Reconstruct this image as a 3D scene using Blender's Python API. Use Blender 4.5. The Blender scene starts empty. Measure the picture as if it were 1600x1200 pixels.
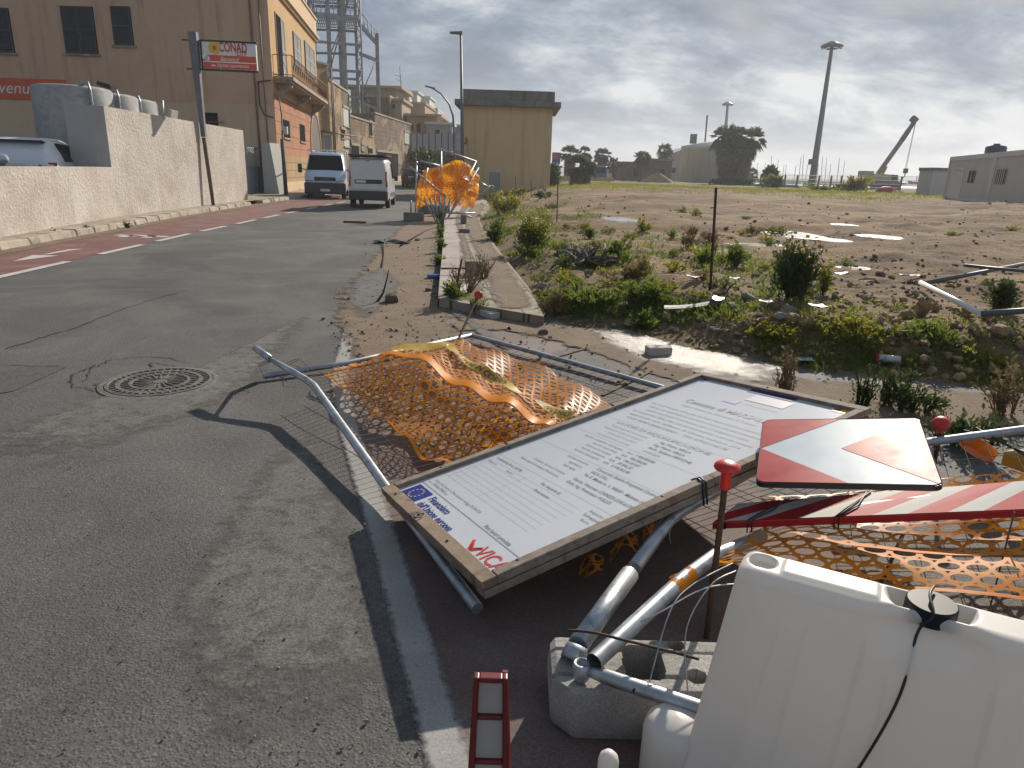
import bpy, math, random
import numpy as np
from mathutils import Vector, Matrix
random.seed(7)
RNG = np.random.default_rng(7)
scene = bpy.context.scene
COL = scene.collection

# ------------------------------------------------------------------ camera
F_PX, CAM_H, PITCH, ROLL = 1090.0, 1.55, math.radians(16.9), math.radians(1.8)
_f = np.array([0, math.cos(PITCH), -math.sin(PITCH)])
_u = np.array([0, math.sin(PITCH), math.cos(PITCH)])
_x = np.array([1.0, 0, 0])
CR = _x*math.cos(ROLL) + _u*math.sin(ROLL)
CU = -_x*math.sin(ROLL) + _u*math.cos(ROLL)
CF = _f
EYE = np.array([0, 0, CAM_H])
cam_data = bpy.data.cameras.new('camera')
cam_data.sensor_fit = 'HORIZONTAL'
cam_data.sensor_width = 36.0
cam_data.lens = 36.0*F_PX/1600.0
cam_data.clip_start = 0.05
cam_data.clip_end = 9000
camera = bpy.data.objects.new('camera', cam_data)
COL.objects.link(camera)
camera.matrix_world = Matrix(((CR[0], CU[0], -CF[0], 0), (CR[1], CU[1], -CF[1], 0), (CR[2], CU[2], -CF[2], CAM_H), (0, 0, 0, 1)))
scene.camera = camera

# ------------------------------------------------------------------ light
SUN_AZ, SUN_EL = math.radians(25.5), math.radians(27.5)
scene.view_settings.view_transform = 'Standard'
scene.view_settings.look = 'None'
scene.view_settings.gamma = 1.0
scene.view_settings.exposure = 0.32
sun_data = bpy.data.lights.new('sun', 'SUN')
sun_data.energy = 5.0
sun_data.angle = math.radians(0.6)
sun_data.color = (1.0, 0.90, 0.77)
sun = bpy.data.objects.new('sun', sun_data)
COL.objects.link(sun)
sdir = Vector((math.sin(SUN_AZ)*math.cos(SUN_EL), math.cos(SUN_AZ)*math.cos(SUN_EL), math.sin(SUN_EL)))
sun.rotation_euler = sdir.to_track_quat('Z', 'Y').to_euler()

world = bpy.data.worlds.new('World')
scene.world = world
world.use_nodes = True
W = world.node_tree
W.nodes.clear()
def wn(t, **k):
    n = W.nodes.new(t)
    for a, b in k.items(): setattr(n, a, b)
    return n
def wmath(op, a, b=None, clamp=False):
    n = wn('ShaderNodeMath', operation=op, use_clamp=clamp)
    for i, v in enumerate((a, b)):
        if v is None: continue
        if isinstance(v, (int, float)): n.inputs[i].default_value = v
        else: W.links.new(v, n.inputs[i])
    return n.outputs[0]
def wramp(fac, stops):
    n = wn('ShaderNodeValToRGB')
    W.links.new(fac, n.inputs[0])
    e = n.color_ramp.elements
    while len(e) < len(stops): e.new(0.5)
    for el, (p, c) in zip(e, stops):
        el.position = p; el.color = (*c, 1)
    return n.outputs[0]
def wmix(f, a, b, blend='MIX'):
    n = wn('ShaderNodeMix', data_type='RGBA', blend_type=blend)
    for s, v in ((n.inputs[0], f), (n.inputs[6], a), (n.inputs[7], b)):
        if isinstance(v, (int, float)): s.default_value = v
        elif isinstance(v, tuple): s.default_value = (*v, 1)
        else: W.links.new(v, s)
    return n.outputs[2]
sky = wn('ShaderNodeTexSky', sky_type='NISHITA', sun_disc=False)
sky.sun_elevation = SUN_EL
sky.sun_rotation = SUN_AZ
tc = wn('ShaderNodeTexCoord')
sep = wn('ShaderNodeSeparateXYZ'); W.links.new(tc.outputs['Generated'], sep.inputs[0])
dz = wmath('MAXIMUM', sep.outputs[2], 0.0)
den = wmath('ADD', dz, 0.42)
cx = wmath('DIVIDE', sep.outputs[0], den)
cy = wmath('DIVIDE', sep.outputs[1], den)
comb = wn('ShaderNodeCombineXYZ'); W.links.new(cx, comb.inputs[0]); W.links.new(cy, comb.inputs[1])
def wnoise(scale, detail, rough, dist, sx, sy, ox, rz=0.0):
    mp = wn('ShaderNodeMapping'); W.links.new(comb.outputs[0], mp.inputs[0])
    mp.inputs['Scale'].default_value = (sx, sy, 1); mp.inputs['Location'].default_value = (ox, ox*0.7, 0); mp.inputs['Rotation'].default_value = (0, 0, rz)
    n = wn('ShaderNodeTexNoise'); W.links.new(mp.outputs[0], n.inputs['Vector'])
    n.inputs['Scale'].default_value = scale; n.inputs['Detail'].default_value = detail
    n.inputs['Roughness'].default_value = rough; n.inputs['Distortion'].default_value = dist
    return n.outputs[0]
big = wnoise(2.0, 7, 0.55, 0.25, 0.85, 1.15, 3.1, math.radians(-20))
fine = wnoise(5.5, 10, 0.62, 0.3, 0.8, 1.2, 7.7, math.radians(-35))
mixn = wmath('ADD', wmath('MULTIPLY', wmath('ADD', wmath('MULTIPLY', big, 0.6), wmath('MULTIPLY', fine, 0.4)), 1.75), -0.385)
# the cloud deck thins and brightens towards the hidden sun and to the east
sunv = wn('ShaderNodeVectorMath', operation='DOT_PRODUCT')
W.links.new(tc.outputs['Generated'], sunv.inputs[0]); sunv.inputs[1].default_value = tuple(sdir)
near = wmath('POWER', wmath('MAXIMUM', sunv.outputs['Value'], 0.0), 7.0)
lift = wmath('ADD', mixn, wmath('MULTIPLY', near, 0.08))
east = wmath('MULTIPLY', sep.outputs[0], 0.10)
lift = wmath('ADD', lift, east)
back = wmath('MULTIPLY', wmath('MAXIMUM', wmath('MULTIPLY', sep.outputs[1], -1.0), 0.0), 0.05)
lift = wmath('ADD', lift, back)
cloud = wramp(lift, [(0.41, (1.35, 1.85, 2.7)), (0.49, (1.95, 2.6, 3.6)), (0.56, (3.0, 3.65, 4.6)), (0.63, (5.0, 5.6, 6.2)), (0.74, (8.2, 8.4, 8.6))])
cover = wramp(big, [(0.30, (0.80, 0.80, 0.80)), (0.46, (0.97, 0.97, 0.97))])
full = wmix(cover, sky.outputs[0], cloud)
hz = wmath('POWER', wmath('SUBTRACT', 1.0, dz, True), 9.0)
full = wmix(wmath('MULTIPLY', hz, 0.45), full, (3.5, 4.15, 5.0))
bg = wn('ShaderNodeBackground'); W.links.new(full, bg.inputs[0]); bg.inputs[1].default_value = 0.074
wo = wn('ShaderNodeOutputWorld'); W.links.new(bg.outputs[0], wo.inputs[0])
scene.cycles.max_bounces = 8
scene.cycles.transparent_max_bounces = 16
scene.cycles.sample_clamp_indirect = 6.0
scene.cycles.caustics_reflective = False
scene.cycles.caustics_refractive = False

# ------------------------------------------------------------------ measuring: a point of the photograph at a known height or distance
def ray(x, y):
    d = CF*F_PX + CR*(x-800) + CU*(600-y)
    return d/d[1]
def g(x, y, z=0.0):
    d = ray(x, y)
    return EYE + d*((z-CAM_H)/d[2])
def at(x, y, Y):
    return EYE + ray(x, y)*Y

# ------------------------------------------------------------------ noise for terrain and jitter
_perm = RNG.random((256, 256))
def vnoise(x, y):
    x = np.asarray(x, float); y = np.asarray(y, float)
    xi = np.floor(x).astype(int); yi = np.floor(y).astype(int)
    fx = x-xi; fy = y-yi
    fx = fx*fx*(3-2*fx); fy = fy*fy*(3-2*fy)
    a = _perm[xi & 255, yi & 255]; b = _perm[(xi+1) & 255, yi & 255]
    c = _perm[xi & 255, (yi+1) & 255]; d = _perm[(xi+1) & 255, (yi+1) & 255]
    return (a*(1-fx)+b*fx)*(1-fy) + (c*(1-fx)+d*fx)*fy
def fbm(x, y, o=4):
    s = 0; a = 0.5
    for i in range(o):
        s = s + a*(vnoise(x*2**i+17*i, y*2**i+31*i)-0.5); a *= 0.5
    return s
def sstep(a, b, x):
    t = np.clip((np.asarray(x, float)-a)/(b-a), 0, 1)
    return t*t*(3-2*t)

# ------------------------------------------------------------------ materials
MATS = {}
def lin(r, gg, b):
    def c(v):
        v /= 255.0
        return v/12.92 if v <= 0.04045 else ((v+0.055)/1.055)**2.4
    return (c(r), c(gg), c(b))
class NT:
    def __init__(s, name):
        s.m = bpy.data.materials.new(name); s.m.use_nodes = True
        s.t = s.m.node_tree; s.t.nodes.clear()
        s.out = s.n('ShaderNodeOutputMaterial')
        s.p = s.n('ShaderNodeBsdfPrincipled')
        s.t.links.new(s.p.outputs[0], s.out.inputs[0])
        s.tc = s.n('ShaderNodeTexCoord').outputs['Object']
    def n(s, t, **k):
        n = s.t.nodes.new(t)
        for a, b in k.items(): setattr(n, a, b)
        return n
    def put(s, sock, v):
        if v is None: return
        if isinstance(v, bpy.types.NodeSocket): s.t.links.new(v, sock)
        elif isinstance(v, tuple) and len(v) == 3 and sock.type == 'RGBA': sock.default_value = (*v, 1)
        else: sock.default_value = v
    def noise(s, scale, detail=5, rough=0.55, dist=0.0, stretch=None, vec=None, rot=None):
        v = vec or s.tc
        if stretch or rot:
            mp = s.n('ShaderNodeMapping'); s.put(mp.inputs[0], v)
            if stretch: mp.inputs['Scale'].default_value = stretch
            if rot: mp.inputs['Rotation'].default_value = rot
            v = mp.outputs[0]
        n = s.n('ShaderNodeTexNoise'); s.put(n.inputs['Vector'], v)
        n.inputs['Scale'].default_value = scale; n.inputs['Detail'].default_value = detail
        n.inputs['Roughness'].default_value = rough; n.inputs['Distortion'].default_value = dist
        return n.outputs[0]
    def voro(s, scale, feature='F1', vec=None):
        n = s.n('ShaderNodeTexVoronoi', feature=feature); s.put(n.inputs['Vector'], vec or s.tc); n.inputs['Scale'].default_value = scale
        return n
    def math(s, op, a, b=None, clamp=False):
        n = s.n('ShaderNodeMath', operation=op, use_clamp=clamp); s.put(n.inputs[0], a); s.put(n.inputs[1], b)
        return n.outputs[0]
    def ramp(s, fac, stops):
        n = s.n('ShaderNodeValToRGB'); s.put(n.inputs[0], fac)
        e = n.color_ramp.elements
        while len(e) < len(stops): e.new(0.5)
        for el, (p, c) in zip(e, stops):
            el.position = p; el.color = (*c, 1) if isinstance(c, tuple) else (c, c, c, 1)
        return n.outputs[0]
    def mix(s, f, a, b, blend='MIX'):
        n = s.n('ShaderNodeMix', data_type='RGBA', blend_type=blend)
        s.put(n.inputs[0], f); s.put(n.inputs[6], a); s.put(n.inputs[7], b)
        return n.outputs[2]
    def attr(s, name):
        return s.n('ShaderNodeAttribute', attribute_name=name).outputs['Fac']
    def bump(s, h, strength=0.5, dist=0.01):
        b = s.n('ShaderNodeBump'); s.put(b.inputs['Height'], h)
        b.inputs['Strength'].default_value = strength; b.inputs['Distance'].default_value = dist
        s.put(s.p.inputs['Normal'], b.outputs[0]); return b.outputs[0]
    def base(s, c): s.put(s.p.inputs['Base Color'], c)
    def set(s, **k):
        for a, b in k.items(): s.put(s.p.inputs[a.replace('_', ' ')], b)
    def translucent(s, col, fac):
        tr = s.n('ShaderNodeBsdfTranslucent'); s.put(tr.inputs[0], col)
        mx = s.n('ShaderNodeMixShader'); s.put(mx.inputs[0], fac)
        s.t.links.new(s.p.outputs[0], mx.inputs[1]); s.t.links.new(tr.outputs[0], mx.inputs[2])
        s.t.links.new(mx.outputs[0], s.out.inputs[0]); return mx
    def fade(s, fac):
        src = s.out.inputs[0].links[0].from_socket
        tr = s.n('ShaderNodeBsdfTransparent'); mx = s.n('ShaderNodeMixShader'); s.put(mx.inputs[0], fac)
        s.t.links.new(tr.outputs[0], mx.inputs[1]); s.t.links.new(src, mx.inputs[2]); s.t.links.new(mx.outputs[0], s.out.inputs[0])
def mat(name, col, rough=0.75, var=0.18, scale=3.0, col2=None, c2scale=1.2, c2at=0.5, grain=0.0, gscale=160, bump=0.0, bscale=40, bdist=0.01, metal=0.0, spec=0.5, trans=0.0, stretch=None, coat=0.0):
    if name in MATS: return MATS[name]
    k = NT(name)
    lo = tuple(c*(1-var) for c in col); hi = tuple(min(1, c*(1+var)) for c in col)
    c = k.mix(k.ramp(k.noise(scale, 6, 0.6, 0.3, stretch), [(0.3, 0.0), (0.7, 1.0)]), lo, hi)
    if col2:
        c = k.mix(k.ramp(k.noise(c2scale, 7, 0.62, 0.6, stretch), [(c2at-0.07, 0.0), (c2at+0.12, 1.0)]), c, col2)
    if grain:
        c = k.mix(grain, c, k.ramp(k.noise(gscale, 3, 0.7), [(0.3, 0.0), (0.7, 1.0)]), 'OVERLAY')
    k.base(c); k.set(Roughness=rough, Metallic=metal)
    k.p.inputs['Specular IOR Level'].default_value = spec
    if coat: k.p.inputs['Coat Weight'].default_value = coat
    if bump: k.bump(k.noise(bscale, 6, 0.65), bump, bdist)
    if trans: k.translucent(c, trans)
    MATS[name] = k.m
    return k.m

# ------------------------------------------------------------------ mesh builder
class MB:
    def __init__(s): s.v = []; s.f = []; s.m = []; s.sm = []
    def add(s, vs, fs, mi=0, smooth=False):
        o = len(s.v); s.v += [tuple(map(float, p)) for p in vs]
        for f in fs: s.f.append([i+o for i in f]); s.m.append(mi); s.sm.append(smooth)
        return s
    def box(s, c, d, mi=0, rz=0.0, rx=0.0, ry=0.0):
        hx, hy, hz = d[0]/2, d[1]/2, d[2]/2
        R = Matrix.Rotation(rz, 3, 'Z') @ Matrix.Rotation(ry, 3, 'Y') @ Matrix.Rotation(rx, 3, 'X')
        vs = [R @ Vector((a*hx, b*hy, e*hz)) + Vector(c) for e in (-1, 1) for (a, b) in ((-1, -1), (1, -1), (1, 1), (-1, 1))]
        return s.add(vs, [(3, 2, 1, 0), (4, 5, 6, 7), (0, 1, 5, 4), (1, 2, 6, 5), (2, 3, 7, 6), (3, 0, 4, 7)], mi)
    def hexa(s, bot, top, mi=0):
        return s.add(list(bot)+list(top), [(3, 2, 1, 0), (4, 5, 6, 7), (0, 1, 5, 4), (1, 2, 6, 5), (2, 3, 7, 6), (3, 0, 4, 7)], mi)
    def obox(s, O, X, Y, Z, mi=0):
        O, X, Y, Z = (np.array(a, float) for a in (O, X, Y, Z))
        return s.hexa([O, O+X, O+X+Y, O+Y], [O+Z, O+X+Z, O+X+Y+Z, O+Y+Z], mi)
    def prism(s, pts, z0, z1, mi=0):
        n = len(pts)
        vs = [(p[0], p[1], z0) for p in pts] + [(p[0], p[1], z1) for p in pts]
        fs = [tuple(range(n-1, -1, -1)), tuple(range(n, 2*n))] + [(i, (i+1) % n, n+(i+1) % n, n+i) for i in range(n)]
        return s.add(vs, fs, mi)
    def extr(s, pts, off, mi=0, smooth=False):
        n = len(pts); off = np.array(off, float)
        vs = [np.array(p, float) for p in pts]; vs = vs+[p+off for p in vs]
        fs = [tuple(range(n-1, -1, -1)), tuple(range(n, 2*n))] + [(i, (i+1) % n, n+(i+1) % n, n+i) for i in range(n)]
        return s.add(vs, fs, mi, smooth)
    def tube(s, pts, r, n=8, mi=0, caps=True, smooth=True):
        P = [np.array(p, float) for p in pts]
        R = r if isinstance(r, (list, tuple)) else [r]*len(P)
        up = None; rings = []
        for i, p in enumerate(P):
            a = P[max(0, i-1)]; b = P[min(len(P)-1, i+1)]
            t = b-a; L = np.linalg.norm(t); t = t/L if L > 1e-9 else np.array([0, 0, 1.0])
            if up is None:
                up = np.array([0, 0, 1.0]) if abs(t[2]) < 0.9 else np.array([1.0, 0, 0])
            sx = np.cross(up, t); sx /= max(1e-9, np.linalg.norm(sx)); sy = np.cross(t, sx); up = sy
            rings.append([p+R[i]*(math.cos(2*math.pi*k/n)*sx+math.sin(2*math.pi*k/n)*sy) for k in range(n)])
        vs = [q for rg in rings for q in rg]; fs = []
        for i in range(len(P)-1):
            for k in range(n): fs.append((i*n+k, i*n+(k+1) % n, (i+1)*n+(k+1) % n, (i+1)*n+k))
        s.add(vs, fs, mi, smooth)
        if caps:
            o = len(s.v)-len(vs)
            s.f.append([o+k for k in range(n-1, -1, -1)]); s.f.append([o+(len(P)-1)*n+k for k in range(n)]); s.m += [mi, mi]; s.sm += [False, False]
        return s
    def lathe(s, c, prof, n=16, mi=0, axis=None, smooth=True, caps=True):
        c = np.array(c, float)
        if axis is None: X, Y, Z = np.eye(3)
        else:
            Z = np.array(axis, float); Z /= np.linalg.norm(Z)
            X = np.cross([0, 0, 1.0] if abs(Z[2]) < 0.9 else [1.0, 0, 0], Z); X /= np.linalg.norm(X); Y = np.cross(Z, X)
        vs = []; fs = []
        for (r, h) in prof:
            for k in range(n):
                a = 2*math.pi*k/n; vs.append(c+Z*h+r*(math.cos(a)*X+math.sin(a)*Y))
        for i in range(len(prof)-1):
            for k in range(n): fs.append((i*n+k, i*n+(k+1) % n, (i+1)*n+(k+1) % n, (i+1)*n+k))
        s.add(vs, fs, mi, smooth)
        if caps:
            o = len(s.v)-len(vs); L = (len(prof)-1)*n
            s.f.append([o+k for k in range(n-1, -1, -1)]); s.f.append([o+L+k for k in range(n)]); s.m += [mi, mi]; s.sm += [False, False]
        return s
    def grid(s, fn, nu, nv, mi=0, smooth=True):
        vs = [fn(i/nu, j/nv) for j in range(nv+1) for i in range(nu+1)]
        fs = [(j*(nu+1)+i, j*(nu+1)+i+1, (j+1)*(nu+1)+i+1, (j+1)*(nu+1)+i) for j in range(nv) for i in range(nu)]
        return s.add(vs, fs, mi, smooth)
    def poly(s, pts, mi=0): return s.add(pts, [tuple(range(len(pts)))], mi)
    def build(s, name, mats, parent=None, world=True, bevel=0.0, smooth=None):
        me = bpy.data.meshes.new(name)
        off = np.zeros(3)
        if parent is not None and world: off = np.array(parent.location)
        V = np.array(s.v, float).reshape(-1, 3) - off
        me.from_pydata(V.tolist(), [], s.f)
        mats = mats if isinstance(mats, (list, tuple)) else [mats]
        for m in mats: me.materials.append(m)
        if len(mats) > 1: me.polygons.foreach_set('material_index', s.m)
        sm = s.sm if smooth is None else [smooth]*len(s.f)
        me.polygons.foreach_set('use_smooth', sm)
        me.validate(); me.update()
        o = bpy.data.objects.new(name, me)
        COL.objects.link(o)
        if parent is not None: o.parent = parent
        if bevel:
            b = o.modifiers.new('bevel', 'BEVEL'); b.width = bevel; b.segments = 2; b.limit_method = 'ANGLE'; b.angle_limit = math.radians(35)
        return o
def tag(o, label=None, cat=None, group=None, kind=None):
    if label: o['label'] = label
    if cat: o['category'] = cat
    if group: o['group'] = group
    if kind: o['kind'] = kind
    return o
def thing(name, loc, label, cat, group=None, rz=0.0):
    o = bpy.data.objects.new(name, None); COL.objects.link(o)
    o.location = tuple(map(float, loc)); o.rotation_euler = (0, 0, rz); o.empty_display_size = 0.2
    return tag(o, label, cat, group)
def struct(name, mb, m, **k): return tag(mb.build(name, m, None, **k), kind='structure')
def copy_tree(o, parent=None):
    c = o.copy(); COL.objects.link(c)
    if parent is not None: c.parent = parent
    for ch in list(o.children): copy_tree(ch, c)
    return c
_tcache = {}
def text_geo(body, shear=0.0, bold=0.0, spacing=1.0):
    key = (body, shear, bold, spacing)
    if key not in _tcache:
        cu = bpy.data.curves.new('lettering', 'FONT'); cu.body = body; cu.size = 1.0; cu.shear = shear; cu.offset = bold; cu.space_character = spacing; cu.resolution_u = 3
        ob = bpy.data.objects.new('lettering', cu); COL.objects.link(ob)
        bpy.context.view_layer.update()
        me = ob.evaluated_get(bpy.context.evaluated_depsgraph_get()).to_mesh()
        V = np.array([v.co[:] for v in me.vertices]).reshape(-1, 3); Fc = [tuple(p.vertices) for p in me.polygons]
        ob.evaluated_get(bpy.context.evaluated_depsgraph_get()).to_mesh_clear()
        bpy.data.objects.remove(ob); bpy.data.curves.remove(cu)
        _tcache[key] = (V, Fc)
    return _tcache[key]
def put_text(mb, body, O, X, Y, size, width=None, mi=0, lift=0.0, fn=None, align='L', **k):
    V, Fc = text_geo(body, **k)
    if len(V) == 0: return
    V = V.copy(); w = V[:, 0].max()-V[:, 0].min(); V[:, 0] -= V[:, 0].min()
    sx = (width/w) if width else size
    V[:, 0] *= sx; V[:, 1] *= size
    if align == 'C': V[:, 0] -= w*sx/2
    if align == 'R': V[:, 0] -= w*sx
    O, X, Y = (np.array(a, float) for a in (O, X, Y)); N = np.cross(X, Y)
    if fn: P = [fn(a[0], a[1]) for a in V]
    else: P = [O+X*a[0]+Y*a[1]+N*lift for a in V]
    mb.add(P, Fc, mi)
def net(mb, fn, nu, nv, a=0.36, b=0.36, seg=10, stagger=True, mi=0):
    for j in range(nv):
        sh = 0.5 if (stagger and j % 2) else 0.0
        for i in range(nu):
            cu0, cv0 = i+0.5+sh, j+0.5
            vs = []
            for k in range(seg):
                t = 2*math.pi*k/seg; c, s_ = math.cos(t), math.sin(t); q = 0.5/max(abs(c), abs(s_))
                vs.append((min(nu, cu0+c*q), cv0+s_*q)); vs.append((min(nu-0.02, cu0+c*a), cv0+s_*b))
            P = [fn(u/nu, v/nv) for u, v in vs]
            mb.add(P, [(2*k, 2*((k+1) % seg), 2*((k+1) % seg)+1, 2*k+1) for k in range(seg)], mi, True)
def spline_patch(ctrl):
    C = np.array(ctrl, float); nr, nc = C.shape[:2]
    def cr(p0, p1, p2, p3, t): return 0.5*((2*p1)+(-p0+p2)*t+(2*p0-5*p1+4*p2-p3)*t*t+(-p0+3*p1-3*p2+p3)*t**3)
    def row(r, u):
        x = min(max(u, 0), 1)*(nc-1); i = min(int(x), nc-2); t = x-i
        return cr(C[r, max(i-1, 0)], C[r, i], C[r, i+1], C[r, min(i+2, nc-1)], t)
    def fn(u, v):
        y = min(max(v, 0), 1)*(nr-1); j = min(int(y), nr-2); t = y-j
        return cr(row(max(j-1, 0), u), row(j, u), row(j+1, u), row(min(j+2, nr-1), u), t)
    return fn
# ================================================================== MATERIALS
GALV = mat('galvanised_steel', (0.42, 0.45, 0.48), rough=0.42, var=0.22, scale=9, col2=(0.25, 0.27, 0.30), c2scale=14, c2at=0.56, metal=0.75, bump=0.15, bscale=60, bdist=0.002)
GALV_DULL = mat('weathered_steel_tube', (0.33, 0.36, 0.40), rough=0.5, var=0.2, scale=8, metal=0.6, bump=0.1, bscale=50, bdist=0.002)
RUST = mat('rusty_rebar', (0.075, 0.038, 0.025), rough=0.9, var=0.4, scale=25, bump=0.6, bscale=220, bdist=0.003)
RUSTWIRE = mat('rusty_wire', (0.10, 0.075, 0.06), rough=0.8, var=0.3, scale=20)
BLACK_WIRE = mat('black_binding_wire', (0.02, 0.02, 0.022), rough=0.5, var=0.2)
REDCAP = mat('red_plastic', (0.55, 0.025, 0.02), rough=0.42, var=0.12, scale=20, bump=0.1, bscale=60, bdist=0.002)
BLACKP = mat('black_plastic', (0.018, 0.020, 0.022), rough=0.38, var=0.3, scale=12)
def _orange():
    k = NT('orange_net_plastic')
    c = k.mix(k.ramp(k.noise(14, 4), [(0.3, 0.0), (0.7, 1.0)]), (0.78, 0.23, 0.014), (0.90, 0.33, 0.025))
    k.base(c); k.set(Roughness=0.42); k.p.inputs['Specular IOR Level'].default_value = 0.3; k.translucent(k.mix(0.55, c, (1.0, 0.58, 0.01)), 0.52)
    return k.m
ORANGE = _orange()
ORANGE_Y = mat('amber_net_band', (0.84, 0.33, 0.02), rough=0.45, var=0.12, scale=12, spec=0.3, trans=0.5)
WOOD = mat('weathered_wood', (0.235, 0.195, 0.16), rough=0.85, var=0.28, scale=5, col2=(0.15, 0.11, 0.085), c2scale=9, c2at=0.55, stretch=(3, 3, 3), bump=0.35, bscale=55, bdist=0.004)
WOOD_OLD = mat('stained_wood', (0.27, 0.20, 0.14), rough=0.85, var=0.3, scale=6, col2=(0.09, 0.065, 0.05), c2scale=7, c2at=0.58, bump=0.35, bscale=55, bdist=0.004)
CONC = mat('grey_concrete', (0.30, 0.29, 0.27), rough=0.92, var=0.2, scale=4, grain=0.35, gscale=180, bump=0.5, bscale=90, bdist=0.006)
CONC_DK = mat('old_concrete', (0.19, 0.185, 0.175), rough=0.95, var=0.3, scale=3, grain=0.3, gscale=90, bump=0.6, bscale=60, bdist=0.008)
WHITEPAINT = mat('white_paint', (0.72, 0.72, 0.70), rough=0.4, var=0.06)
WHITE_P = mat('white_sheet', (0.80, 0.80, 0.80), rough=0.3, var=0.03, scale=2)
REDPAINT = mat('red_reflective', (0.42, 0.025, 0.035), rough=0.55, var=0.12, scale=7, spec=.12)
GREYBLUE = mat('grey_blue_paint', (0.20, 0.235, 0.29), rough=0.55, var=0.1)
DARK = mat('dark_void', (0.012, 0.012, 0.014), rough=1.0, var=0.2, spec=0.02)
GLASS = mat('dark_window_glass', (0.008, 0.009, 0.012), rough=0.12, var=0.1, spec=0.10)

# ---- asphalt
def _asphalt(name, base, dusty, dark, agg=0.55):
    k = NT(name)
    b = k.mix(k.ramp(k.noise(0.8, 7, 0.6, 0.8), [(0.38, 0.0), (0.62, 1.0)]), base, dusty)
    b = k.mix(k.ramp(k.noise(0.33, 6, 0.6, 1.2, None, None), [(0.50, 0.0), (0.62, 0.75)]), b, dark)
    b = k.mix(k.ramp(k.noise(2.6, 8, 0.7, 1.6, (1.0, 0.45, 1.0)), [(0.57, 0.0), (0.72, 0.55)]), b, tuple(c*1.35 for c in dusty))
    v = k.voro(85.0)
    st = k.ramp(v.outputs['Distance'], [(0.15, 1.0), (0.55, 0.0)])
    tone = k.ramp(k.n('ShaderNodeSeparateColor').outputs[0], [(0, 0.5)])
    n2 = k.math('ADD', k.math('MULTIPLY', k.noise(150, 4, 0.8), 0.5), k.math('MULTIPLY', k.noise(48, 5, 0.8), 0.5))
    b = k.mix(agg, b, k.ramp(n2, [(0.38, 0.0), (0.62, 1.0)]), 'OVERLAY')
    b = k.mix(0.35, b, k.mix(1.0, b, k.ramp(v.outputs['Color'], [(0.0, 0.55), (1.0, 1.35)]), 'MULTIPLY'))
    k.base(b); k.set(Roughness=0.82)
    k.p.inputs['Specular IOR Level'].default_value = 0.35
    k.bump(k.math('ADD', k.math('MULTIPLY', n2, 0.5), k.math('MULTIPLY', st, 0.6)), 0.55, 0.005)
    return k.m
ASPHALT = _asphalt('asphalt', (0.084, 0.083, 0.081), (0.120, 0.117, 0.112), (0.058, 0.057, 0.056))
ASPHALT_RED = mat('red_bike_lane_surface', (0.150, 0.062, 0.054), rough=0.85, var=0.16, scale=2.2, col2=(0.20, 0.125, 0.105), c2scale=1.5, c2at=0.56, grain=0.3, gscale=190, bump=0.4, bscale=150, bdist=0.004)
ASPHALT_NEW = _asphalt('dark_asphalt_patch', (0.075, 0.072, 0.070), (0.105, 0.098, 0.092), (0.05, 0.05, 0.05))
def _faded(name, col, col2, rough, bump, bscale, lo=0.25, hi=0.55, nscale=5.0, bdist=0.01, grain=0.25, spec=0.3):
    k = NT(name)
    c = k.mix(k.ramp(k.noise(2.3, 7, 0.65, 0.8), [(0.35, 0.0), (0.65, 1.0)]), col, col2)
    c = k.mix(grain, c, k.ramp(k.noise(110, 3, 0.75), [(0.3, 0.0), (0.7, 1.0)]), 'OVERLAY')
    k.base(c); k.set(Roughness=rough); k.p.inputs['Specular IOR Level'].default_value = spec
    k.bump(k.noise(bscale, 7, 0.7), bump, bdist)
    e = k.attr('edge')
    f = k.math('ADD', e, k.math('MULTIPLY', k.math('SUBTRACT', k.noise(nscale, 8, 0.7), 0.5), 1.7))
    k.fade(k.ramp(f, [(lo, 0.0), (hi, 1.0)]))
    return k.m
DIRT_FADE = _faded('sandy_dirt', (0.22, 0.165, 0.115), (0.16, 0.118, 0.085), 0.95, 0.8, 35, bdist=0.02)
DUST_FADE = _faded('pale_dust', (0.155, 0.150, 0.143), (0.120, 0.116, 0.110), 0.95, 0.5, 90, 0.42, 1.7, 9.0, grain=0.6)
WET_FADE = _faded('wet_limestone_mud', (0.30, 0.275, 0.235), (0.13, 0.11, 0.085), 0.22, 0.8, 30, 0.25, 0.95, 5.0, bdist=0.02, spec=0.9)
MUD_FADE = _faded('wet_mud', (0.085, 0.062, 0.042), (0.06, 0.045, 0.032), 0.45, 0.5, 25, 0.3, 0.7, 4.0, bdist=0.015)
PAINT_WORN = _faded('worn_white_road_paint', (0.34, 0.335, 0.32), (0.26, 0.255, 0.243), 0.75, 0.3, 120, -0.25, 0.75, 30.0, 0.003)
SAND_PAVE = mat('sandy_pavement', (0.34, 0.28, 0.20), rough=0.95, var=0.2, scale=1.5, col2=(0.24, 0.20, 0.15), c2scale=2.5, bump=0.5, bscale=40, bdist=0.01)
KERB_M = mat('kerb_limestone', (0.36, 0.31, 0.25), rough=0.9, var=0.28, scale=2.5, col2=(0.20, 0.17, 0.14), c2scale=4, c2at=0.58, bump=0.6, bscale=30, bdist=0.015)
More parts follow.
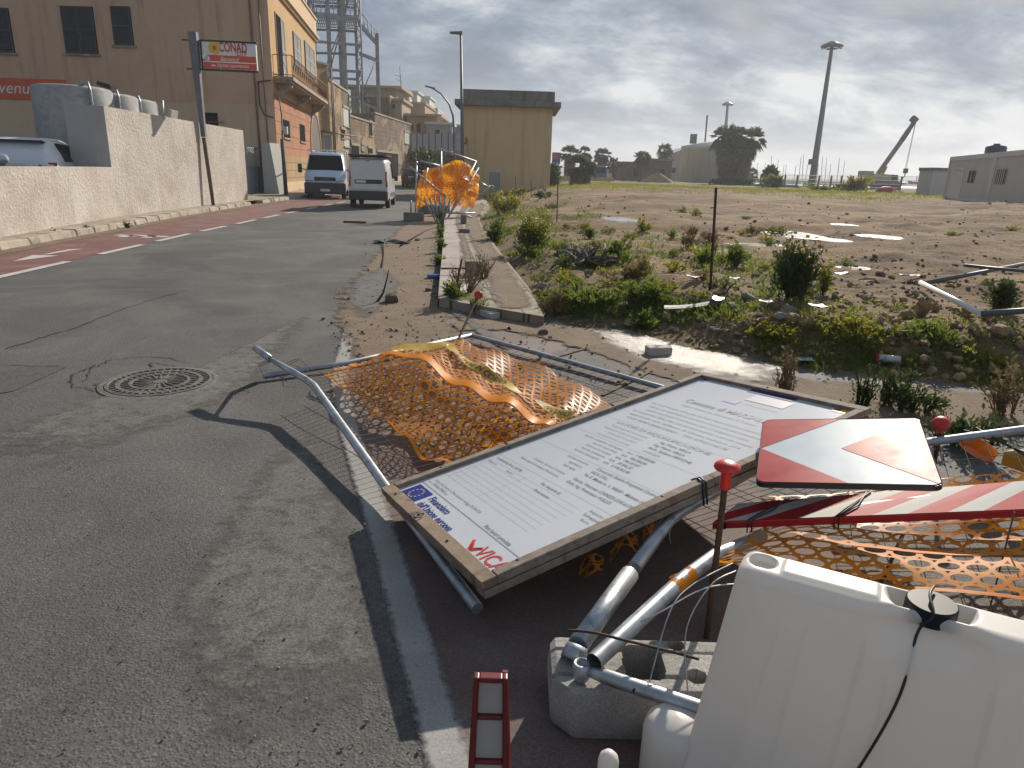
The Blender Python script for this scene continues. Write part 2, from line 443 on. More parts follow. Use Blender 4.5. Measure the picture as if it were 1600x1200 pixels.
def _soil():
    k = NT('building_site_soil')
    t = k.tc
    c = k.mix(k.ramp(k.noise(0.5, 9, 0.68, 0.9, (0.4, 1.0, 1.0)), [(0.42, 0.0), (0.58, 1.0)]), (0.175, 0.112, 0.062), (0.275, 0.188, 0.108))
    c = k.mix(k.ramp(k.noise(1.1, 8, 0.68, 1.0, (0.3, 1.0, 1.0)), [(0.50, 0.0), (0.60, 0.9)]), c, (0.085, 0.062, 0.043))
    c = k.mix(k.ramp(k.noise(2.4, 6, 0.7, 0.4), [(0.62, 0.0), (0.75, 0.6)]), c, (0.30, 0.25, 0.19))
    gm = k.attr('green')
    c = k.mix(k.math('MULTIPLY', gm, k.ramp(k.noise(0.9, 8, 0.7, 0.6, (0.4, 1, 1)), [(0.38, 0.0), (0.54, 1.0)])), c, (0.085, 0.105, 0.028))
    c = k.mix(0.5, c, k.ramp(k.noise(22, 7, 0.8), [(0.36, 0.0), (0.64, 1.0)]), 'OVERLAY')
    k.base(c); k.set(Roughness=0.95); k.p.inputs['Specular IOR Level'].default_value = 0.2
    k.bump(k.math('ADD', k.noise(9, 8, 0.7), k.math('MULTIPLY', k.noise(45, 5, 0.7), 0.4)), 0.9, 0.05)
    return k.m
SOIL = _soil()
def _tiles():
    k = NT('old_pavement_tiles')
    mp = k.n('ShaderNodeMapping'); k.put(mp.inputs[0], k.tc); mp.inputs['Rotation'].default_value = (0, 0, math.radians(-7))
    b = k.n('ShaderNodeTexBrick'); k.put(b.inputs['Vector'], mp.outputs[0])
    b.inputs['Scale'].default_value = 1.0; b.inputs['Brick Width'].default_value = 0.25; b.inputs['Row Height'].default_value = 0.25
    b.inputs['Mortar Size'].default_value = 0.014; b.offset = 0.0; b.inputs['Mortar Smooth'].default_value = 0.4
    b.inputs['Color1'].default_value = (0.30, 0.275, 0.215, 1); b.inputs['Color2'].default_value = (0.255, 0.235, 0.19, 1); b.inputs['Mortar'].default_value = (0.07, 0.062, 0.035, 1)
    c = k.mix(k.ramp(k.noise(1.6, 7, 0.65, 0.6), [(0.45, 0.0), (0.62, 0.7)]), b.outputs['Color'], (0.20, 0.165, 0.10))
    c = k.mix(0.25, c, k.ramp(k.noise(70, 4, 0.7), [(0.3, 0.0), (0.7, 1.0)]), 'OVERLAY')
    k.base(c); k.set(Roughness=0.9); k.bump(k.math('ADD', b.outputs['Fac'], k.math('MULTIPLY', k.noise(60, 5), -0.3)), -0.5, 0.008)
    return k.m
TILES = _tiles()
SLAB = mat('pinkish_cement_slab', (0.34, 0.29, 0.265), rough=0.9, var=0.14, scale=1.4, col2=(0.25, 0.21, 0.19), c2scale=2.2, c2at=0.55, grain=0.25, gscale=100, bump=0.3, bscale=60, bdist=0.006)
PALE_SLAB = mat('pale_cement_ramp', (0.44, 0.42, 0.40), rough=0.85, var=0.12, scale=3, col2=(0.32, 0.27, 0.25), c2scale=2.5, c2at=0.6, bump=0.3, bscale=60, bdist=0.005)
WATER_M = mat('puddle_water', (0.16, 0.15, 0.14), rough=0.18, var=0.1, spec=1.0)
SEA_M = mat('harbour_water', (0.05, 0.075, 0.10), rough=0.25, var=0.1, bump=0.3, bscale=0.5, bdist=0.2)

# ================================================================== GROUND
mb = MB(); R_ = 1250.0
mb.poly([(-R_, -40, -0.03), (R_, -40, -0.03), (R_, R_, -0.03), (-R_, R_, -0.03)])
struct('ground', mb, mat('far_ground', (0.20, 0.165, 0.12), rough=0.95, var=0.2, scale=0.05, col2=(0.10, 0.10, 0.05), c2scale=0.03))

def strip_sheet(name, cl, widths, z, m, nseg=40, ncr=6, fade_in=0.12, end_fade=True, jit=0.0):
    """a sheet along a centre line, with an 'edge' attribute that falls to 0 at its rim"""
    cl = [np.array(p[:2], float) for p in cl]
    L = [0]
    for a, b in zip(cl, cl[1:]): L.append(L[-1]+np.linalg.norm(b-a))
    T = np.linspace(0, L[-1], nseg+1)
    X = np.interp(T, L, [p[0] for p in cl]); Y = np.interp(T, L, [p[1] for p in cl]); Wd = np.interp(T, L, widths)
    mbx = MB(); vs = []; ed = []
    for i in range(nseg+1):
        a, b = max(0, i-1), min(nseg, i+1)
        t = np.array([X[b]-X[a], Y[b]-Y[a]]); t /= np.linalg.norm(t); n = np.array([-t[1], t[0]])
        for j in range(ncr+1):
            q = j/ncr; w = (q-0.5)*Wd[i]
            p = np.array([X[i], Y[i]])+n*w
            zz = z(p[0], p[1]) if callable(z) else z
            vs.append((p[0], p[1], zz))
            e = min(1.0, min(q, 1-q)/max(1e-6, fade_in))
            if end_fade: e = min(e, min(T[i], L[-1]-T[i])/max(1e-6, fade_in*Wd[i]))
            ed.append(max(0, e))
    fs = [(i*(ncr+1)+j, (i+1)*(ncr+1)+j, (i+1)*(ncr+1)+j+1, i*(ncr+1)+j+1) for i in range(nseg) for j in range(ncr)]
    mbx.add(vs, fs)
    o = mbx.build(name, m)
    at_ = o.data.attributes.new('edge', 'FLOAT', 'POINT'); at_.data.foreach_set('value', ed)
    # make sure the sheet faces up
    if o.data.polygons[0].normal.z < 0: o.data.flip_normals()
    return tag(o, kind='structure')
def blob_sheet(name, pts, z, m, rings=5, power=1.0):
    P = np.array([p[:2] for p in pts], float); c = P.mean(0); n = len(P)
    Q = []
    for i in range(n):
        for t in (0, 0.25, 0.5, 0.75): Q.append(P[i]*(1-t)+P[(i+1) % n]*t)
    Q = np.array(Q); n = len(Q)
    mbx = MB(); vs = []; ed = []
    for r in range(rings+1):
        s_ = 1-r/rings*0.999
        for p in Q:
            q = c+(p-c)*s_; zz = z(q[0], q[1]) if callable(z) else z
            vs.append((q[0], q[1], zz+0.0007*r)); ed.append(min(1.0, (r/rings*2.2)**power))
    fs = [(r*n+i, r*n+(i+1) % n, (r+1)*n+(i+1) % n, (r+1)*n+i) for r in range(rings) for i in range(n)]
    fs.append(tuple(rings*n+i for i in range(n)))
    mbx.add(vs, fs); o = mbx.build(name, m)
    at_ = o.data.attributes.new('edge', 'FLOAT', 'POINT'); at_.data.foreach_set('value', ed)
    if sum(p.normal.z for p in o.data.polygons) < 0: o.data.flip_normals()
    return tag(o, kind='structure')

# road: from the left kerb to the old pavement, bending right in the distance
KERB_L = [(-7.3, -6.0), (-8.2, 5.0), (-8.8, 11.97), (-9.25, 16.0), (-9.9, 21.0), (-10.35, 27.0), (-10.6, 32.1), (-10.75, 39.0), (-10.9, 50.0), (-10.6, 64.0), (-9.2, 85.0), (-5.5, 120.0), (6, 170)]
ROAD_R = [(2.6, -6.0), (1.9, 1.0), (1.5, 4.0), (0.4, 7.0), (-0.8, 8.6), (-1.6, 14.0), (-2.4, 24.0), (-3.2, 33.0), (-3.75, 46.0), (-3.6, 60.0), (-2.4, 85.0), (1.5, 120.0), (13, 170)]
def lerp_line(line, y): return float(np.interp(y, [p[1] for p in line], [p[0] for p in line]))
ys = sorted(set([p[1] for p in KERB_L]+[p[1] for p in ROAD_R]+list(np.arange(-6, 60, 2.0))))
mb = MB(); vs = []
for y in ys: vs += [(lerp_line(KERB_L, y)-0.2, y, 0.0), (max(lerp_line(ROAD_R, y), 0 if y > 14 else 7.5) if y < 9 else lerp_line(ROAD_R, y)+0.3, y, 0.0)]
mb.add(vs, [(2*i, 2*i+1, 2*i+3, 2*i+2) for i in range(len(ys)-1)])
struct('road', mb, ASPHALT)

# left bike lane, red
LANE_O = [(-6.0, -6), (-6.5, 3.0), (-6.92, 9.33), (-7.1, 11.95), (-7.4, 16.16), (-7.72, 23.3), (-7.95, 30.0), (-8.1, 40), (-8.1, 50)]
mb = MB(); vs = []
yy = np.arange(-6, 50.1, 1.0)
for y in yy: vs += [(lerp_line(KERB_L, y)+0.10, y, 0.004), (lerp_line(LANE_O, y), y, 0.004)]
mb.add(vs, [(2*i, 2*i+1, 2*i+3, 2*i+2) for i in range(len(yy)-1)])
struct('bike_lane', mb, ASPHALT_RED)
# its dashed edge line
mb = MB()
dash = [(9.0, 10.9), (11.9, 13.5), (14.2, 15.9), (16.6, 18.2), (19.0, 20.6), (21.4, 23.0), (23.8, 25.4), (26.4, 28), (29, 30.6), (31.6, 33.2), (34.2, 36)]
for (a, b) in dash:
    q = [(lerp_line(LANE_O, a)-0.03, a, 0.008), (lerp_line(LANE_O, a)+0.11, a, 0.008), (lerp_line(LANE_O, b)+0.11, b, 0.008), (lerp_line(LANE_O, b)-0.03, b, 0.008)]
    mb.poly(q)
LINE_W = mat('white_road_marking', (0.47, 0.45, 0.43), rough=0.8, var=0.25, scale=6, grain=0.35, gscale=150)
struct('lane_dashes', mb, LINE_W)
# arrow painted on the bike lane
mb = MB()
mb.poly([(*g(20, 409)[:2], 0.008), (*g(52, 399)[:2], 0.008), (*g(92, 400)[:2], 0.008)])
mb.poly([(*g(64, 398.6)[:2], 0.0082), (*g(78, 397.8)[:2], 0.0082), (*g(128, 389.3)[:2], 0.0082), (*g(108, 390.2)[:2], 0.0082)])
struct('lane_arrow', mb, LINE_W)
mb = MB()
for (x0, y0, x1, y1, w) in ((182, 367.5, 215, 369.5, 0.10), (205, 368, 262, 370.5, 0.12), (190, 371, 200, 369, 0.1), (228, 372, 240, 368.5, .1)):
    a, b = g(x0, y0), g(x1, y1); t = (b-a)/np.linalg.norm(b-a); n = np.array([-t[1], t[0], 0])*w
    mb.poly([(*(a-n)[:2], 0.0085), (*(b-n)[:2], 0.0085), (*(b+n)[:2], 0.0085), (*(a+n)[:2], 0.0085)])
struct('lane_symbol', mb, LINE_W)

# right bike lane under the fallen fence
LINE_R = [(0.32, -1.5), (-0.13, 1.5), (-0.30, 2.0), (-0.55, 2.75), (-0.97, 3.95), (-1.33, 5.1), (-1.52, 6.2), (-1.72, 7.2), (-1.9, 8.3)]
mb = MB(); vs = []; yy = np.arange(-1.5, 8.3, 0.35)
for y in yy: vs += [(lerp_line(LINE_R, y), y, 0.004), (lerp_line(LINE_R, y)+2.05, y, 0.004)]
mb.add(vs, [(2*i, 2*i+1, 2*i+3, 2*i+2) for i in range(len(yy)-1)])
struct('bike_lane_verge', mb, mat('faded_red_lane', (0.120, 0.080, 0.073), rough=0.85, var=0.16, scale=2.2, col2=(0.155, 0.125, 0.112), c2scale=1.3, c2at=0.5, grain=0.4, gscale=160, bump=0.4, bscale=150, bdist=0.004))
strip_sheet('edge_line', LINE_R, [0.135]*9, 0.009, PAINT_WORN, 160, 4, 0.05)
strip_sheet('dark_patch', [(0.2, 5.9), (1.35, 5.0), (2.6, 4.2)], [1.0, 1.5, 1.6], 0.007, ASPHALT_NEW, 30, 6)
# pale dust drifted on the asphalt along the fence
blob_sheet('dust_patch', [g(500, 640), g(600, 880), g(700, 1199), g(300, 1300), g(200, 1000), g(330, 800), g(420, 680)], 0.003, DUST_FADE, 6)
blob_sheet('dust_drift', [g(-250, 760), g(60, 640), g(330, 560), g(520, 470), g(440, 600), g(330, 660), g(60, 760)], 0.0032, DUST_FADE, 6)
# sandy spill over the lane beside the old pavement
strip_sheet('dirt_spill', [(-0.85, 5.6), (-1.25, 7.2), (-1.6, 9.0), (-1.95, 12.0), (-2.35, 16.0), (-2.75, 21.0), (-2.9, 27.0)], [1.0, 1.5, 1.55, 1.35, 1.35, 1.3, .9], 0.013, DIRT_FADE, 70, 12, 0.28)
strip_sheet('dirt_apron', [g(700, 512), g(800, 508), g(880, 522), g(960, 548), g(1040, 580), g(1100, 600)], [.5, .7, .8, .6, .5, .4], 0.0155, DIRT_FADE, 40, 6, 0.3)
blob_sheet('concrete_scrape', [g(520, 490), g(545, 430), g(600, 410), g(640, 440), g(615, 480), g(570, 520)], 0.017, DUST_FADE, 5)
blob_sheet('dirt_verge', [g(1050, 600), g(1200, 585), g(1400, 600), g(1650, 620), g(1750, 690), g(1600, 690), g(1300, 660), g(1150, 640)], 0.015, DIRT_FADE, 6)
blob_sheet('wet_patch', [g(905, 512), g(960, 510), g(1010, 525), g(1090, 548), g(1180, 560), g(1260, 580), g(1230, 612), g(1130, 598), g(1040, 578), g(970, 560), g(930, 535)], 0.019, WET_FADE, 7)
strip_sheet('pale_band', [g(690, 470), g(720, 495), g(760, 525), g(800, 550)], [.15, .2, .2, .15], 0.0185, DUST_FADE, 20, 4, 0.3)

# left pavement with its kerb
WALL_L = [(-9.2, -2.0), (-10.19, 13.94), (-10.5, 18.78), (-10.91, 25.3), (-11.18, 29.83)]
mb = MB(); vs = []; yy = np.arange(-6, 64.1, 1.5)
for y in yy:
    xk = lerp_line(KERB_L, y); xo = (min(lerp_line(WALL_L, y), xk-0.6)-1.5) if y < 29 else -16.0
    vs += [(xo, y, 0.12), (xk-0.3, y, 0.12)]
mb.add(vs, [(2*i, 2*i+1, 2*i+3, 2*i+2) for i in range(len(yy)-1)])
struct('pavement', mb, SAND_PAVE)
mb = MB(); y = -5.0; rk = random.Random(3)
while y < 62:
    L = rk.uniform(0.65, 1.0); y1 = y+L-0.03
    a = np.array([lerp_line(KERB_L, y), y]); b = np.array([lerp_line(KERB_L, y1), y1])
    if not (28.0 < y < 29.5):
        j = lambda s=0.02: rk.uniform(-s, s)
        t0, t1 = 0.13+j(), 0.13+j()
        mb.hexa([(a[0]-0.33, a[1], -0.05), (a[0]+0.02+j(), a[1], -0.05), (b[0]+0.02+j(), b[1], -0.05), (b[0]-0.33, b[1], -0.05)],
                [(a[0]-0.33, a[1], t0), (a[0]-0.03+j(), a[1], t0+j(.01)), (b[0]-0.03+j(), b[1], t1+j(.01)), (b[0]-0.33, b[1], t1)])
    y = y1+0.03
struct('kerb', mb, KERB_M, bevel=0.025)
strip_sheet('gutter_sand', [(lerp_line(KERB_L, y)+0.15, y) for y in np.arange(2, 34, 2.0)], [0.5]*16, 0.009, DIRT_FADE, 60, 6, 0.3)

# old raised pavement on the right
PV_L = [g(686, 468, 0.1), g(689, 430, 0.1), g(692, 395, 0.1), g(694, 365, 0.1), g(695, 340, 0.1), np.array([-3.0, 33, 0.1]), np.array([-3.5, 46.5, 0.1])]
PV_R = [g(850, 496, 0.1), g(826, 450, 0.1), g(790, 405, 0.1), g(765, 372, 0.1), g(748, 343, 0.1), np.array([-1.3, 33, 0.1]), np.array([-2.4, 46.5, 0.1])]
mb = MB(); vs = []
for a, b in zip(PV_L, PV_R): vs += [(a[0], a[1], -0.04), (a[0], a[1], 0.11), (b[0], b[1], 0.11), (b[0], b[1], -0.04)]
fs = []
for i in range(len(PV_L)-1):
    for k in range(3): fs.append((4*i+k, 4*i+k+1, 4*i+k+5, 4*i+k+4))
fs.append((0, 3, 2, 1)); mb.add(vs, fs)
struct('old_pavement', mb, TILES)
mb = MB(); vs = []
for i, (a, b) in enumerate(zip(PV_L, PV_R)):
    t = [0.20, 0.24, 0.27, 0.36, 0.42, 0.42, 0.42][i]
    c = a+(b-a)*t; vs += [(a[0]-0.012, a[1], -0.035), (a[0]-0.012, a[1], 0.116), (c[0], c[1], 0.116)]
fs = [(3*i+k, 3*i+k+1, 3*i+k+4, 3*i+k+3) for i in range(len(PV_L)-1) for k in range(2)]
mb.add(vs, fs); struct('pavement_slab', mb, SLAB)
mb = MB(); q = [g(700, 462, 0.1), g(742, 440, 0.1), g(790, 470, 0.1), g(800, 488, 0.06), g(766, 494, 0.04), g(730, 478, 0.05)]
mb.extr([(p[0], p[1], p[2]+0.025) for p in q], (0, 0, -0.09)); struct('broken_ramp', mb, PALE_SLAB, bevel=0.006)

strip_sheet('pavement_dirt', [(a[0]*.25+b[0]*.75, a[1]*.25+b[1]*.75) for a, b in zip(PV_L[:6], PV_R[:6])], [.7, .6, .6, .6, .7, .8], 0.1185, DIRT_FADE, 60, 6, 0.5)
strip_sheet('pavement_earth', [(a[0]*.6+b[0]*.4, a[1]*.6+b[1]*.4) for a, b in zip(PV_L[:6], PV_R[:6])], [.4, .35, .3, .3, .4, .4], 0.1195, DIRT_FADE, 60, 6, 0.7)
# ---- vacant lot: rough terrain that starts at the rubble bank and rises gently away from the street
LOT = [tuple(p[:2]) for p in (g(852, 496), g(900, 512), g(960, 520), g(1020, 530), g(1100, 553), g(1200, 572), g(1300, 584), g(1400, 592), g(1600, 612))] + [(8.5, 4.4), (40, 3), (700, 60), (700, 170), (-2, 170), (2.4, 60), (-2.2, 48), (-2.3, 46.5), (-1.2, 33)] + [tuple(p[:2]) for p in PV_R[4:0:-1]]
LOTP = np.array(LOT)
def sdist(x, y):
    x = np.asarray(x, float); y = np.asarray(y, float)
    d = np.full(x.shape, 1e9); ins = np.zeros(x.shape, bool); n = len(LOTP)
    for i in range(n):
        a = LOTP[i]; b = LOTP[(i+1) % n]; e = b-a; L2 = e@e
        t = np.clip(((x-a[0])*e[0]+(y-a[1])*e[1])/L2, 0, 1)
        d = np.minimum(d, np.hypot(x-a[0]-t*e[0], y-a[1]-t*e[1]))
        c = ((a[1] > y) != (b[1] > y)) & (x < (b[0]-a[0])*(y-a[1])/(b[1]-a[1]+1e-12)+a[0])
        ins ^= c
    return np.where(ins, d, -d)
def lot_h(x, y):
    x = np.asarray(x, float); y = np.asarray(y, float)
    s = sdist(x, y)
    h = 0.20*sstep(-0.02, 0.9, s) + 0.50*sstep(7, 42, np.hypot(x, y))*sstep(0.5, 6, s)
    mound = 0.16*sstep(0.1, 0.8, s)*(1-sstep(1.6, 3.2, s))*sstep(1.0, 2.5, x)
    n = fbm(x*0.55, y*0.55, 4)*0.30 + fbm(x*2.3+9, y*2.3, 4)*0.16*(1-0.5*sstep(8, 30, y)) + fbm(x*0.05+50, y*0.16, 3)*0.35*sstep(12, 40, y) + fbm(x*0.11+y*0.03+7, y*0.9-x*0.1, 3)*0.24*sstep(9, 13, y)*(1-0.5*sstep(30, 50, y))*sstep(2, 5, s)
    return np.where(s > -0.02, h+mound+n*sstep(0.0, 0.7, s), -0.06)
PUDDLES = []
_lot_rough = lot_h
def lot_h(x, y):
    h = _lot_rough(x, y); x = np.asarray(x, float); y = np.asarray(y, float)
    for (cx_, cy_, rx_, ry_, hz_) in PUDDLES:
        q = np.sqrt(((x-cx_)/(rx_*1.25))**2+((y-cy_)/(ry_*1.25))**2)
        w = 1-sstep(1.0, 1.9, q); h = h*(1-w)+(hz_-0.03)*w
    return h
def lz(x, y): return float(lot_h(np.array([x]), np.array([y]))[0])
def gt(px, py):
    z = 0.2
    for _ in range(14):
        p = g(px, py, z) if z < 1.4 else g(px, py, 0.5)
        z = 0.5*z+0.5*lz(p[0], p[1])
    p = g(px, py, z); return np.array([p[0], p[1], lz(p[0], p[1])])
# puddles
for (px, py, w, h) in ((970, 342, 26, 3.4), (1240, 364, 34, 3.2), (1302, 374, 32, 2.8), (1376, 368, 24, 2.2), (1120, 387, 28, 3.8), (1010, 373, 30, 1.8), (1180, 380, 40, 1.4), (1320, 350, 16, 1.4), (1335, 416, 22, 1.6)):
    c = gt(px, py); ex = gt(px+w, py); ey = at(px, py-h, 1.0); d_ = ray(px, py-h); tt_ = (c[2]-CAM_H)/d_[2]
    PUDDLES.append((c[0], c[1], abs(at(px+w, py, c[1])[0]-c[0]), max(0.12, abs(tt_-c[1])), c[2]))
for i_, (cx_, cy_, rx_, ry_, hz_) in enumerate(PUDDLES):
    pts = []
    for k in range(40):
        a = 2*math.pi*k/40; rr = 1+0.6*float(fbm(np.array([math.cos(a)*1.5+cx_]), np.array([math.sin(a)*1.5+cy_]), 3)[0])
        pts.append((cx_+rx_*rr*math.cos(a), cy_+ry_*rr*math.sin(a)))
    mb = MB(); mb.poly([(p[0], p[1], hz_-0.016) for p in pts]); struct('puddle', mb, WATER_M)
    blob_sheet('wet_mud', [(cx_+(p[0]-cx_)*1.5, cy_+(p[1]-cy_)*1.7) for p in pts[::4]], hz_-0.026, MUD_FADE, 5)
rows = list(np.geomspace(4.0, 170, 300)); vs = []; ed = []
cols = np.linspace(-0.34, 1.02, 260)
XX = np.array([[c*(r+4.0)+0.9 for c in cols] for r in rows]); YY = np.array([[r]*len(cols) for r in rows])
ZZ = lot_h(XX, YY); SS = sdist(XX, YY)
keep = SS > -0.35
_lr0, _lr1 = math.log(4.0), math.log(170.0)
def _look(T, x, y):
    fi = (math.log(min(max(y, 4.0), 169.9))-_lr0)/(_lr1-_lr0)*299; fj = ((x-0.9)/(y+4.0)+0.34)/1.36*259
    i = min(max(int(fi), 0), 298); j = min(max(int(fj), 0), 258); a = min(max(fi-i, 0), 1); b = min(max(fj-j, 0), 1)
    return float((T[i, j]*(1-b)+T[i, j+1]*b)*(1-a)+(T[i+1, j]*(1-b)+T[i+1, j+1]*b)*a)
def lz(x, y): return _look(ZZ, x, y)
def sd(x, y): return _look(SS, x, y)
nc = len(cols); mb = MB(); idx = {}; greens = []
def vid(i, j):
    k = i*nc+j
    if k not in idx:
        idx[k] = len(mb.v); mb.v.append((float(XX[i, j]), float(YY[i, j]), float(ZZ[i, j])))
        greens.append(float(0.9*sstep(38, 60, YY[i, j]) + 0.25*(SS[i, j] < 1.6)))
    return idx[k]
for i in range(len(rows)-1):
    for j in range(nc-1):
        if keep[i, j] or keep[i+1, j] or keep[i, j+1] or keep[i+1, j+1]:
            mb.f.append([vid(i, j), vid(i, j+1), vid(i+1, j+1), vid(i+1, j)]); mb.m.append(0); mb.sm.append(True)
lot = struct('vacant_lot', mb, SOIL)
at_ = lot.data.attributes.new('green', 'FLOAT', 'POINT'); at_.data.foreach_set('value', greens)
mb = MB(); mb.poly([(-60, 165, 0.35), (1240, 90, 0.35), (1240, 1240, 0.35), (-60, 1240, 0.35)]); struct('sea', mb, SEA_M)

# cracks round the manhole and across the lane
def crack(pts, w, name='road_crack'):
    P = [g(*p) for p in pts]; mbx = MB(); vs = []
    Q = []
    for a, b in zip(P, P[1:]):
        for t in np.linspace(0, 1, 7)[:-1]: Q.append(a+(b-a)*t+np.array([random.gauss(0, .012), random.gauss(0, .012), 0]))
    for i, q in enumerate(Q):
        t = Q[min(i+1, len(Q)-1)]-Q[max(i-1, 0)]; n = np.array([-t[1], t[0], 0]); n /= max(1e-6, np.linalg.norm(n)); ww = w*random.uniform(.2, 1.2)
        vs += [(*(q-n*ww)[:2], 0.0055), (*(q+n*ww)[:2], 0.0055)]
    mbx.add(vs, [(2*i, 2*i+1, 2*i+3, 2*i+2) for i in range(len(Q)-1)])
    struct(name, mbx, mat('crack_shadow', (0.03, 0.028, 0.026), rough=1, var=.3))
crack([(10, 545), (60, 530), (120, 512), (180, 488), (240, 468), (300, 452)], 0.010)
crack([(135, 596), (140, 578), (175, 562), (225, 558), (265, 560), (305, 570)], 0.006)
crack([(104, 600), (112, 588), (150, 570), (130, 582)], 0.006)
crack([(148, 612), (120, 605), (106, 590)], 0.006)
crack([(0, 571), (40, 572), (100, 573)], 0.012)
crack([(330, 608), (342, 598), (352, 592)], 0.014)
crack([(163, 610), (150, 604), (163, 596)], 0.014)
crack([(235, 577), (240, 566), (276, 574)], 0.008)
blob_sheet('pothole_patch', [g(-60, 572), g(40, 572), g(104, 574), g(70, 590), g(20, 612), g(-60, 625)], 0.0045, ASPHALT_NEW, 3)
# cracks in the dark asphalt patch
for pts in ([(868, 560), (930, 542), (975, 530)], [(995, 562), (985, 585), (965, 600)], [(940, 620), (990, 596), (1020, 580)]):
    P = [g(*p) for p in pts]
    strip_sheet('sand_filled_crack', P, [0.045]*len(P), 0.0165, DIRT_FADE, 40, 4, 0.3)
# ================================================================== FOREGROUND
def V(*a): return np.array(a, float)
def plane_fn(P00, P10, P11, P01):
    P00, P10, P11, P01 = (np.array(p, float) for p in (P00, P10, P11, P01))
    return lambda u, v: P00*(1-u)*(1-v)+P10*u*(1-v)+P11*u*v+P01*(1-u)*v

# ---- fallen fence panel under the notice board
T0 = g(399, 544, 0.30); T1 = g(424, 562, 0.27); T2 = g(488, 599, 0.19); T3 = g(600, 757, 0.085); T4 = g(746, 951, 0.045)
C0 = g(737, 524, 0.06); L0 = g(412, 588, 0.035); L1 = g(540, 568, 0.05); R0 = g(1025, 603, 0.05); R1 = C0+(R0-C0)*1.9
fp = thing('fallen_fence_panel', (L0[0], L0[1], 0), 'fallen galvanised mesh fence panel with a bent end tube, lying under the notice board', 'fence panel')
MB().tube([T0, T0+(T1-T0)*0.97], 0.024, 12).build('end_tube', GALV, fp)
mb = MB(); mb.tube([T1, T1+(T2-T1)*0.5, T2*0.86+T1*0.14, T2*0.97+T3*0.03, T3, T4], [0.016, 0.023, 0.023, 0.023, 0.023, 0.023], 12); mb.build('side_tube', GALV, fp)
mb = MB(); mb.tube([L0, L1, C0], 0.022, 12); mb.build('end_rail', GALV_DULL, fp)
mb = MB(); mb.tube([C0+(C0-R0)*0.02, R0, R1], 0.021, 12); mb.build('long_rail', GALV_DULL, fp)
# the torn flattened corner that joins the bent tube to the rail
mb = MB(); k0, k1, k2 = T1, g(405, 572, 0.14), L0
side = V(0.02, -0.035, 0.0)
for (a, b) in ((k0, k1), (k1, k2)): mb.hexa([a-side, a+side, b+side, b-side], [a-side+V(0, 0, .006), a+side+V(0, 0, .006), b+side+V(0, 0, .006), b-side+V(0, 0, .006)])
mb.build('torn_corner', GALV, fp)
def fence_pt(s, t):      # s along the panel from the far end, t from the bent tube to the straight rail
    near = [T1*0.3+T2*0.7, T2*0.55+T3*0.45, T3, T4]
    x = min(max(s, 0), 1)*3; i = min(int(x), 2); a = near[i]+(near[i+1]-near[i])*(x-i)
    b = C0+(R1-C0)*s
    p = a+(b-a)*t
    sag = -0.02*math.sin(math.pi*t)
    z = max(0.022, p[2]+sag+0.012*math.sin(9*s+5*t))
    return V(p[0], p[1], z)
mb = MB()
for i in range(1, 40): mb.tube([fence_pt(i/40, t) for t in np.linspace(0, 1, 9)], 0.0022, 4, caps=False)
for j in range(1, 12): mb.tube([fence_pt(s, j/12) for s in np.linspace(0, 1, 16)], 0.0022, 4, caps=False)
for (pts) in ([(440, 575), (455, 563), (470, 560), (486, 578)], [(448, 572), (466, 562), (476, 568), (482, 582)], [(455, 570), (470, 574), (478, 590)]):
    mb.tube([g(p[0], p[1], 0.05+0.05*(0 < q < len(pts)-1)) for q, p in enumerate(pts)], 0.0022, 4, caps=False)
mb.build('wire_mesh', RUSTWIRE, fp)

# ---- notice board
bs = 2.95
A0 = EYE+(V(-0.603, 3.0, 0.104)-EYE)*bs/3; B0_ = EYE+(V(-0.082, 2.049, 0.222)-EYE)*bs/3; D0 = EYE+(V(1.129, 3.989, 0.446)-EYE)*bs/3
BX = B0_-A0; BWd = float(np.linalg.norm(BX)); BX /= BWd
BY = D0-A0; BHt = float(np.linalg.norm(BY)); BY -= BX*(BY@BX); BY /= np.linalg.norm(BY); BN = np.cross(BX, BY)
def bp(x, y, n=0.0): return A0+BX*x+BY*y+BN*n
nb = thing('notice_board', A0, 'white construction notice board in a weathered timber frame, lying tilted on the fallen fence', 'notice board')
def bbox(x0, x1, y0, y1, n0, n1, mb): return mb.obox(bp(x0, y0, n0), BX*(x1-x0), BY*(y1-y0), BN*(n1-n0))
SH = _sheet = NT('printed_panel_sheet')
c = SH.mix(SH.ramp(SH.noise(0.9, 4, 0.5), [(0.35, 0.0), (0.65, 1.0)]), (0.50, 0.52, 0.57), (0.56, 0.58, 0.62))
c = SH.mix(SH.ramp(SH.noise(11, 8, 0.75), [(0.62, 0.0), (0.8, 0.35)]), c, (0.45, 0.42, 0.38))
SH.base(c); SH.set(Roughness=0.20); SH.p.inputs['Specular IOR Level'].default_value = 0.55
SH.bump(SH.noise(1.6, 3, 0.5), 0.06, 0.05)
bbox(0.03, BWd-0.03, 0.03, BHt-0.03, -0.026, -0.014, MB()).build('printed_sheet', SH.m, nb)
fw = 0.062
bbox(0.0, BWd, 0.0, 0.06, -0.028, 0.004, MB()).build('bottom_rail', WOOD_OLD, nb, bevel=0.003)
bbox(0.0, BWd, BHt-0.045, BHt, -0.028, 0.004, MB()).build('top_rail', WOOD, nb, bevel=0.003)
bbox(0.0, 0.045, 0.0605, BHt-0.0455, -0.028, 0.006, MB()).build('side_rail', WOOD, nb, bevel=0.003)
mbx = bbox(BWd-0.045, BWd, 0.0605, 1.04, -0.028, 0.006, MB()); bbox(BWd-0.044, BWd-0.001, 1.043, BHt-0.0455, -0.028, 0.0045, mbx)
mbx.build('side_rail', WOOD, nb, bevel=0.003)
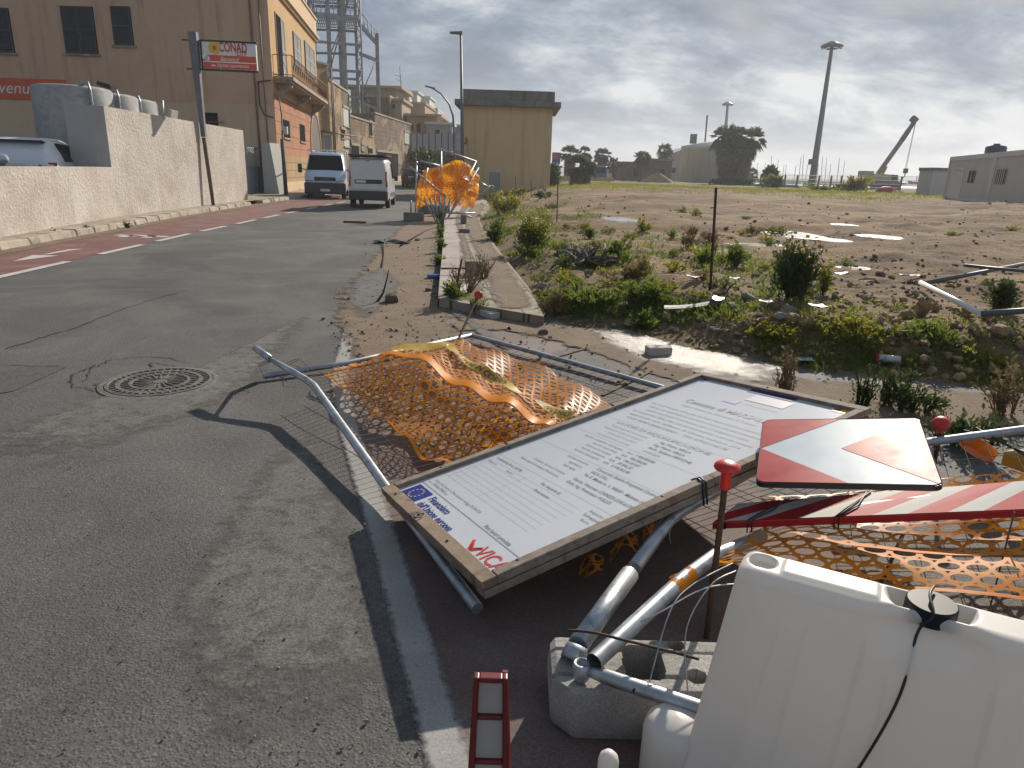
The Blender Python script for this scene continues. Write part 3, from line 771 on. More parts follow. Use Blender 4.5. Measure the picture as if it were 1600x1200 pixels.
bbox(0.02, BWd-0.02, 0.02, BHt-0.02, -0.0335, -0.0285, MB()).build('backing_board', WOOD_OLD, nb)
mbx = bbox(BWd-0.075, BWd-0.003, 0.003, BHt-0.01, -0.064, -0.034, MB()); mbx.build('back_rail', WOOD, nb, bevel=0.003)
mbx = bbox(0.003, 0.07, 0.01, BHt-0.01, -0.064, -0.034, MB()); bbox(0.075, BWd-0.08, 0.008, 0.075, -0.063, -0.034, mbx); mbx.build('back_rail', WOOD_OLD, nb, bevel=0.003)
INK = mat('black_print', (0.23, 0.23, 0.26), rough=0.35, var=0.1)
INKGREY = mat('faded_print', (0.38, 0.385, 0.41), rough=0.35, var=0.1)
BLUEINK = mat('blue_print', (0.012, 0.03, 0.22), rough=0.35, var=0.1)
NAVY = mat('navy_print', (0.015, 0.02, 0.16), rough=0.35, var=0.1)
REDINK = mat('red_print', (0.55, 0.05, 0.035), rough=0.35, var=0.1)
YELINK = mat('yellow_print', (0.75, 0.5, 0.03), rough=0.35, var=0.1)
LG = -0.0125
def btext(mb, s, x, y, size, width=None, mi=0, align='L', **k): put_text(mb, s, bp(x, y, LG), BX, BY, size, width, mi, 0.0, None, align, **k)
t = MB()
btext(t, 'Finanziato', 0.272, 0.125, 0.055, 0.20, 2, bold=0.012); btext(t, "dall'Unione europea", 0.272, 0.07, 0.055, 0.345, 2, bold=0.012)
btext(t, 'VICA', 0.842, 0.075, 0.092, 0.185, 3, bold=0.01)
for s_ in (0.0, 0.022):   # folded arrow emblem
    x0, y0 = 0.760+s_, 0.122
    for (p, q) in (((x0, y0-s_*0.8), (x0+0.045-s_*0.3, y0-0.045)), ((x0+0.045-s_*0.3, y0-0.045), (x0+0.085-s_*1.2, y0-0.005-s_*0.2))):
        d = V(q[0]-p[0], q[1]-p[1], 0); d /= np.linalg.norm(d); n = V(-d[1], d[0], 0)*0.007
        t.add([bp(p[0]-n[0], p[1]-n[1], LG), bp(q[0]-n[0], q[1]-n[1], LG), bp(q[0]+n[0], q[1]+n[1], LG), bp(p[0]+n[0], p[1]+n[1], LG)], [(0, 1, 2, 3)], 3)
def brect(x0, x1, y0, y1, mi, n=LG): t.add([bp(x0, y0, n), bp(x1, y0, n), bp(x1, y1, n), bp(x0, y1, n)], [(0, 1, 2, 3)], mi)
brect(0.085, 0.242, 0.062, 0.165, 2)
for k in range(12):       # ring of stars
    a = 2*math.pi*k/12; cxs, cys = 0.163+0.036*math.cos(a), 0.113+0.036*math.sin(a); P = []
    for q in range(10):
        r = (0.0075 if q % 2 == 0 else 0.003); b_ = math.pi/2+q*math.pi/5; P.append(bp(cxs+r*math.cos(b_), cys+r*math.sin(b_), LG+0.0008))
    t.add(P, [tuple(range(10))], 4)
brect(0.06, 1.0, 0.1825, 0.1855, 0)
btext(t, 'ulteriori informazioni ed altre notizie', 0.08, 0.205, 0.020, 0.22, 1)
btext(t, 'Inizio dei lavori e fine Lavori nr/gg 25/04/23', 0.10, 0.232, 0.022, 0.47, 0)
btext(t, 'Tel/fax 0923', 0.13, 0.208, 0.02, 0.13, 0)
btext(t, 'Fine lavori prevista', 0.69, 0.195, 0.028, 0.21, 0, bold=0.01)
for k in range(8): brect(0.10, 0.86, 0.300+0.034*k, 0.3012+0.034*k, 1)
brect(0.10, 0.1012, 0.30, 0.54, 1); brect(0.42, 0.4212, 0.30, 0.54, 1)
btext(t, 'SUBAPPALTI A. DITTE', 0.105, 0.556, 0.024, 0.24, 0, bold=0.01); btext(t, 'Per importi di', 0.53, 0.552, 0.026, 0.15, 0, bold=0.01); btext(t, 'Categorie', 0.09, 0.515, 0.02, 0.085, 0)
btext(t, 'lavori', 0.28, 0.515, 0.02, 0.06, 0); btext(t, 'Descrizione', 0.56, 0.500, 0.022, 0.12, 0, bold=0.01)
btext(t, 'Importo Lavori', 0.90, 0.553, 0.024, 0.16, 0); btext(t, 'Subappaltatori', 0.90, 0.522, 0.024, 0.16, 0); btext(t, 'Euro', 0.93, 0.49, 0.02, 0.05, 0)
yy_ = 0.80
rowsA = [('Impresa esecutrice', 'Consorzio Stabile Progettisti Costruttori', 0.80), ('appaltatrice', 'VICA S.R.L.', 0.765), ('Sede legale', 'Via E. Mattei n. 1, 98035 - Maletto (CT)', 0.73), ('Direttore Tecnico di Cantiere', 'Geom. Vincenzo CAPIZZI (335.6178692)', 0.675), ('Responsabile Sicurezza e Prevenzione', 'Dott. Ing. Francesco VULLO', 0.64)]
for (a, b_, y) in rowsA:
    btext(t, a, 0.53, y, 0.022, None, 0, 'R'); btext(t, b_, 0.60, y, 0.027, None, 0, bold=0.008)
for k, (a, b_) in enumerate([('Importo complessivo del progetto', '1.420.000,00'), ("Importo a base d'asta", '956.582,40'), ('Oneri per la sicurezza', '196.357,07'), ('Importo contrattuale', '37.541,37'), ('Somme a disposizione', '1.118.263,45')]):
    y = 1.0-0.034*k
    btext(t, a, 0.52, y, 0.022, None, 0, 'R'); btext(t, 'EUR' if k else 'Euro', 0.56, y, 0.02, None, 0, bold=0.015); btext(t, b_, 0.62, y, 0.025, None, 0, bold=0.015)
brect(0.06, 1.0, 0.83, 0.8315, 1); brect(0.06, 1.0, 1.035, 1.0365, 1); brect(0.06, 1.0, 0.595, 0.5965, 1); brect(0.06, 1.0, 1.235, 1.2362, 1)
for k, (a, b_) in enumerate([('Responsabile del Procedimento', 'Ing. Pietro VELLA'), ('Progettista e Direttore dei Lavori', 'Ing. Pietro VELLA'), ('Collaboratori e Ispettori', 'Arch. Stefano PIPITONE')]):
    y = 1.165-0.036*k
    btext(t, a, 0.50, y, 0.022, None, 1, 'R'); btext(t, b_, 0.59, y, 0.028, None, 0, bold=0.008)
btext(t, 'Coordinatore della sicurezza', 0.50, 1.055, 0.022, None, 1, 'R'); btext(t, '14/08/2024', 0.60, 1.055, 0.026, None, 1)
btext(t, 'LAVORI DI RIQUALIFICAZIONE', 0.5*BWd, 1.205, 0.034, 0.66, 1, 'C')
btext(t, 'Comune di MARSALA', 0.5*BWd, 1.615, 0.062, 0.56, 1, 'C', bold=0.012)
btext(t, 'Libero Consorzio Comunale di Trapani', 0.5*BWd, 1.565, 0.026, 0.50, 1, 'C')
para = ['Intervento finanziato nel quadro dei Fondi Strutturali di Investimento Europei', 'relativo alla riqualificazione del fronte a mare e alla pedonalizzazione', 'progetto esecutivo per la sistemazione urbana e il collegamento ciclabile', 'del lungomare della citta con pavimentazione e arredo urbano', 'approvato con delibera di Giunta numero 214', 'CUP B89F18000730001 - CIG 8795514C7E']
for k, s_ in enumerate(para): btext(t, s_, 0.5*BWd, 1.50-0.043*k, 0.027, 0.82-0.06*(k % 3), 1, 'C')
brect(0.42, 0.71, 1.90, 1.945, 5); brect(0.42, 0.51, 1.725, 1.775, 6); brect(0.50, 0.74, 1.80, 1.89, 7); brect(0.965, 1.0, 1.90, 1.94, 4); brect(0.93, 0.963, 1.90, 1.94, 3); brect(0.06, 0.10, 1.90, 1.94, 2)
btext(t, 'PROVINCIA REGIONALE', 0.55, 1.75, 0.018, 0.2, 1)
LAV = mat('lavender_print', (0.42, 0.42, 0.55), rough=0.35, var=0.1); PALEP = mat('pale_print', (0.52, 0.52, 0.57), rough=0.35, var=0.1)
t.build('print', [INK, INKGREY, BLUEINK, REDINK, YELINK, NAVY, LAV, PALEP], nb)
# wire ties and nails on the frame
mb = MB()
for y in (0.66, 1.32, 1.78):
    mb.tube([bp(-0.004, y, -0.04), bp(-0.004, y+0.01, 0.010), bp(0.03, y+0.004, 0.010), bp(0.05, y, -0.012)], 0.003, 6)
mb.tube([bp(BWd-0.075, 1.0, -0.008), bp(BWd-0.03, 0.985, 0.011), bp(BWd+0.004, 0.975, 0.004), bp(BWd+0.006, 0.965, -0.085)], 0.004, 6)
mb.tube([bp(BWd-0.075, 0.985, -0.008), bp(BWd-0.03, 0.995, 0.013), bp(BWd+0.005, 0.99, 0.004), bp(BWd+0.010, 0.98, -0.085)], 0.004, 6)
mb.tube([bp(0.43, 0.05, 0.006), bp(0.42, 0.02, 0.02), bp(0.45, 0.0, 0.016), bp(0.455, 0.03, 0.008)], 0.003, 6)
mb.build('wire_tie', BLACK_WIRE, nb)
mb = MB()
for (x, y) in ((0.13, 0.03), (0.72, 0.03), (0.42, 0.03), (BWd-0.035, 0.16), (BWd-0.03, 0.80), (BWd-0.03, 1.5), (0.02, 0.3), (0.5, BHt-0.02)): mb.lathe(bp(x, y, 0.0035), [(0.006, 0), (0.006, 0.004), (0.003, 0.005)], 8, axis=BN)
mb.build('nail_heads', BLACK_WIRE, nb)

# ---- orange net over the fallen fence
ctrl = [[g(503, 591, .05), g(560, 622, .08), g(612, 668, .10), g(655, 708, .10), g(720, 722, .10)],
        [g(520, 580, .12), g(585, 610, .16), g(650, 655, .14), g(720, 690, .15), g(790, 692, .14)],
        [g(545, 566, .16), g(628, 560, .30), g(712, 592, .31), g(790, 640, .28), g(860, 662, .22)],
        [g(600, 552, .10), g(660, 552, .22), g(735, 580, .16), g(810, 618, .14), g(890, 650, .12)],
        [g(640, 546, .10), g(690, 540, .16), g(770, 565, .12), g(850, 600, .10), g(922, 640, .10)],
        [g(670, 541, .09), g(725, 533, .13), g(800, 556, .11), g(880, 588, .10), g(965, 630, .09)]]
net_fn0 = spline_patch(ctrl)
def net1(u, v):
    p = net_fn0(u, v); p = p.copy()
    p[2] += 0.030*math.sin(u*13+v*3)*math.sin(v*9+1) + 0.02*math.sin(u*31+v*7)
    p[2] = max(p[2], 0.035)
    return p
on = MB(); net(on, net1, 26, 30, 0.38, 0.365, 12)
onet = on.build('orange_safety_net', ORANGE); tag(onet, 'orange plastic safety net draped over the fallen fence behind the notice board', 'safety net')
b1 = MB(); b1.grid(lambda u, v: net1(u, 0.395+v*0.05)+V(0, 0, .006), 60, 2); b1.grid(lambda u, v: net1(u, 0.0+v*0.03)+V(0, 0, .004), 60, 1); b1.build('net_band', ORANGE_Y, onet)

# ---- yellow warning tape
TAPE = mat('yellow_warning_tape', (0.50, 0.36, 0.035), rough=0.3, var=0.15, scale=20, trans=0.2)
tape_c = [net1(0.02, 0.72)+V(0.1, 0.25, 0.02), net1(0.2, 0.86), net1(0.36, 0.93), net1(0.47, 0.90), net1(0.60, 0.84), net1(0.75, 0.80), net1(0.9, 0.76), net1(1.0, 0.74)]
tape_c = [g(612, 548, .22), g(660, 543, .22), g(702, 541, .20), g(716, 556, .19), g(740, 573, .19), g(775, 594, .18), g(815, 618, .17), g(855, 637, .17), g(893, 655, .17)]
tl = [0]
for a, b in zip(tape_c, tape_c[1:]): tl.append(tl[-1]+np.linalg.norm(b-a))
def tape(x, y):
    xs = [np.interp(x, tl, [p[k] for p in tape_c]) for k in range(3)]
    x2 = [np.interp(min(x+0.05, tl[-1]), tl, [p[k] for p in tape_c]) for k in range(3)]; x1 = [np.interp(max(x-0.05, 0), tl, [p[k] for p in tape_c]) for k in range(3)]
    d = V(*x2)-V(*x1); d /= np.linalg.norm(d); n = np.cross(V(0, 0, 1), d); n /= np.linalg.norm(n)
    tw = 0.5*math.sin(x*6.0); n = n*math.cos(tw)+V(0, 0, 1)*math.sin(tw)
    return V(*xs)+n*y+V(0, 0, 0.012+0.008*math.sin(x*17))
tm = MB(); tm.grid(lambda u, v: tape(u*tl[-1], (v-0.5)*0.085), 90, 3)
tp = tm.build('warning_tape', TAPE); tag(tp, 'crumpled yellow warning tape with black lettering across the orange net', 'warning tape')
tt = MB()
for x0, s_ in ((tl[3]+0.05, 'LAVORI IN CORSO'), (tl[5]+0.42, 'LAVORI IN CORSO')):
    put_text(tt, s_, (0, 0, 0), (1, 0, 0), (0, 1, 0), 0.062, min(0.75, tl[-1]-x0-0.02), 0, fn=lambda x, y, x0=x0: tape(x0+x, y-0.024)+V(0, 0, 0.004), bold=0.02)
tt.build('lettering', BLACKP, tp)

# ---- red-capped steel rods
def capped_rod(base, top, label, tilt_cap=None):
    th = thing('capped_rod', base, label, 'steel rod', 'red capped rods')
    d = top-base; L = np.linalg.norm(d); d /= L
    m = MB(); n = int(L/0.012); m.tube([base+d*L*0.97*i/n for i in range(n+1)], [0.0105+0.0012*(i % 2) for i in range(n+1)], 8); m.build('rod', RUST, th)
    m = MB(); m.lathe(base+d*(L-0.085), [(0.0165, 0), (0.018, 0.004), (0.018, 0.062), (0.020, 0.066), (0.040, 0.070), (0.043, 0.076), (0.040, 0.084), (0.028, 0.093), (0.010, 0.098)], 18, axis=d); m.build('cap', REDCAP, th)
    return th
capped_rod(V(0.712, 2.095, 0), g(1131.5, 712, 0.69)*0+V(0.705, 2.09, 0.665), 'upright rusty rod with a mushroom shaped red cap in front of the notice board')
rb = g(697, 572, 0.0); capped_rod(rb, g(748, 460, 0.44), 'slanting dark rod with a red cap pushed through the orange net')
rb = g(1458, 735, 0.02); capped_rod(rb, g(1471, 660, 0.40), 'short leaning rod with a red cap behind the chevron plate')

# ---- support tube under the board, and the second fallen fence panel
BT = 0.17
t_a = g(903, 1008, BT+0.035); t_b = g(1046, 812, 0.27); t_c = g(1066, 797, 0.285); t_d = g(1188, 727, 0.36); t_e = t_d+(t_d-t_c)*0.35
sp = thing('bent_fence_post', t_a, 'thick galvanised tube rising from the concrete block to the notice board edge', 'steel tube')
def mixp(a, b, t): return a+(b-a)*t
MB().tube([t_a, mixp(t_a, t_b, 0.50)], 0.032, 16).build('lower_sleeve', GALV, sp)
MB().tube([mixp(t_a, t_b, 0.55), t_b, t_c, t_d, t_e], 0.0255, 16).build('tube', GALV, sp)
m = MB(); dd = (t_b-t_a)/np.linalg.norm(t_b-t_a)
m.tube([t_a-dd*0.035+V(0, 0, -0.03), t_a-dd*0.012+V(0, 0, -0.012), t_a], [0.038, 0.036, 0.0322], 16); m.build('flattened_end', GALV, sp)
fp2 = thing('fallen_fence_panel', g(1600, 690, 0), 'second fallen mesh fence panel, behind the chevron plate, carrying the yellow lamp', 'fence panel')
u_a = g(928, 1034, BT+0.075); u_b = g(1066, 906, 0.275); u_c = g(1118, 868, 0.275); u_d = g(1190, 838, 0.18)
MB().tube([u_a, u_b, u_c, u_d], 0.0255, 14, caps=False).build('side_tube', GALV, fp2)
m = MB(); m.tube([u_b-(u_b-u_a)*0.12, u_b+(u_c-u_b)*0.25], 0.0262, 14, caps=False); m.build('orange_tape', ORANGE, fp2)
w_a = g(912, 1046, BT+0.04); w_b = g(948, 1058, BT+0.05); w_c = g(1062, 1096, 0.22); w_d = w_c+(w_c-w_b)*1.2
m = MB(); m.tube([w_a, w_b, mixp(w_b, w_c, .5), w_c, w_d], [0.013, 0.021, 0.021, 0.021, 0.021], 12); m.build('end_tube', GALV, fp2)
m = MB(); m.lathe(w_a+V(-0.006, 0, -0.03), [(0.022, 0), (0.026, 0.01), (0.026, 0.05), (0.019, 0.055), (0.019, 0.01)], 14); m.build('torn_socket', GALV, fp2)
m = MB(); m.lathe(mixp(w_b, w_c, 0.38)+V(0, -0.0205, 0.003), [(0.006, 0), (0.0075, 0.001)], 10, axis=(0, -1, 0.1)); m.build('bolt_hole', DARK, fp2)
x_a = g(1405, 697, 0.30); x_b = g(1600, 671, 0.36); x_c = x_b+(x_b-x_a)*0.9; x_z = x_a-(x_b-x_a)*0.4
MB().tube([x_z, x_a, x_b, x_c], 0.021, 12).build('long_rail', GALV_DULL, fp2)
m = MB()
for k in range(14):
    t_ = k/13; a = mixp(x_z, x_c, t_); b_ = V(1.25+1.6*t_, 2.15-0.05*t_, 0.12+0.05*math.sin(k)); m.tube([a, mixp(a, b_, .5)+V(0, 0, -.03), b_], 0.0020, 4, caps=False)
for k in range(1, 6):
    m.tube([mixp(mixp(x_z, x_c, t_), V(1.25+1.6*t_, 2.15, 0.12), k/6) for t_ in np.linspace(0, 1, 6)], 0.0020, 4, caps=False)
m.build('wire_mesh', RUSTWIRE, fp2)

# loose springy wires by the block
for pts, lab in (([(1010, 1085, .18), (1045, 960, .34), (1080, 915, .38), (1145, 880, .40)], 'thin springy wire curling up from the block to the upright rod'), ([(1075, 1085, .18), (1072, 985, .33), (1110, 915, .42), (1150, 892, .43)], 'thin springy wire curling up beside the barrier edge'), ([(960, 990, .22), (1025, 960, .30), (1105, 918, .36), (1190, 912, .36)], 'thin wire running along the lower tube towards the large meshed net'), ([(1055, 800, .32), (1050, 820, .26), (1046, 835, .22), (1048, 850, .2)], 'short wire end hanging from the bend of the upper tube')):
    P = [g(a, b, z) for a, b, z in pts]; fnp = spline_patch([P, P]); m = MB()
    m.tube([fnp(t_, 0.5) for t_ in np.linspace(0, 1, 18)], 0.0022, 5, caps=False)
    tag(m.build('loose_wire', GALV), lab, 'wire')
P = [g(888, 985, .275), g(925, 988, .30), g(975, 1000, .30), g(1040, 1016, .26), g(1092, 1030, .24)]; fnp = spline_patch([P, P])
m = MB(); m.tube([fnp(t_, .5) for t_ in np.linspace(0, 1, 16)], 0.0042, 6)
bw = m.build('binding_wire', mat('rusty_twine', (0.06, 0.035, 0.025), rough=.8, var=.3)); tag(bw, 'rusty binding wire tied around both tubes above the concrete block', 'wire')

# ---- concrete fence block with holes
cb = thing('fence_block', (0.15, 1.62, 0), 'heavy concrete fence foot with round holes, holding the fallen tubes', 'concrete block')
bx0, bx1, by0, by1 = 0.143, 0.80, 1.615, 1.862
def in_hole(x, y):
    for (hx, hy, rx, ry) in ((0.415, 1.745, 0.058, 0.075), (0.70, 1.755, 0.058, 0.07)):
        a = ((x-hx)/rx)**4+((y-hy)/ry)**4
        if a < 1: return 1
    for (hx, hy, r) in ((0.53, 1.83, 0.026), (0.56, 1.69, 0.03), (0.29, 1.79, 0.02)):
        if (x-hx)**2+(y-hy)**2 < r*r: return 1
    return 0
nxb, nyb = 132, 50
def block_top(u, v):
    x = bx0+u*(bx1-bx0); y = by0+v*(by1-by0); ch = 0.055
    dxl, dyl = x-bx0, y-by0
    e = min(dxl, bx1-x, dyl, by1-y)
    z = BT-max(0, 0.016-e)*0.7
    if in_hole(x, y): z = 0.03
    for gy in (1.685, 1.795):
        if abs(y-gy) < 0.007: z -= 0.012
    z += 0.004*float(fbm(np.array([x*40]), np.array([y*40]), 3)[0])
    # cut corner at the near left, narrower foot
    if dxl+dyl < ch: s_ = (ch-dxl-dyl)/2; x += s_; y += s_
    dxl2 = x-bx0+0; d2 = by1-y
    if dxl2+d2 < 0.03: s_ = (0.03-dxl2-d2)/2; x += s_; y -= s_
    return (x, y, z)
m = MB(); m.grid(block_top, nxb, nyb, smooth=False)
ring = [block_top(i/nxb, 0) for i in range(nxb+1)]+[block_top(1, j/nyb) for j in range(1, nyb+1)]+[block_top(i/nxb, 1) for i in range(nxb-1, -1, -1)]+[block_top(0, j/nyb) for j in range(nyb-1, 0, -1)]
n_ = len(ring); cxm, cym = (bx0+bx1)/2, (by0+by1)/2
vs = [r for r in ring]+[(cxm+(r[0]-cxm)*1.02, cym+(r[1]-cym)*1.05, 0.08) for r in ring]+[(cxm+(r[0]-cxm)*1.0, cym+(r[1]-cym)*1.02, 0.02) for r in ring]+[(cxm+(r[0]-cxm)*0.95, cym+(r[1]-cym)*0.94, 0.0) for r in ring]
m.add(vs, [(q*n_+i, (q+1)*n_+i, (q+1)*n_+(i+1) % n_, q*n_+(i+1) % n_) for q in range(3) for i in range(n_)], smooth=True)
m.build('block', CONC, cb)

# ---- chevron plate
ks = 1.13
CP = [EYE+(V(*p)-EYE)*ks for p in ((0.807, 2.1, 0.602), (1.294, 1.909, 0.696), (1.468, 2.379, 0.749), (0.981, 2.57, 0.655))]
cfn = plane_fn(*CP)
CN = np.cross(CP[1]-CP[0], CP[3]-CP[0]); CN /= np.linalg.norm(CN)
cs = thing('chevron_plate', CP[0], 'square red and white chevron plate glinting in the sun, resting on the fallen fence', 'road sign')
def plate_z(u, v): return cfn(u, v)+CN*(0.004*math.sin(3*u+1)*math.sin(4*v))
def rr(u0, u1, v0, v1, r, n=6):
    P = []
    for (cx_, cy_, a0) in ((u1-r, v1-r, 0), (u0+r, v1-r, 90), (u0+r, v0+r, 180), (u1-r, v0+r, 270)):
        for k in range(n+1): a = math.radians(a0+90*k/n); P.append((cx_+r*math.cos(a), cy_+r*math.sin(a)))
    return P
out = rr(0, 1, 0, 1, 0.055)
m = MB(); m.extr([cfn(*p)-CN*0.022 for p in out], CN*0.020); m.build('back_pan', BLACKP, cs)
def _retro(name, c0, c1):
    k = NT(name)
    c = k.mix(k.ramp(k.noise(6, 5), [(0.35, 0.0), (0.65, 1.0)]), c0, c1)
    scr = k.ramp(k.noise(7, 9, 0.8, 2.5, (1, 6, 1), None, (0, 0, .6)), [(0.66, 0.0), (0.70, 1.0)])
    c = k.mix(k.math('MULTIPLY', scr, 0.45), c, (0.6, 0.56, 0.53))
    k.base(c); k.set(Roughness=k.ramp(k.noise(5, 6, 0.7), [(0.3, 0.30), (0.7, 0.44)])); k.p.inputs['Specular IOR Level'].default_value = 0.13; k.p.inputs['IOR'].default_value = 1.25
    k.p.inputs['Sheen Weight'].default_value = 0.0
    return k.m
RETRO_R = _retro('retroreflective_red', (0.33, 0.035, 0.04), (0.40, 0.055, 0.06)); RETRO_W = _retro('retroreflective_white', (0.42, 0.50, 0.56), (0.50, 0.57, 0.62))
def clip(poly, a, b, c):     # keep a*u+b*v+c >= 0
    o = []
    for i in range(len(poly)):
        p, q = poly[i], poly[(i+1) % len(poly)]; fp_, fq = a*p[0]+b*p[1]+c, a*q[0]+b*q[1]+c
        if fp_ >= 0: o.append(p)
        if (fp_ >= 0) != (fq >= 0): t_ = fp_/(fp_-fq); o.append((p[0]+(q[0]-p[0])*t_, p[1]+(q[1]-p[1])*t_))
    return o
inn = rr(0.008, 0.992, 0.008, 0.992, 0.05)
def region(lines, mi, mb_, lift):
    p = inn
    for l in lines:
        p = clip(p, *l)
        if len(p) < 3: return
    mb_.add([cfn(*q)+CN*lift for q in p], [tuple(range(len(p)))], mi)
m = MB()
# white chevron pointing left (-u): tips (0.01,.5); outer arms reach the top and bottom edges at u ~ .52; inner notch at (.5,.5) to the right corners
region([], 0, m, 0.0)
m.build('white_face', RETRO_W, cs)
m = MB()
region([(-0.5, 0.52, -0.5*0.52+0.004)], 0, m, 0.0012)          # upper left triangle
region([(-0.5, -0.52, 0.5*0.52+0.004)], 0, m, 0.0012)         # lower left triangle
region([(0.5, 0.5, -0.5), (0.5, -0.5, 0.0)], 0, m, 0.0012)      # right triangle
m.build('red_fields', RETRO_R, cs)
m = MB()
for i in range(len(out)):
    a, b_ = out[i], out[(i+1) % len(out)]; ci = lambda p: (0.5+(p[0]-.5)*0.991, 0.5+(p[1]-.5)*0.991)
    m.add([cfn(*a)-CN*0.001, cfn(*b_)-CN*0.001, cfn(*ci(b_))+CN*0.0022, cfn(*ci(a))+CN*0.0022], [(0, 1, 2, 3)], 0, True)
m.build('rim', mat('dark_rim', (0.10, 0.03, 0.03), rough=.4, var=.2), cs)

# ---- striped barrier plank
q0 = g(1113, 816, 0.27); q1 = g(1600, 797, 0.385); r0 = g(1152, 787, 0.29); r1 = g(1600, 751, 0.42)
ext = 1.18; q1 = q0+(q1-q0)*ext; r1 = r0+(r1-r0)*ext
pl = thing('barrier_plank', q0, 'long red and white striped barrier plank lying on the orange net', 'barrier plank')
PN = np.cross(q1-q0, r0-q0); PN /= np.linalg.norm(PN); th_ = 0.032
m = MB(); m.hexa([q0-PN*th_, q1-PN*th_, r1-PN*th_, r0-PN*th_], [q0, q1, r1, r0]); m.build('plank', mat('red_lacquer', (0.33, 0.012, 0.02), rough=.4, var=.15, scale=8), pl, bevel=0.003)
pfn = plane_fn(q0+PN*0.002, q1+PN*0.002, r1+PN*0.002, r0+PN*0.002)
# stripes from pixel crossings along the near edge (bottom) and far edge (top)
Lp = np.linalg.norm(q1-q0)
lo_e = [0.0, 0.045, 0.135, 0.235, 0.35, 0.48, 0.62, 0.76, 0.90, 1.05]; sl = 0.20
m = MB(); mR = MB()
for k in range(-2, 6):
    a0 = 0.03+k*0.205; a1 = a0+0.095; s_ = 0.17
    P = [(a0, 0.02), (a1, 0.02), (a1+s_, 0.98), (a0+s_, 0.98)]
    P = clip(P, 1, 0, -0.006); P = clip(P, -1, 0, 0.994)
    if len(P) >= 3: m.add([pfn(*p) for p in P], [tuple(range(len(P)))])
    P = [(a1, 0.02), (a1+0.110, 0.02), (a1+0.110+s_, 0.98), (a1+s_, 0.98)]; P = clip(P, 1, 0, -0.006); P = clip(P, -1, 0, 0.994)
    if len(P) >= 3: mR.add([pfn(*p) for p in P], [tuple(range(len(P)))])
m.build('white_stripes', mat('white_reflective', (0.50, 0.50, 0.47), rough=.55, var=.06, spec=.1), pl); mR.build('red_stripes', REDPAINT, pl)
m = MB(); m.box(mixp(q0, q1, 0.028)+V(0, -0.003, -0.016), (0.03, 0.006, 0.026)); m.build('end_notch', DARK, pl)
m = MB()
for s_ in (0.10, 0.34):
    for o_ in (0, 0.012):
        m.tube([pfn(s_+o_, 0)+V(0, -0.004, -0.05), pfn(s_+o_, -0.01)+V(0, 0, 0.003), pfn(s_+0.02+o_*2, 0.4)+V(0, 0, 0.006), pfn(s_+0.055-o_, 1.0)+V(0, 0, 0.004)], 0.0028, 6)
m.build('wire_tie', BLACK_WIRE, pl)

# ---- second orange net, large meshes, under the plank and hanging towards the barrier
c2 = [[g(1044, 902, .22), g(1180, 880, .27), g(1310, 905, .27), g(1450, 922, .27), g(1600, 938, .27), g(1780, 955, .26)],
      [g(1090, 882, .27), g(1200, 858, .30), g(1320, 868, .30), g(1460, 880, .29), g(1600, 890, .29), g(1780, 900, .28)],
      [g(1128, 858, .26), g(1220, 832, .27), g(1330, 838, .25), g(1460, 842, .26), g(1600, 840, .26), g(1780, 845, .26)],
      [g(1165, 836, .24), g(1250, 818, .24), g(1350, 812, .25), g(1470, 806, .28), g(1600, 802, .31), g(1780, 800, .32)],
      [g(1200, 800, .22), g(1270, 795, .22), g(1370, 790, .22), g(1480, 780, .24), g(1600, 774, .26), g(1780, 765, .27)],
      [g(1185, 775, .20), g(1300, 770, .20), g(1400, 760, .22), g(1490, 745, .28), g(1600, 736, .30), g(1780, 725, .30)]]
n2 = spline_patch(c2)
def net2(u, v):
    p = n2(u, v).copy(); p[2] += 0.010*math.sin(u*11+v*3)*math.sin(v*7+2)
    return p
m = MB(); net(m, net2, 15, 13, 0.40, 0.35, 14)
o2 = m.build('orange_safety_net', ORANGE); tag(o2, 'large meshed orange safety net under the striped plank, behind the white barrier', 'safety net')
m = MB(); m.grid(lambda u, v: net2(u, 0.0+v*0.02)+V(0, -0.012+v*.01, .003), 60, 1); m.grid(lambda u, v: net2(u, 0.28+v*0.02)+V(0, 0, .003), 60, 1); m.build('net_band', ORANGE, o2)
# scrap of orange net hanging under the board
m = MB(); sA, sB = g(905, 895, 0.0), g(1022, 818, 0.0)
net(m, lambda u, v: sA+(sB-sA)*u+V(-0.02, -0.17, 0.0)*v*(0.75+0.25*math.sin(u*9+1))+V(0, 0, 0.03+0.03*math.sin(u*14)), 7, 2, 0.30, 0.34, 10)
o3 = m.build('orange_net_scrap', ORANGE); tag(o3, 'torn scrap of orange net on the ground in the shade under the notice board', 'net scrap')

# ---- yellow hazard lamp hooked on the far rail
hl_c = g(1497, 690, .24); hl_d = g(1575, 716, .24)
ax = hl_d-hl_c; Lx = np.linalg.norm(ax); ax /= Lx
LAMPY = mat('amber_lens', (0.75, 0.27, 0.012), rough=.3, var=.15, scale=15, trans=.3, bump=.2, bscale=60, bdist=.003)
hz_ = thing('hazard_lamp', hl_c, 'amber hazard lamp with a black strap lying behind the chevron plate', 'hazard lamp')
pn = np.cross(ax, V(0, 0, 1)); pn /= np.linalg.norm(pn); pu = np.cross(pn, ax)
def lens(r, h0, h1, sc): 
    mm = MB(); prof = [(r*0.82, h0-0.012), (r, h0), (r, h1), (r*0.9, h1+0.010), (r*0.55, h1+0.016)]
    mm.lathe(hl_c+ax*Lx*sc, prof, 28, axis=pu*0.75-pn*0.55+ax*0.1); return mm
lens(0.088, -0.02, 0.02, 0.42).build('lens', LAMPY, hz_)
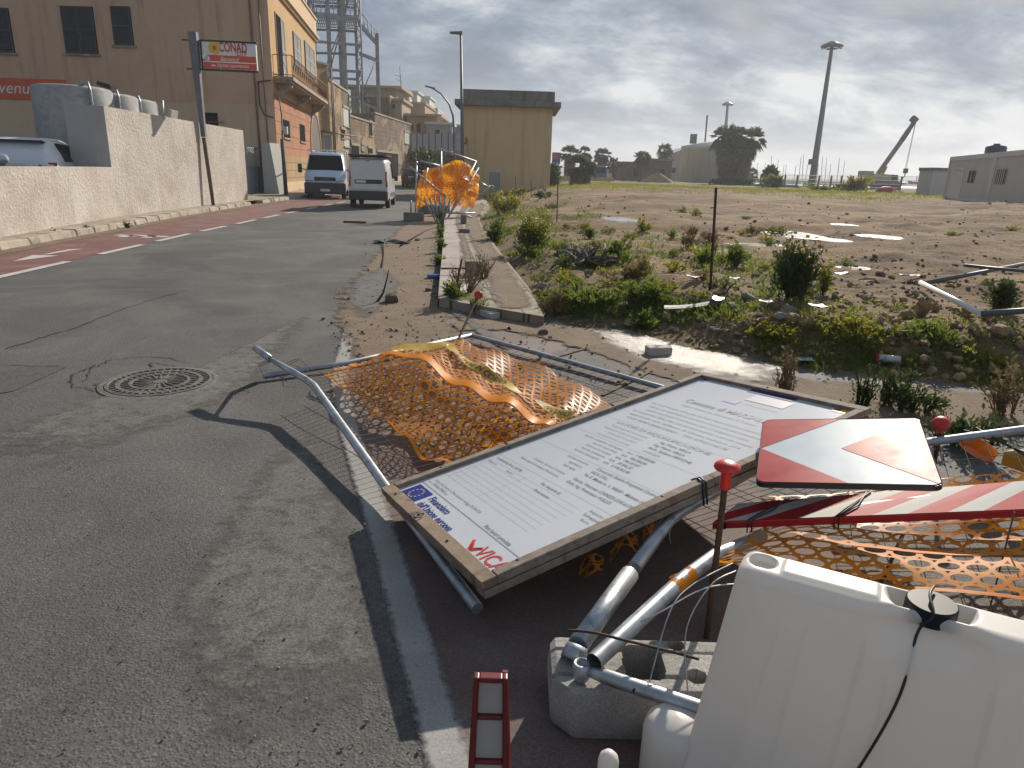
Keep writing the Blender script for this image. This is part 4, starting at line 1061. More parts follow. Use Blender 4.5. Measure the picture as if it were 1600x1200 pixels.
mm = MB(); mm.obox(hl_c+ax*Lx*0.95-pn*0.05-pu*0.035, ax*0.17, pn*0.09, pu*0.075); mm.build('battery_case', mat('yellow_case', (0.62, 0.30, 0.03), rough=.45, var=.1), hz_, bevel=0.012)
mm = MB(); mm.tube([hl_c-pn*0.03+pu*0.06, hl_c+ax*0.10-pn*0.03+pu*0.066, hl_c+ax*0.13-pn*0.07+pu*0.03, hl_c+ax*0.05-pn*0.09+pu*0.02], 0.004, 6); mm.build('strap', BLACK_WIRE, hz_)
mm = MB(); mm.obox(hl_c+ax*Lx*1.2+pu*0.05, ax*0.14, pn*0.03, pu*0.02); mm.tube([hl_c+ax*Lx*1.2+pu*0.05, x_b+V(-.25, 0, 0)], 0.006, 6); mm.build('bracket', BLACKP, hz_)

# ---- delineator
dl = thing('delineator', (-0.02, 1.255, 0), 'small red plastic delineator with white reflector panels, standing on the asphalt', 'delineator')
def dpt(x, z): return V(-0.0265+x*(0.037+(0.5-z)*0.036), 1.262-(0.5-z)*0.03, z)
m = MB(); DT = 0.497
def dl_slab(z0, z1, x0, x1, yoff, thk, mm):
    a, b_, c_, d_ = dpt(x0, z0), dpt(x1, z0), dpt(x1, z1), dpt(x0, z1); o = V(0, thk, 0); y_ = V(0, yoff, 0)
    mm.hexa([a+y_, b_+y_, b_+y_+o, a+y_+o], [d_+y_, c_+y_, c_+y_+o, d_+y_+o])
for (z0, z1, x0, x1) in ((0.0, DT, -1, -0.66), (0.0, DT, 0.70, 1.0), (DT-0.013, DT, -0.659, 0.699), (0.388, 0.400, -0.659, 0.699), (0.268, 0.280, -0.659, 0.699), (0.150, 0.162, -0.659, 0.699), (0.0, 0.03, -0.659, 0.699)): dl_slab(z0, z1, x0, x1, 0, 0.022, m)
m.build('frame', mat('dark_red_plastic', (0.15, 0.014, 0.016), rough=.4, var=.15, scale=15), dl, bevel=0.003)
for (z0, z1) in ((0.401, DT-0.014), (0.281, 0.387), (0.163, 0.267), (0.031, 0.149)):
    mm = MB(); dl_slab(z0, z1, -0.655, 0.695, 0.008, 0.006, mm); mm.build('reflector', mat('white_reflector', (0.38, 0.355, 0.335), rough=.3, var=.06, scale=9), dl)
m = MB(); m.extr([dpt(1, 0.0)+V(0.002, .022, 0), dpt(1, DT)+V(0.001, .022, 0), dpt(1, DT)+V(0, .030, 0), dpt(1, 0)+V(0.01, .07, 0)], (-0.012, 0, 0)); m.build('rear_fin', mat('dark_red_plastic', (0, 0, 0)), dl)
m = MB(); m.box((-0.02, 1.30, 0.012), (0.24, 0.22, 0.024)); m.build('base', BLACKP, dl, bevel=0.008)

# ---- white water-filled barrier
BF0 = V(0.540, 1.452, 0); ang = math.radians(-27.7); bu = V(math.cos(ang), math.sin(ang), 0); bv = V(-math.sin(ang), math.cos(ang), 0); BZ = 0.672; BW = 0.128
wb = thing('plastic_barrier', BF0, 'large cream white water filled plastic barrier with a black filler cap, nearest the camera', 'barrier')
def smin(a): return max(0.0, a)
def bar_pt(x, s):
    """x along, s 0..1 round the section: front bottom -> top -> back bottom"""
    Rr = 0.035
    ex = Rr-math.sqrt(max(0.0, Rr*Rr-smin(Rr-x)**2)) if x < Rr else 0.0
    zt = BZ-ex*0.8
    slope_f, slope_b = 0.30, 0.26
    if s < 0.46:
        t_ = s/0.46; z = t_*(zt-0.035); y = ex-slope_f*(zt-z)*0.62-0.02*sstep(0.25, 0.0, z)
        # flared ribs on the front
        w = 0
        for rx_ in (0.150, 0.320, 0.560, 0.730, 0.93):
            half = 0.020+0.018*(zt-z)
            w += float(sstep(half+0.010, half, abs(x-rx_-(-0.010)*(zt-z))))
        y -= 0.010*w*float(sstep(zt-0.075, zt-0.12, z))
        if abs(x-0.405) < 0.13: 
            y += 0.028*float(sstep(0.13, 0.05, abs(x-0.405)))*float(sstep(zt-0.11, zt-0.03, z))
    elif s < 0.54:
        a = (s-0.46)/0.08*math.pi/2; cy_ = ex+0.035; y = cy_-0.035*math.cos(a); z = zt-0.035+0.035*math.sin(a)
        if abs(x-0.405) < 0.13: y += 0.028*float(sstep(0.13, 0.05, abs(x-0.405)))*(1-(s-0.46)/0.08)
    elif s < 0.74:
        t_ = (s-0.54)/0.20; y0 = ex+0.035; y1 = BW-ex-0.025; y = y0+(y1-y0)*t_; z = zt
        z -= 0.018*float(sstep(1.0, 0.75, math.hypot((x-0.052)/0.034, (y-0.070)/0.036)))         # dimple
        if 0.095 < x < 0.305: z += 0.005*float(sstep(0.0, 0.006, min(x-0.095, 0.305-x)))*float(sstep(0.0, 0.02, t_*(y1-y0)+.01))
        z -= 0.030*float(sstep(1.0, 0.72, math.hypot((x-0.405)/0.092, (y-0.085)/0.085)))          # scoop round the cap
    elif s < 0.80:
        a = (s-0.74)/0.06*math.pi/2; y = BW-ex-0.025+0.025*math.sin(a); z = zt-0.025+0.025*math.cos(a)
    else:
        t_ = (s-0.80)/0.20; z = (1-t_)*(zt-0.025); y = BW-ex+slope_b*(zt-z)*0.62
    xx = x-0.105*(zt-z)*float(sstep(0.5, 0.0, x))
    return BF0+bu*xx+bv*y+V(0, 0, z)
xs = list(np.concatenate([np.linspace(0, 0.035, 9), np.linspace(0.04, 0.62, 150), np.linspace(0.625, 1.05, 70)])); NS = 118
ss = np.concatenate([np.linspace(0, 0.46, 34), np.linspace(0.47, 0.54, 8), np.linspace(0.547, 0.74, 34), np.linspace(0.75, 0.80, 6), np.linspace(0.82, 1, 10)])
m = MB(); vs = [bar_pt(x, s) for x in xs for s in ss]; n_ = len(ss)
m.add(vs, [(i*n_+j, i*n_+j+1, (i+1)*n_+j+1, (i+1)*n_+j) for i in range(len(xs)-1) for j in range(n_-1)]+[tuple(range(n_-1, -1, -1)), tuple((len(xs)-1)*n_+k for k in range(n_))], smooth=True)
kk = NT('cream_white_polyethylene')
c = kk.mix(kk.ramp(kk.noise(2.5, 5), [(0.3, 0.0), (0.7, 1.0)]), (0.74, 0.72, 0.68), (0.80, 0.78, 0.75))
c = kk.mix(kk.ramp(kk.noise(18, 8, 0.75), [(0.60, 0.0), (0.80, 0.35)]), c, (0.38, 0.30, 0.22))
c = kk.mix(kk.ramp(kk.noise(6, 9, 0.8, 2.0, (6, 6, .7)), [(0.60, 0.0), (0.72, 0.22)]), c, (0.30, 0.26, 0.21))
c = kk.mix(kk.ramp(kk.noise(40, 4, 0.8, 1.5, (1, 8, 1), None, (0, .5, .8)), [(0.70, 0.0), (0.73, 0.35)]), c, (0.42, 0.38, 0.33))
kk.base(c); kk.set(Roughness=0.42); kk.p.inputs['Specular IOR Level'].default_value = 0.35; kk.bump(kk.noise(90, 4), 0.06, 0.002); kk.translucent((0.78, 0.74, 0.68), 0.30)
POLY = kk.m
m.build('body', POLY, wb)
m = MB(); cc = BF0+bu*0.405+bv*0.072+V(0, 0, BZ-0.030)
m.lathe(cc, [(0.050, 0.0), (0.0515, 0.004), (0.0515, 0.034), (0.0505, 0.037), (0.048, 0.039), (0.0, 0.0392)], 48, smooth=False); m.build('filler_cap', mat('black_rubber_cap', (0.016, 0.018, 0.022), rough=.5, var=.2, spec=.25), wb)
m = MB(); f_ = bar_pt(0.0, 0.12); m.lathe(BF0+bu*(-0.088)+bv*(-0.02)+V(0, 0, 0.0), [(0.075, 0), (0.083, 0.02), (0.083, 0.175), (0.076, 0.202), (0.055, 0.218), (0.0, 0.224)], 24); m.build('end_connector', POLY, wb)
m = MB(); pk = g(951, 1185, .27); m.lathe((pk[0], pk[1], 0), [(0.024, 0), (0.024, 0.262), (0.021, 0.276), (0.012, 0.287), (0.0, 0.29)], 20)
pg = m.build('white_peg', POLY); tag(pg, 'round topped white plastic peg standing beside the barrier end', 'peg')
P = [g(1460, 935, BZ+.02)+V(0, 0, .005), cc+V(-.005, 0.005, .052), cc+bv*(-0.054)+V(0, 0, .034), bar_pt(0.385, 0.455)+bv*(-.004), bar_pt(0.375, 0.36)+bv*(-.006), bar_pt(0.335, 0.24)+bv*(-.012), bar_pt(0.28, 0.10)+bv*(-.010)]
P = [cc+bv*0.05+V(0.004, 0, .050)]+P[1:]
fnp = spline_patch([P, P]); m = MB(); m.tube([fnp(t_, .5) for t_ in np.linspace(0, 1, 40)], 0.0032, 6)
o = m.build('black_cord', BLACK_WIRE); tag(o, 'thin black cord running over the filler cap and down the white barrier', 'cord')
# thin vertical rods sticking out behind the barrier
m = MB(); m.tube([g(1548, 945, .0)+V(0, 0.0, 0), g(1585, 800, .42)], 0.003, 6); o = m.build('thin_rod', RUSTWIRE); tag(o, 'thin bare wire rod standing in the large meshed net', 'wire rod')
m = MB(); m.tube([g(1375, 915, 0.0), g(1412, 832, .14)], 0.008, 8); o = m.build('short_rod', RUST); tag(o, 'short dark rod on the ground seen through the large meshed net', 'steel rod')
# flattened shadowless foot: rubber pad at the board foot
# ---- manhole cover
mh = thing('manhole_cover', (-2.571, 4.856, 0), 'round cast iron manhole cover set in the broken asphalt', 'manhole cover')
IRON = mat('worn_cast_iron', (0.135, 0.128, 0.118), rough=.7, var=.25, scale=12, col2=(0.07, 0.066, 0.06), c2scale=20, c2at=.55, bump=.4, bscale=70, bdist=.004)
m = MB(); c_ = V(-2.571, 4.856, 0.0)
m.lathe(c_, [(0.355, -0.01), (0.355, 0.013), (0.335, 0.016), (0.330, 0.006), (0.29, 0.006), (0.288, 0.014), (0.262, 0.014), (0.260, 0.006), (0.205, 0.006), (0.203, 0.014), (0.183, 0.014), (0.181, 0.006), (0.05, 0.006), (0.048, 0.013), (0.0, 0.013)], 64, smooth=False); m.build('plate', IRON, mh)
m = MB()
for r0_, r1_, n_, w_ in ((0.065, 0.175, 20, 0.011), (0.21, 0.252, 30, 0.013), (0.293, 0.326, 40, 0.014)):
    for k in range(n_):
        a = 2*math.pi*(k+0.3)/n_; m.box((c_[0]+(r0_+r1_)/2*math.cos(a), c_[1]+(r0_+r1_)/2*math.sin(a), 0.010), (r1_-r0_, w_, 0.010), rz=a)
m.build('raised_pattern', IRON, mh)
m = MB(); m.lathe(c_, [(0.40, -0.02), (0.40, 0.0065), (0.362, 0.010), (0.362, -0.02)], 64, smooth=False); m.build('frame_ring', mat('broken_mortar', (0.16, 0.145, 0.125), rough=.95, var=.3, scale=14, bump=.7, bscale=40, bdist=.02), mh)
# ================================================================== LEFT SIDE OF THE STREET
class Facade:
    """a vertical plane: P0 (x, y), direction d; points are (s, z), out is towards the viewer"""
    def __init__(s, P0, P1):
        s.P = np.array(P0[:2], float); d = np.array(P1[:2], float)-s.P; s.L = float(np.linalg.norm(d)); s.d = d/s.L
        n = np.array([s.d[1], -s.d[0]])
        if n @ (-s.P) < 0: n = -n
        s.n = n
    def px(s, x, y):
        r = ray(x, y)
        # t*r.xy = P + a*d
        A = np.array([[r[0], -s.d[0]], [r[1], -s.d[1]]]); t, a = np.linalg.solve(A, s.P)
        return float(a), float(CAM_H+r[2]*t)
    def p(s, a, z, o=0.0):
        q = s.P+s.d*a+s.n*o; return V(q[0], q[1], z)
    def box(s, mb, a0, a1, z0, z1, o0, o1, mi=0):
        return mb.hexa([s.p(a0, z0, o0), s.p(a1, z0, o0), s.p(a1, z0, o1), s.p(a0, z0, o1)], [s.p(a0, z1, o0), s.p(a1, z1, o0), s.p(a1, z1, o1), s.p(a0, z1, o1)], mi)
    def pxbox(s, x0, y0, x1, y1):
        xm, ym = (x0+x1)/2, (y0+y1)/2
        return s.px(x0, ym)[0], s.px(x1, ym)[0], s.px(xm, y1)[1], s.px(xm, y0)[1]

def plaster(name, a, b, rough=0.92, sc=0.6, bump=0.35, bscale=25, streak=0.35, streak_col=None, bdist=0.015):
    k = NT(name)
    c = k.mix(k.ramp(k.noise(sc, 8, 0.65, 0.7), [(0.36, 0.0), (0.64, 1.0)]), a, b)
    if streak:
        sv = k.ramp(k.noise(1.0, 6, 0.65, 0.4, (2.2, 2.2, 0.16)), [(0.52, 0.0), (0.72, 1.0)])
        c = k.mix(k.math('MULTIPLY', sv, streak), c, streak_col or tuple(v*0.45 for v in a))
    c = k.mix(0.2, c, k.ramp(k.noise(60, 4, 0.7), [(0.3, 0.0), (0.7, 1.0)]), 'OVERLAY')
    k.base(c); k.set(Roughness=rough); k.p.inputs['Specular IOR Level'].default_value = 0.2
    k.bump(k.noise(bscale, 7, 0.68), bump, bdist)
    return k.m
def blocks(name, a, b, mortar, bw=0.5, rh=0.25, plasterc=None, amount=0.5, ms=0.012, rot=0.0):
    """stone or block courses on a vertical wall, partly under old plaster"""
    k = NT(name)
    sx = k.n('ShaderNodeSeparateXYZ'); k.put(sx.inputs[0], k.tc)
    cb_ = k.n('ShaderNodeCombineXYZ'); k.put(cb_.inputs[0], k.math('ADD', sx.outputs[0], k.math('MULTIPLY', sx.outputs[1], 1.0))); k.put(cb_.inputs[1], sx.outputs[2])
    br = k.n('ShaderNodeTexBrick'); k.put(br.inputs['Vector'], cb_.outputs[0]); br.inputs['Scale'].default_value = 1.0
    br.inputs['Brick Width'].default_value = bw; br.inputs['Row Height'].default_value = rh; br.inputs['Mortar Size'].default_value = ms; br.inputs['Mortar Smooth'].default_value = 0.3
    br.inputs['Color1'].default_value = (*a, 1); br.inputs['Color2'].default_value = (*b, 1); br.inputs['Mortar'].default_value = (*mortar, 1)
    c = k.mix(k.ramp(k.noise(0.7, 8, 0.65), [(0.4, 0.0), (0.62, 0.5)]), br.outputs['Color'], tuple(v*0.6 for v in a))
    h = br.outputs['Fac']
    if plasterc:
        f = k.ramp(k.noise(0.35, 8, 0.62, 0.8, (1, 1, 1.3)), [(amount-0.02, 0.0), (amount+0.02, 1.0)])
        pc = k.mix(k.ramp(k.noise(1.5, 7, 0.65), [(0.35, 0.0), (0.65, 1.0)]), plasterc, tuple(v*0.7 for v in plasterc))
        c = k.mix(f, c, pc); h = k.math('MULTIPLY', h, k.math('SUBTRACT', 1.0, f))
    c = k.mix(0.2, c, k.ramp(k.noise(40, 5, 0.7), [(0.3, 0.0), (0.7, 1.0)]), 'OVERLAY')
    k.base(c); k.set(Roughness=0.95); k.p.inputs['Specular IOR Level'].default_value = 0.15
    k.bump(k.math('SUBTRACT', k.math('MULTIPLY', k.noise(18, 6, 0.7), 0.6), h), 0.6, 0.03)
    return k.m
WALL_ROUGH = plaster('rough_cast_plaster', (0.45, 0.395, 0.34), (0.58, 0.54, 0.495), bump=0.9, bscale=11, streak=0.4, streak_col=(0.38, 0.29, 0.22), bdist=0.06, sc=0.8)
WALL_SMOOTH = plaster('smooth_grey_plaster', (0.40, 0.39, 0.375), (0.45, 0.44, 0.425), bump=0.15, streak=0.15)
PINKW = plaster('faded_terracotta_plaster', (0.54, 0.355, 0.235), (0.60, 0.40, 0.27), streak=0.4, streak_col=(0.17, 0.10, 0.065), bump=0.2)
TANW = plaster('tan_plaster', (0.56, 0.415, 0.275), (0.62, 0.46, 0.31), streak=0.2, bump=0.2)
OCHREW = plaster('ochre_street_plaster', (0.47, 0.30, 0.145), (0.52, 0.34, 0.17), streak=0.35, streak_col=(0.25, 0.15, 0.08), bump=0.25)
SALMON = blocks('salmon_rusticated_plaster', (0.45, 0.23, 0.135), (0.42, 0.215, 0.125), (0.17, 0.09, 0.06), 60.0, 0.62, None, 0.5, 0.022)
BASEST = blocks('yellow_stone_base', (0.46, 0.33, 0.17), (0.40, 0.28, 0.15), (0.16, 0.11, 0.06), 0.9, 0.42, None, 0.5, 0.02)
SHUT = mat('dark_green_grey_shutter', (0.045, 0.05, 0.055), rough=.6, var=.2, scale=6)
SHUTL = mat('grey_shutter', (0.22, 0.22, 0.22), rough=.6, var=.2, scale=6)
STONETR = mat('balcony_stone', (0.33, 0.27, 0.19), rough=.9, var=.25, scale=3, col2=(0.16, 0.13, 0.10), c2scale=4, c2at=.55, bump=.4, bscale=30)
IRONR = mat('rusty_red_railing', (0.16, 0.06, 0.035), rough=.75, var=.3, scale=10)
PIPE = mat('brown_downpipe', (0.16, 0.10, 0.075), rough=.6, var=.2)
CABLE = mat('black_cable', (0.02, 0.02, 0.022), rough=.7, var=.2)

def shutter(parent, fac, a0, a1, z0, z1, m=SHUT, out=0.0, name='shutter', leaves=2):
    mb = MB(); w = a1-a0
    for q in range(leaves):
        b0 = a0+w*q/leaves+0.015; b1 = a0+w*(q+1)/leaves-0.015; fr = 0.07
        fac.box(mb, b0, b0+fr, z0, z1, out, out+0.055); fac.box(mb, b1-fr, b1, z0, z1, out, out+0.055)
        fac.box(mb, b0+fr, b1-fr, z0, z0+fr, out, out+0.055); fac.box(mb, b0+fr, b1-fr, z1-fr, z1, out, out+0.055); fac.box(mb, b0+fr, b1-fr, (z0+z1)/2-0.04, (z0+z1)/2+0.04, out, out+0.055)
        n = int((z1-z0)/0.09)
        for i in range(n):
            z = z0+fr+(z1-z0-2*fr)*(i+0.5)/n
            mb.hexa([fac.p(b0+fr, z-0.035, out+0.012), fac.p(b1-fr, z-0.035, out+0.012), fac.p(b1-fr, z-0.030, out+0.050), fac.p(b0+fr, z-0.030, out+0.050)],
                    [fac.p(b0+fr, z+0.030, out+0.005), fac.p(b1-fr, z+0.030, out+0.005), fac.p(b1-fr, z+0.035, out+0.012), fac.p(b0+fr, z+0.035, out+0.012)])
    return mb.build(name, m, parent)
def opening(parent, fac, a0, a1, z0, z1, m=DARK, frame=None, out=0.012, sill=True, name='window', sillm=STONETR):
    mb = MB(); fac.box(mb, a0, a1, z0, z1, -0.05, out)
    w = mb.build(name, m, parent)
    if frame:
        mf = MB(); t = 0.06
        fac.box(mf, a0-t, a0, z0-t, z1+t, 0, out+0.03); fac.box(mf, a1, a1+t, z0-t, z1+t, 0, out+0.03); fac.box(mf, a0, a1, z1, z1+t, 0, out+0.03)
        o = mf.build('frame', frame, None); o.parent = w; o.location = (0, 0, 0)
        for vtx in o.data.vertices: vtx.co -= Vector(parent.location)
    if sill:
        ms = MB(); fac.box(ms, a0-0.1, a1+0.1, z0-0.10, z0-0.01, -0.02, 0.10); s_ = ms.build('sill', sillm, parent)
    return w

# ---- low and high plaster wall
LW = Facade(g(-300, 425, .12), g(185, 338, .12)); HW = Facade(g(185, 338, .12), g(388, 312, .12))
lw_ = thing('plaster_wall', (LW.P[0], LW.P[1], 0), 'long rough plastered boundary wall, low in front of the car and stepping up high', 'wall')
zl0 = 1.36
mb = MB(); LW.box(mb, -8, LW.L, 0, zl0, -0.35, 0); mb.build('low_wall', WALL_ROUGH, lw_)
mb = MB(); HW.box(mb, 0.0, HW.L, 0, 2.83, -0.38, 0.0); mb.build('high_wall', WALL_ROUGH, lw_)
# end pier faces the camera
mb = MB(); e0 = HW.p(0, 0, 0.0); HW.box(mb, -0.03, 0.0, zl0-0.02, 2.83, -0.98, 0.001); HW.box(mb, 0.0, 0.4, 0, 2.828, -0.98, -0.385); mb.build('end_pier', WALL_SMOOTH, lw_)

# ---- supermarket building
FC = V(-12.63, 38.2, 0)
SF = Facade((FC[0], FC[1]), (-40, 38.2))       # side that faces the camera
d7 = math.radians(-7.62); ST = Facade((FC[0], FC[1]), (FC[0]+math.sin(d7)*16.6, FC[1]+math.cos(d7)*16.6))
pb = thing('corner_building', FC, 'ochre and terracotta corner building with dark shutters and an iron balcony', 'building')
ZC = 10.3
fe = ST.p(ST.L, 0)
mb = MB(); mb.prism([(FC[0], FC[1]), (fe[0], fe[1]), (fe[0]-26, fe[1]), (FC[0]-26, FC[1])], 0, ZC-0.01)
# split: the camera side above the paint line, the street side
mb.build('core_wall', TANW, pb)
zpaint = SF.px(330, 161)[1]
mb = MB(); SF.box(mb, 0.0, 25.9, zpaint, ZC-0.02, 0.0, 0.012); mb.build('side_wall', PINKW, pb)
mb = MB(); zmid = ST.px(470, 150)[1]; zb = ST.px(437, 243)[1]
ST.box(mb, -0.012, ST.L, 5.05, ZC-0.02, 0.0, 0.013); mb.build('street_wall', OCHREW, pb)
mb = MB(); ST.box(mb, -0.012, ST.L, 2.05, 5.05, 0.0, 0.022); mb.build('rusticated_wall', SALMON, pb)
mb = MB(); ST.box(mb, -0.012, ST.L, 0.6, 2.05, 0.0, 0.034); mb.build('stone_base', BASEST, pb)
mb = MB(); ST.box(mb, -0.012, ST.L, 0.0, 0.62, 0.0, 0.060); mb.build('plinth', TANW, pb)
mb = MB()
for (o_, z0, z1) in ((0.16, ZC-0.28, ZC-0.12), (0.30, ZC-0.12, ZC+0.06), (0.12, ZC+0.06, ZC+1.1), (0.2, ZC+1.1, ZC+1.22)):
    ST.box(mb, -0.3, ST.L+0.1, z0, z1, -0.3, o_); SF.box(mb, 0.31, 25.9, z0, z1, -0.3, o_)
mb.build('cornice', TANW, pb)
for (x0, y0, x1, y1) in ((98, 10, 150, 84), (175, 10, 207, 71), (-28, 12, 19, 82)):
    a1, a0, z0, z1 = SF.pxbox(x0, y0, x1, y1)
    opening(pb, SF, a0, a1, z0, z1, DARK, None, 0.014)
    shutter(pb, SF, a0+.02, a1-.02, z0, z1, SHUT, 0.016, leaves=2 if x1-x0 > 35 else 1)
a1, a0, z0, z1 = SF.pxbox(320, 176, 341, 205); opening(pb, SF, a0, a1, z0, z1, DARK, None, 0.014)
mb = MB(); SF.box(mb, a0-.35, a1+.1, (z0+z1)/2-.02, (z0+z1)/2+.02, 0.03, 0.06); mb.build('window_bar', PIPE, pb)
for x in (397, 411):
    s_, z_ = SF.px(x, 100); mb = MB(); mb.tube([SF.p(s_, ZC-0.3, 0.07), SF.p(s_, 1.0, 0.07)], 0.055 if x == 397 else 0.035, 8); mb.build('downpipe', PIPE, pb)
mb = MB(); s0, z0 = SF.px(404, 128); s1, z1 = SF.px(432, 126); s2, z2 = SF.px(411, 180)
mb.tube([SF.p(s0, z0, .06), SF.p(0.05, z1, .06)], 0.03, 6); mb.tube([SF.p(s0, z0, .06), SF.p(s0, z2+.5, .06), SF.p(s2-.1, z2, .06), SF.p(0.05, z2-.1, .06)], 0.03, 6); mb.build('wall_conduit', CABLE, pb)
# stains under the sills
# street-side openings
for (x0, y0, x1, y1, m_, nm) in ((432, 30, 444, 126, DARK, 'balcony_door'), (458, 56, 469, 104, SHUTL, 'shutter'), (476, 72, 490, 118, SHUTL, 'shutter')):
    a0, a1, z0, z1 = ST.pxbox(x0, y0, x1, y1)
    opening(pb, ST, a0, a1, z0, z1, DARK, STONETR if m_ is DARK else None, 0.03, False, 'opening' if m_ is not DARK else 'balcony_door')
    if m_ is DARK: shutter(pb, ST, a0+(a1-a0)*.55, a1, z0, z1, SHUTL, 0.033, leaves=1)
    else: shutter(pb, ST, a0, a1, z0, z1, SHUTL, 0.033)
for (x0, y0, x1, y1) in ((442, 188, 452, 215), (468, 195, 476, 221)):
    a0, a1, z0, z1 = ST.pxbox(x0, y0, x1, y1); opening(pb, ST, a0, a1, z0, z1, DARK, None, 0.035, True)
# arched doorway
a0, a1, z0, z1 = ST.pxbox(485, 180, 499, 246); z0 = 0.15
pts = [(a0, z0), (a1, z0)]+[((a0+a1)/2+(a1-a0)/2*math.cos(t), z1-(a1-a0)/2+(a1-a0)/2*math.sin(t)) for t in np.linspace(0, math.pi, 14)]
mb = MB(); mb.extr([ST.p(a, z, -0.02) for a, z in pts], np.append(ST.n*0.062, 0)); mb.build('arched_door', mat('old_brown_door', (0.09, 0.055, 0.035), rough=.7, var=.3), pb)
mb = MB(); rr_ = (a1-a0)/2; cxa = (a0+a1)/2; zc = z1-rr_
arc = [(cxa+(rr_)*math.cos(t), zc+rr_*math.sin(t)) for t in np.linspace(0, math.pi, 14)]; arc2 = [(cxa+(rr_+.28)*math.cos(t), zc+(rr_+.28)*math.sin(t)) for t in np.linspace(0, math.pi, 14)]
for i in range(13): mb.hexa([ST.p(*arc[i], .02), ST.p(*arc2[i], .02), ST.p(*arc2[i+1], .02), ST.p(*arc[i+1], .02)], [ST.p(*arc[i], .085), ST.p(*arc2[i], .085), ST.p(*arc2[i+1], .085), ST.p(*arc[i+1], .085)])
for (b0, b1) in ((a0-.28, a0), (a1, a1+.28)): ST.box(mb, b0, b1, z0, zc, .02, .085)
mb.build('door_surround', STONETR, pb)
# balcony
b0, zb0 = ST.px(430, 128); b1, zb1 = ST.px(492, 150); zb = 4.95+0.35
b0 = max(0.3, ST.px(427, 125)[0]); b1 = ST.px(489, 148)[0]; zb = ST.px(455, 136)[1]
mb = MB(); ST.box(mb, b0, b1, zb-0.20, zb, 0.0, 1.0); ST.box(mb, b0+.05, b1-.05, zb-0.30, zb-0.20, 0.0, 0.9); mb.build('balcony_slab', STONETR, pb, bevel=.02)
for t in np.linspace(b0+0.7, b1-0.7, 3):
    mb = MB(); prof = [(0, zb-0.30), (0.82, zb-0.30), (0.80, zb-0.48), (0.62, zb-0.56), (0.45, zb-0.72), (0.22, zb-0.80), (0.12, zb-0.98), (0, zb-1.02)]
    mb.extr([ST.p(t-.16, z, o) for o, z in prof], np.append(ST.d*0.32, 0)); mb.build('bracket', STONETR, pb, bevel=.015)
mb = MB(); rh = 1.0
crn = [ST.p(b0+.05, 0, 0.02), ST.p(b0+.05, 0, .94), ST.p(b1-.05, 0, .94), ST.p(b1-.05, 0, 0.02)]
for zq in (0.08, rh): mb.tube([c+V(0, 0, zb+zq) for c in crn], 0.022, 6)
for i in range(3):
    Lq = np.linalg.norm(crn[i+1]-crn[i]); nq = max(4, int(Lq/0.24))
    for k in range(nq+1):
        p = mixp(crn[i], crn[i+1], k/nq); mb.tube([p+V(0, 0, zb), p+V(0, 0, zb+rh)], 0.012, 5)
        if k < nq and k % 3 == 1: q = mixp(crn[i], crn[i+1], (k+1)/nq); mb.tube([p+V(0, 0, zb+.2), q+V(0, 0, zb+.8)], 0.010, 4)
        if k < nq and k % 3 == 2: q = mixp(crn[i], crn[i+1], (k+1)/nq); mb.tube([p+V(0, 0, zb+.8), q+V(0, 0, zb+.2)], 0.010, 4)
mb.build('railing', IRONR, pb)
# banner and flood lamp on the side wall
a1, a0, z0, z1 = SF.pxbox(-70, 122, 105, 155)
bn = thing('shop_banner', SF.p(a0, z0, 0.03), 'orange shop banner with white script lettering on the terracotta wall', 'banner')
mb = MB(); SF.box(mb, a0, a1, z0, z1, 0.016, 0.05); mb.build('panel', mat('orange_banner', (0.62, 0.10, 0.03), rough=.5, var=.08), bn)
mb = MB(); put_text(mb, 'Benvenuti', SF.p(SF.px(-38, 150)[0], z0+0.28, 0.056), (1, 0, 0), (0, 0, 1), 0.80, SF.px(-38, 150)[0]-SF.px(63, 140)[0], 0, shear=0.25); mb.build('lettering', WHITEPAINT, bn)
s_, z_ = SF.px(168, 134)
fl = thing('flood_lamp', SF.p(s_, z_, 0.1), 'small black floodlight on the terracotta wall above the tanks', 'floodlight')
mb = MB(); mb.box(SF.p(s_, z_, 0.35), (0.62, 0.22, 0.14), rx=-.5, ry=.25); mb.build('housing', BLACKP, fl, bevel=.02)
mb = MB(); mb.tube([SF.p(s_, z_, 0.02), SF.p(s_, z_, 0.32)], 0.035, 8); mb.build('arm', BLACKP, fl)

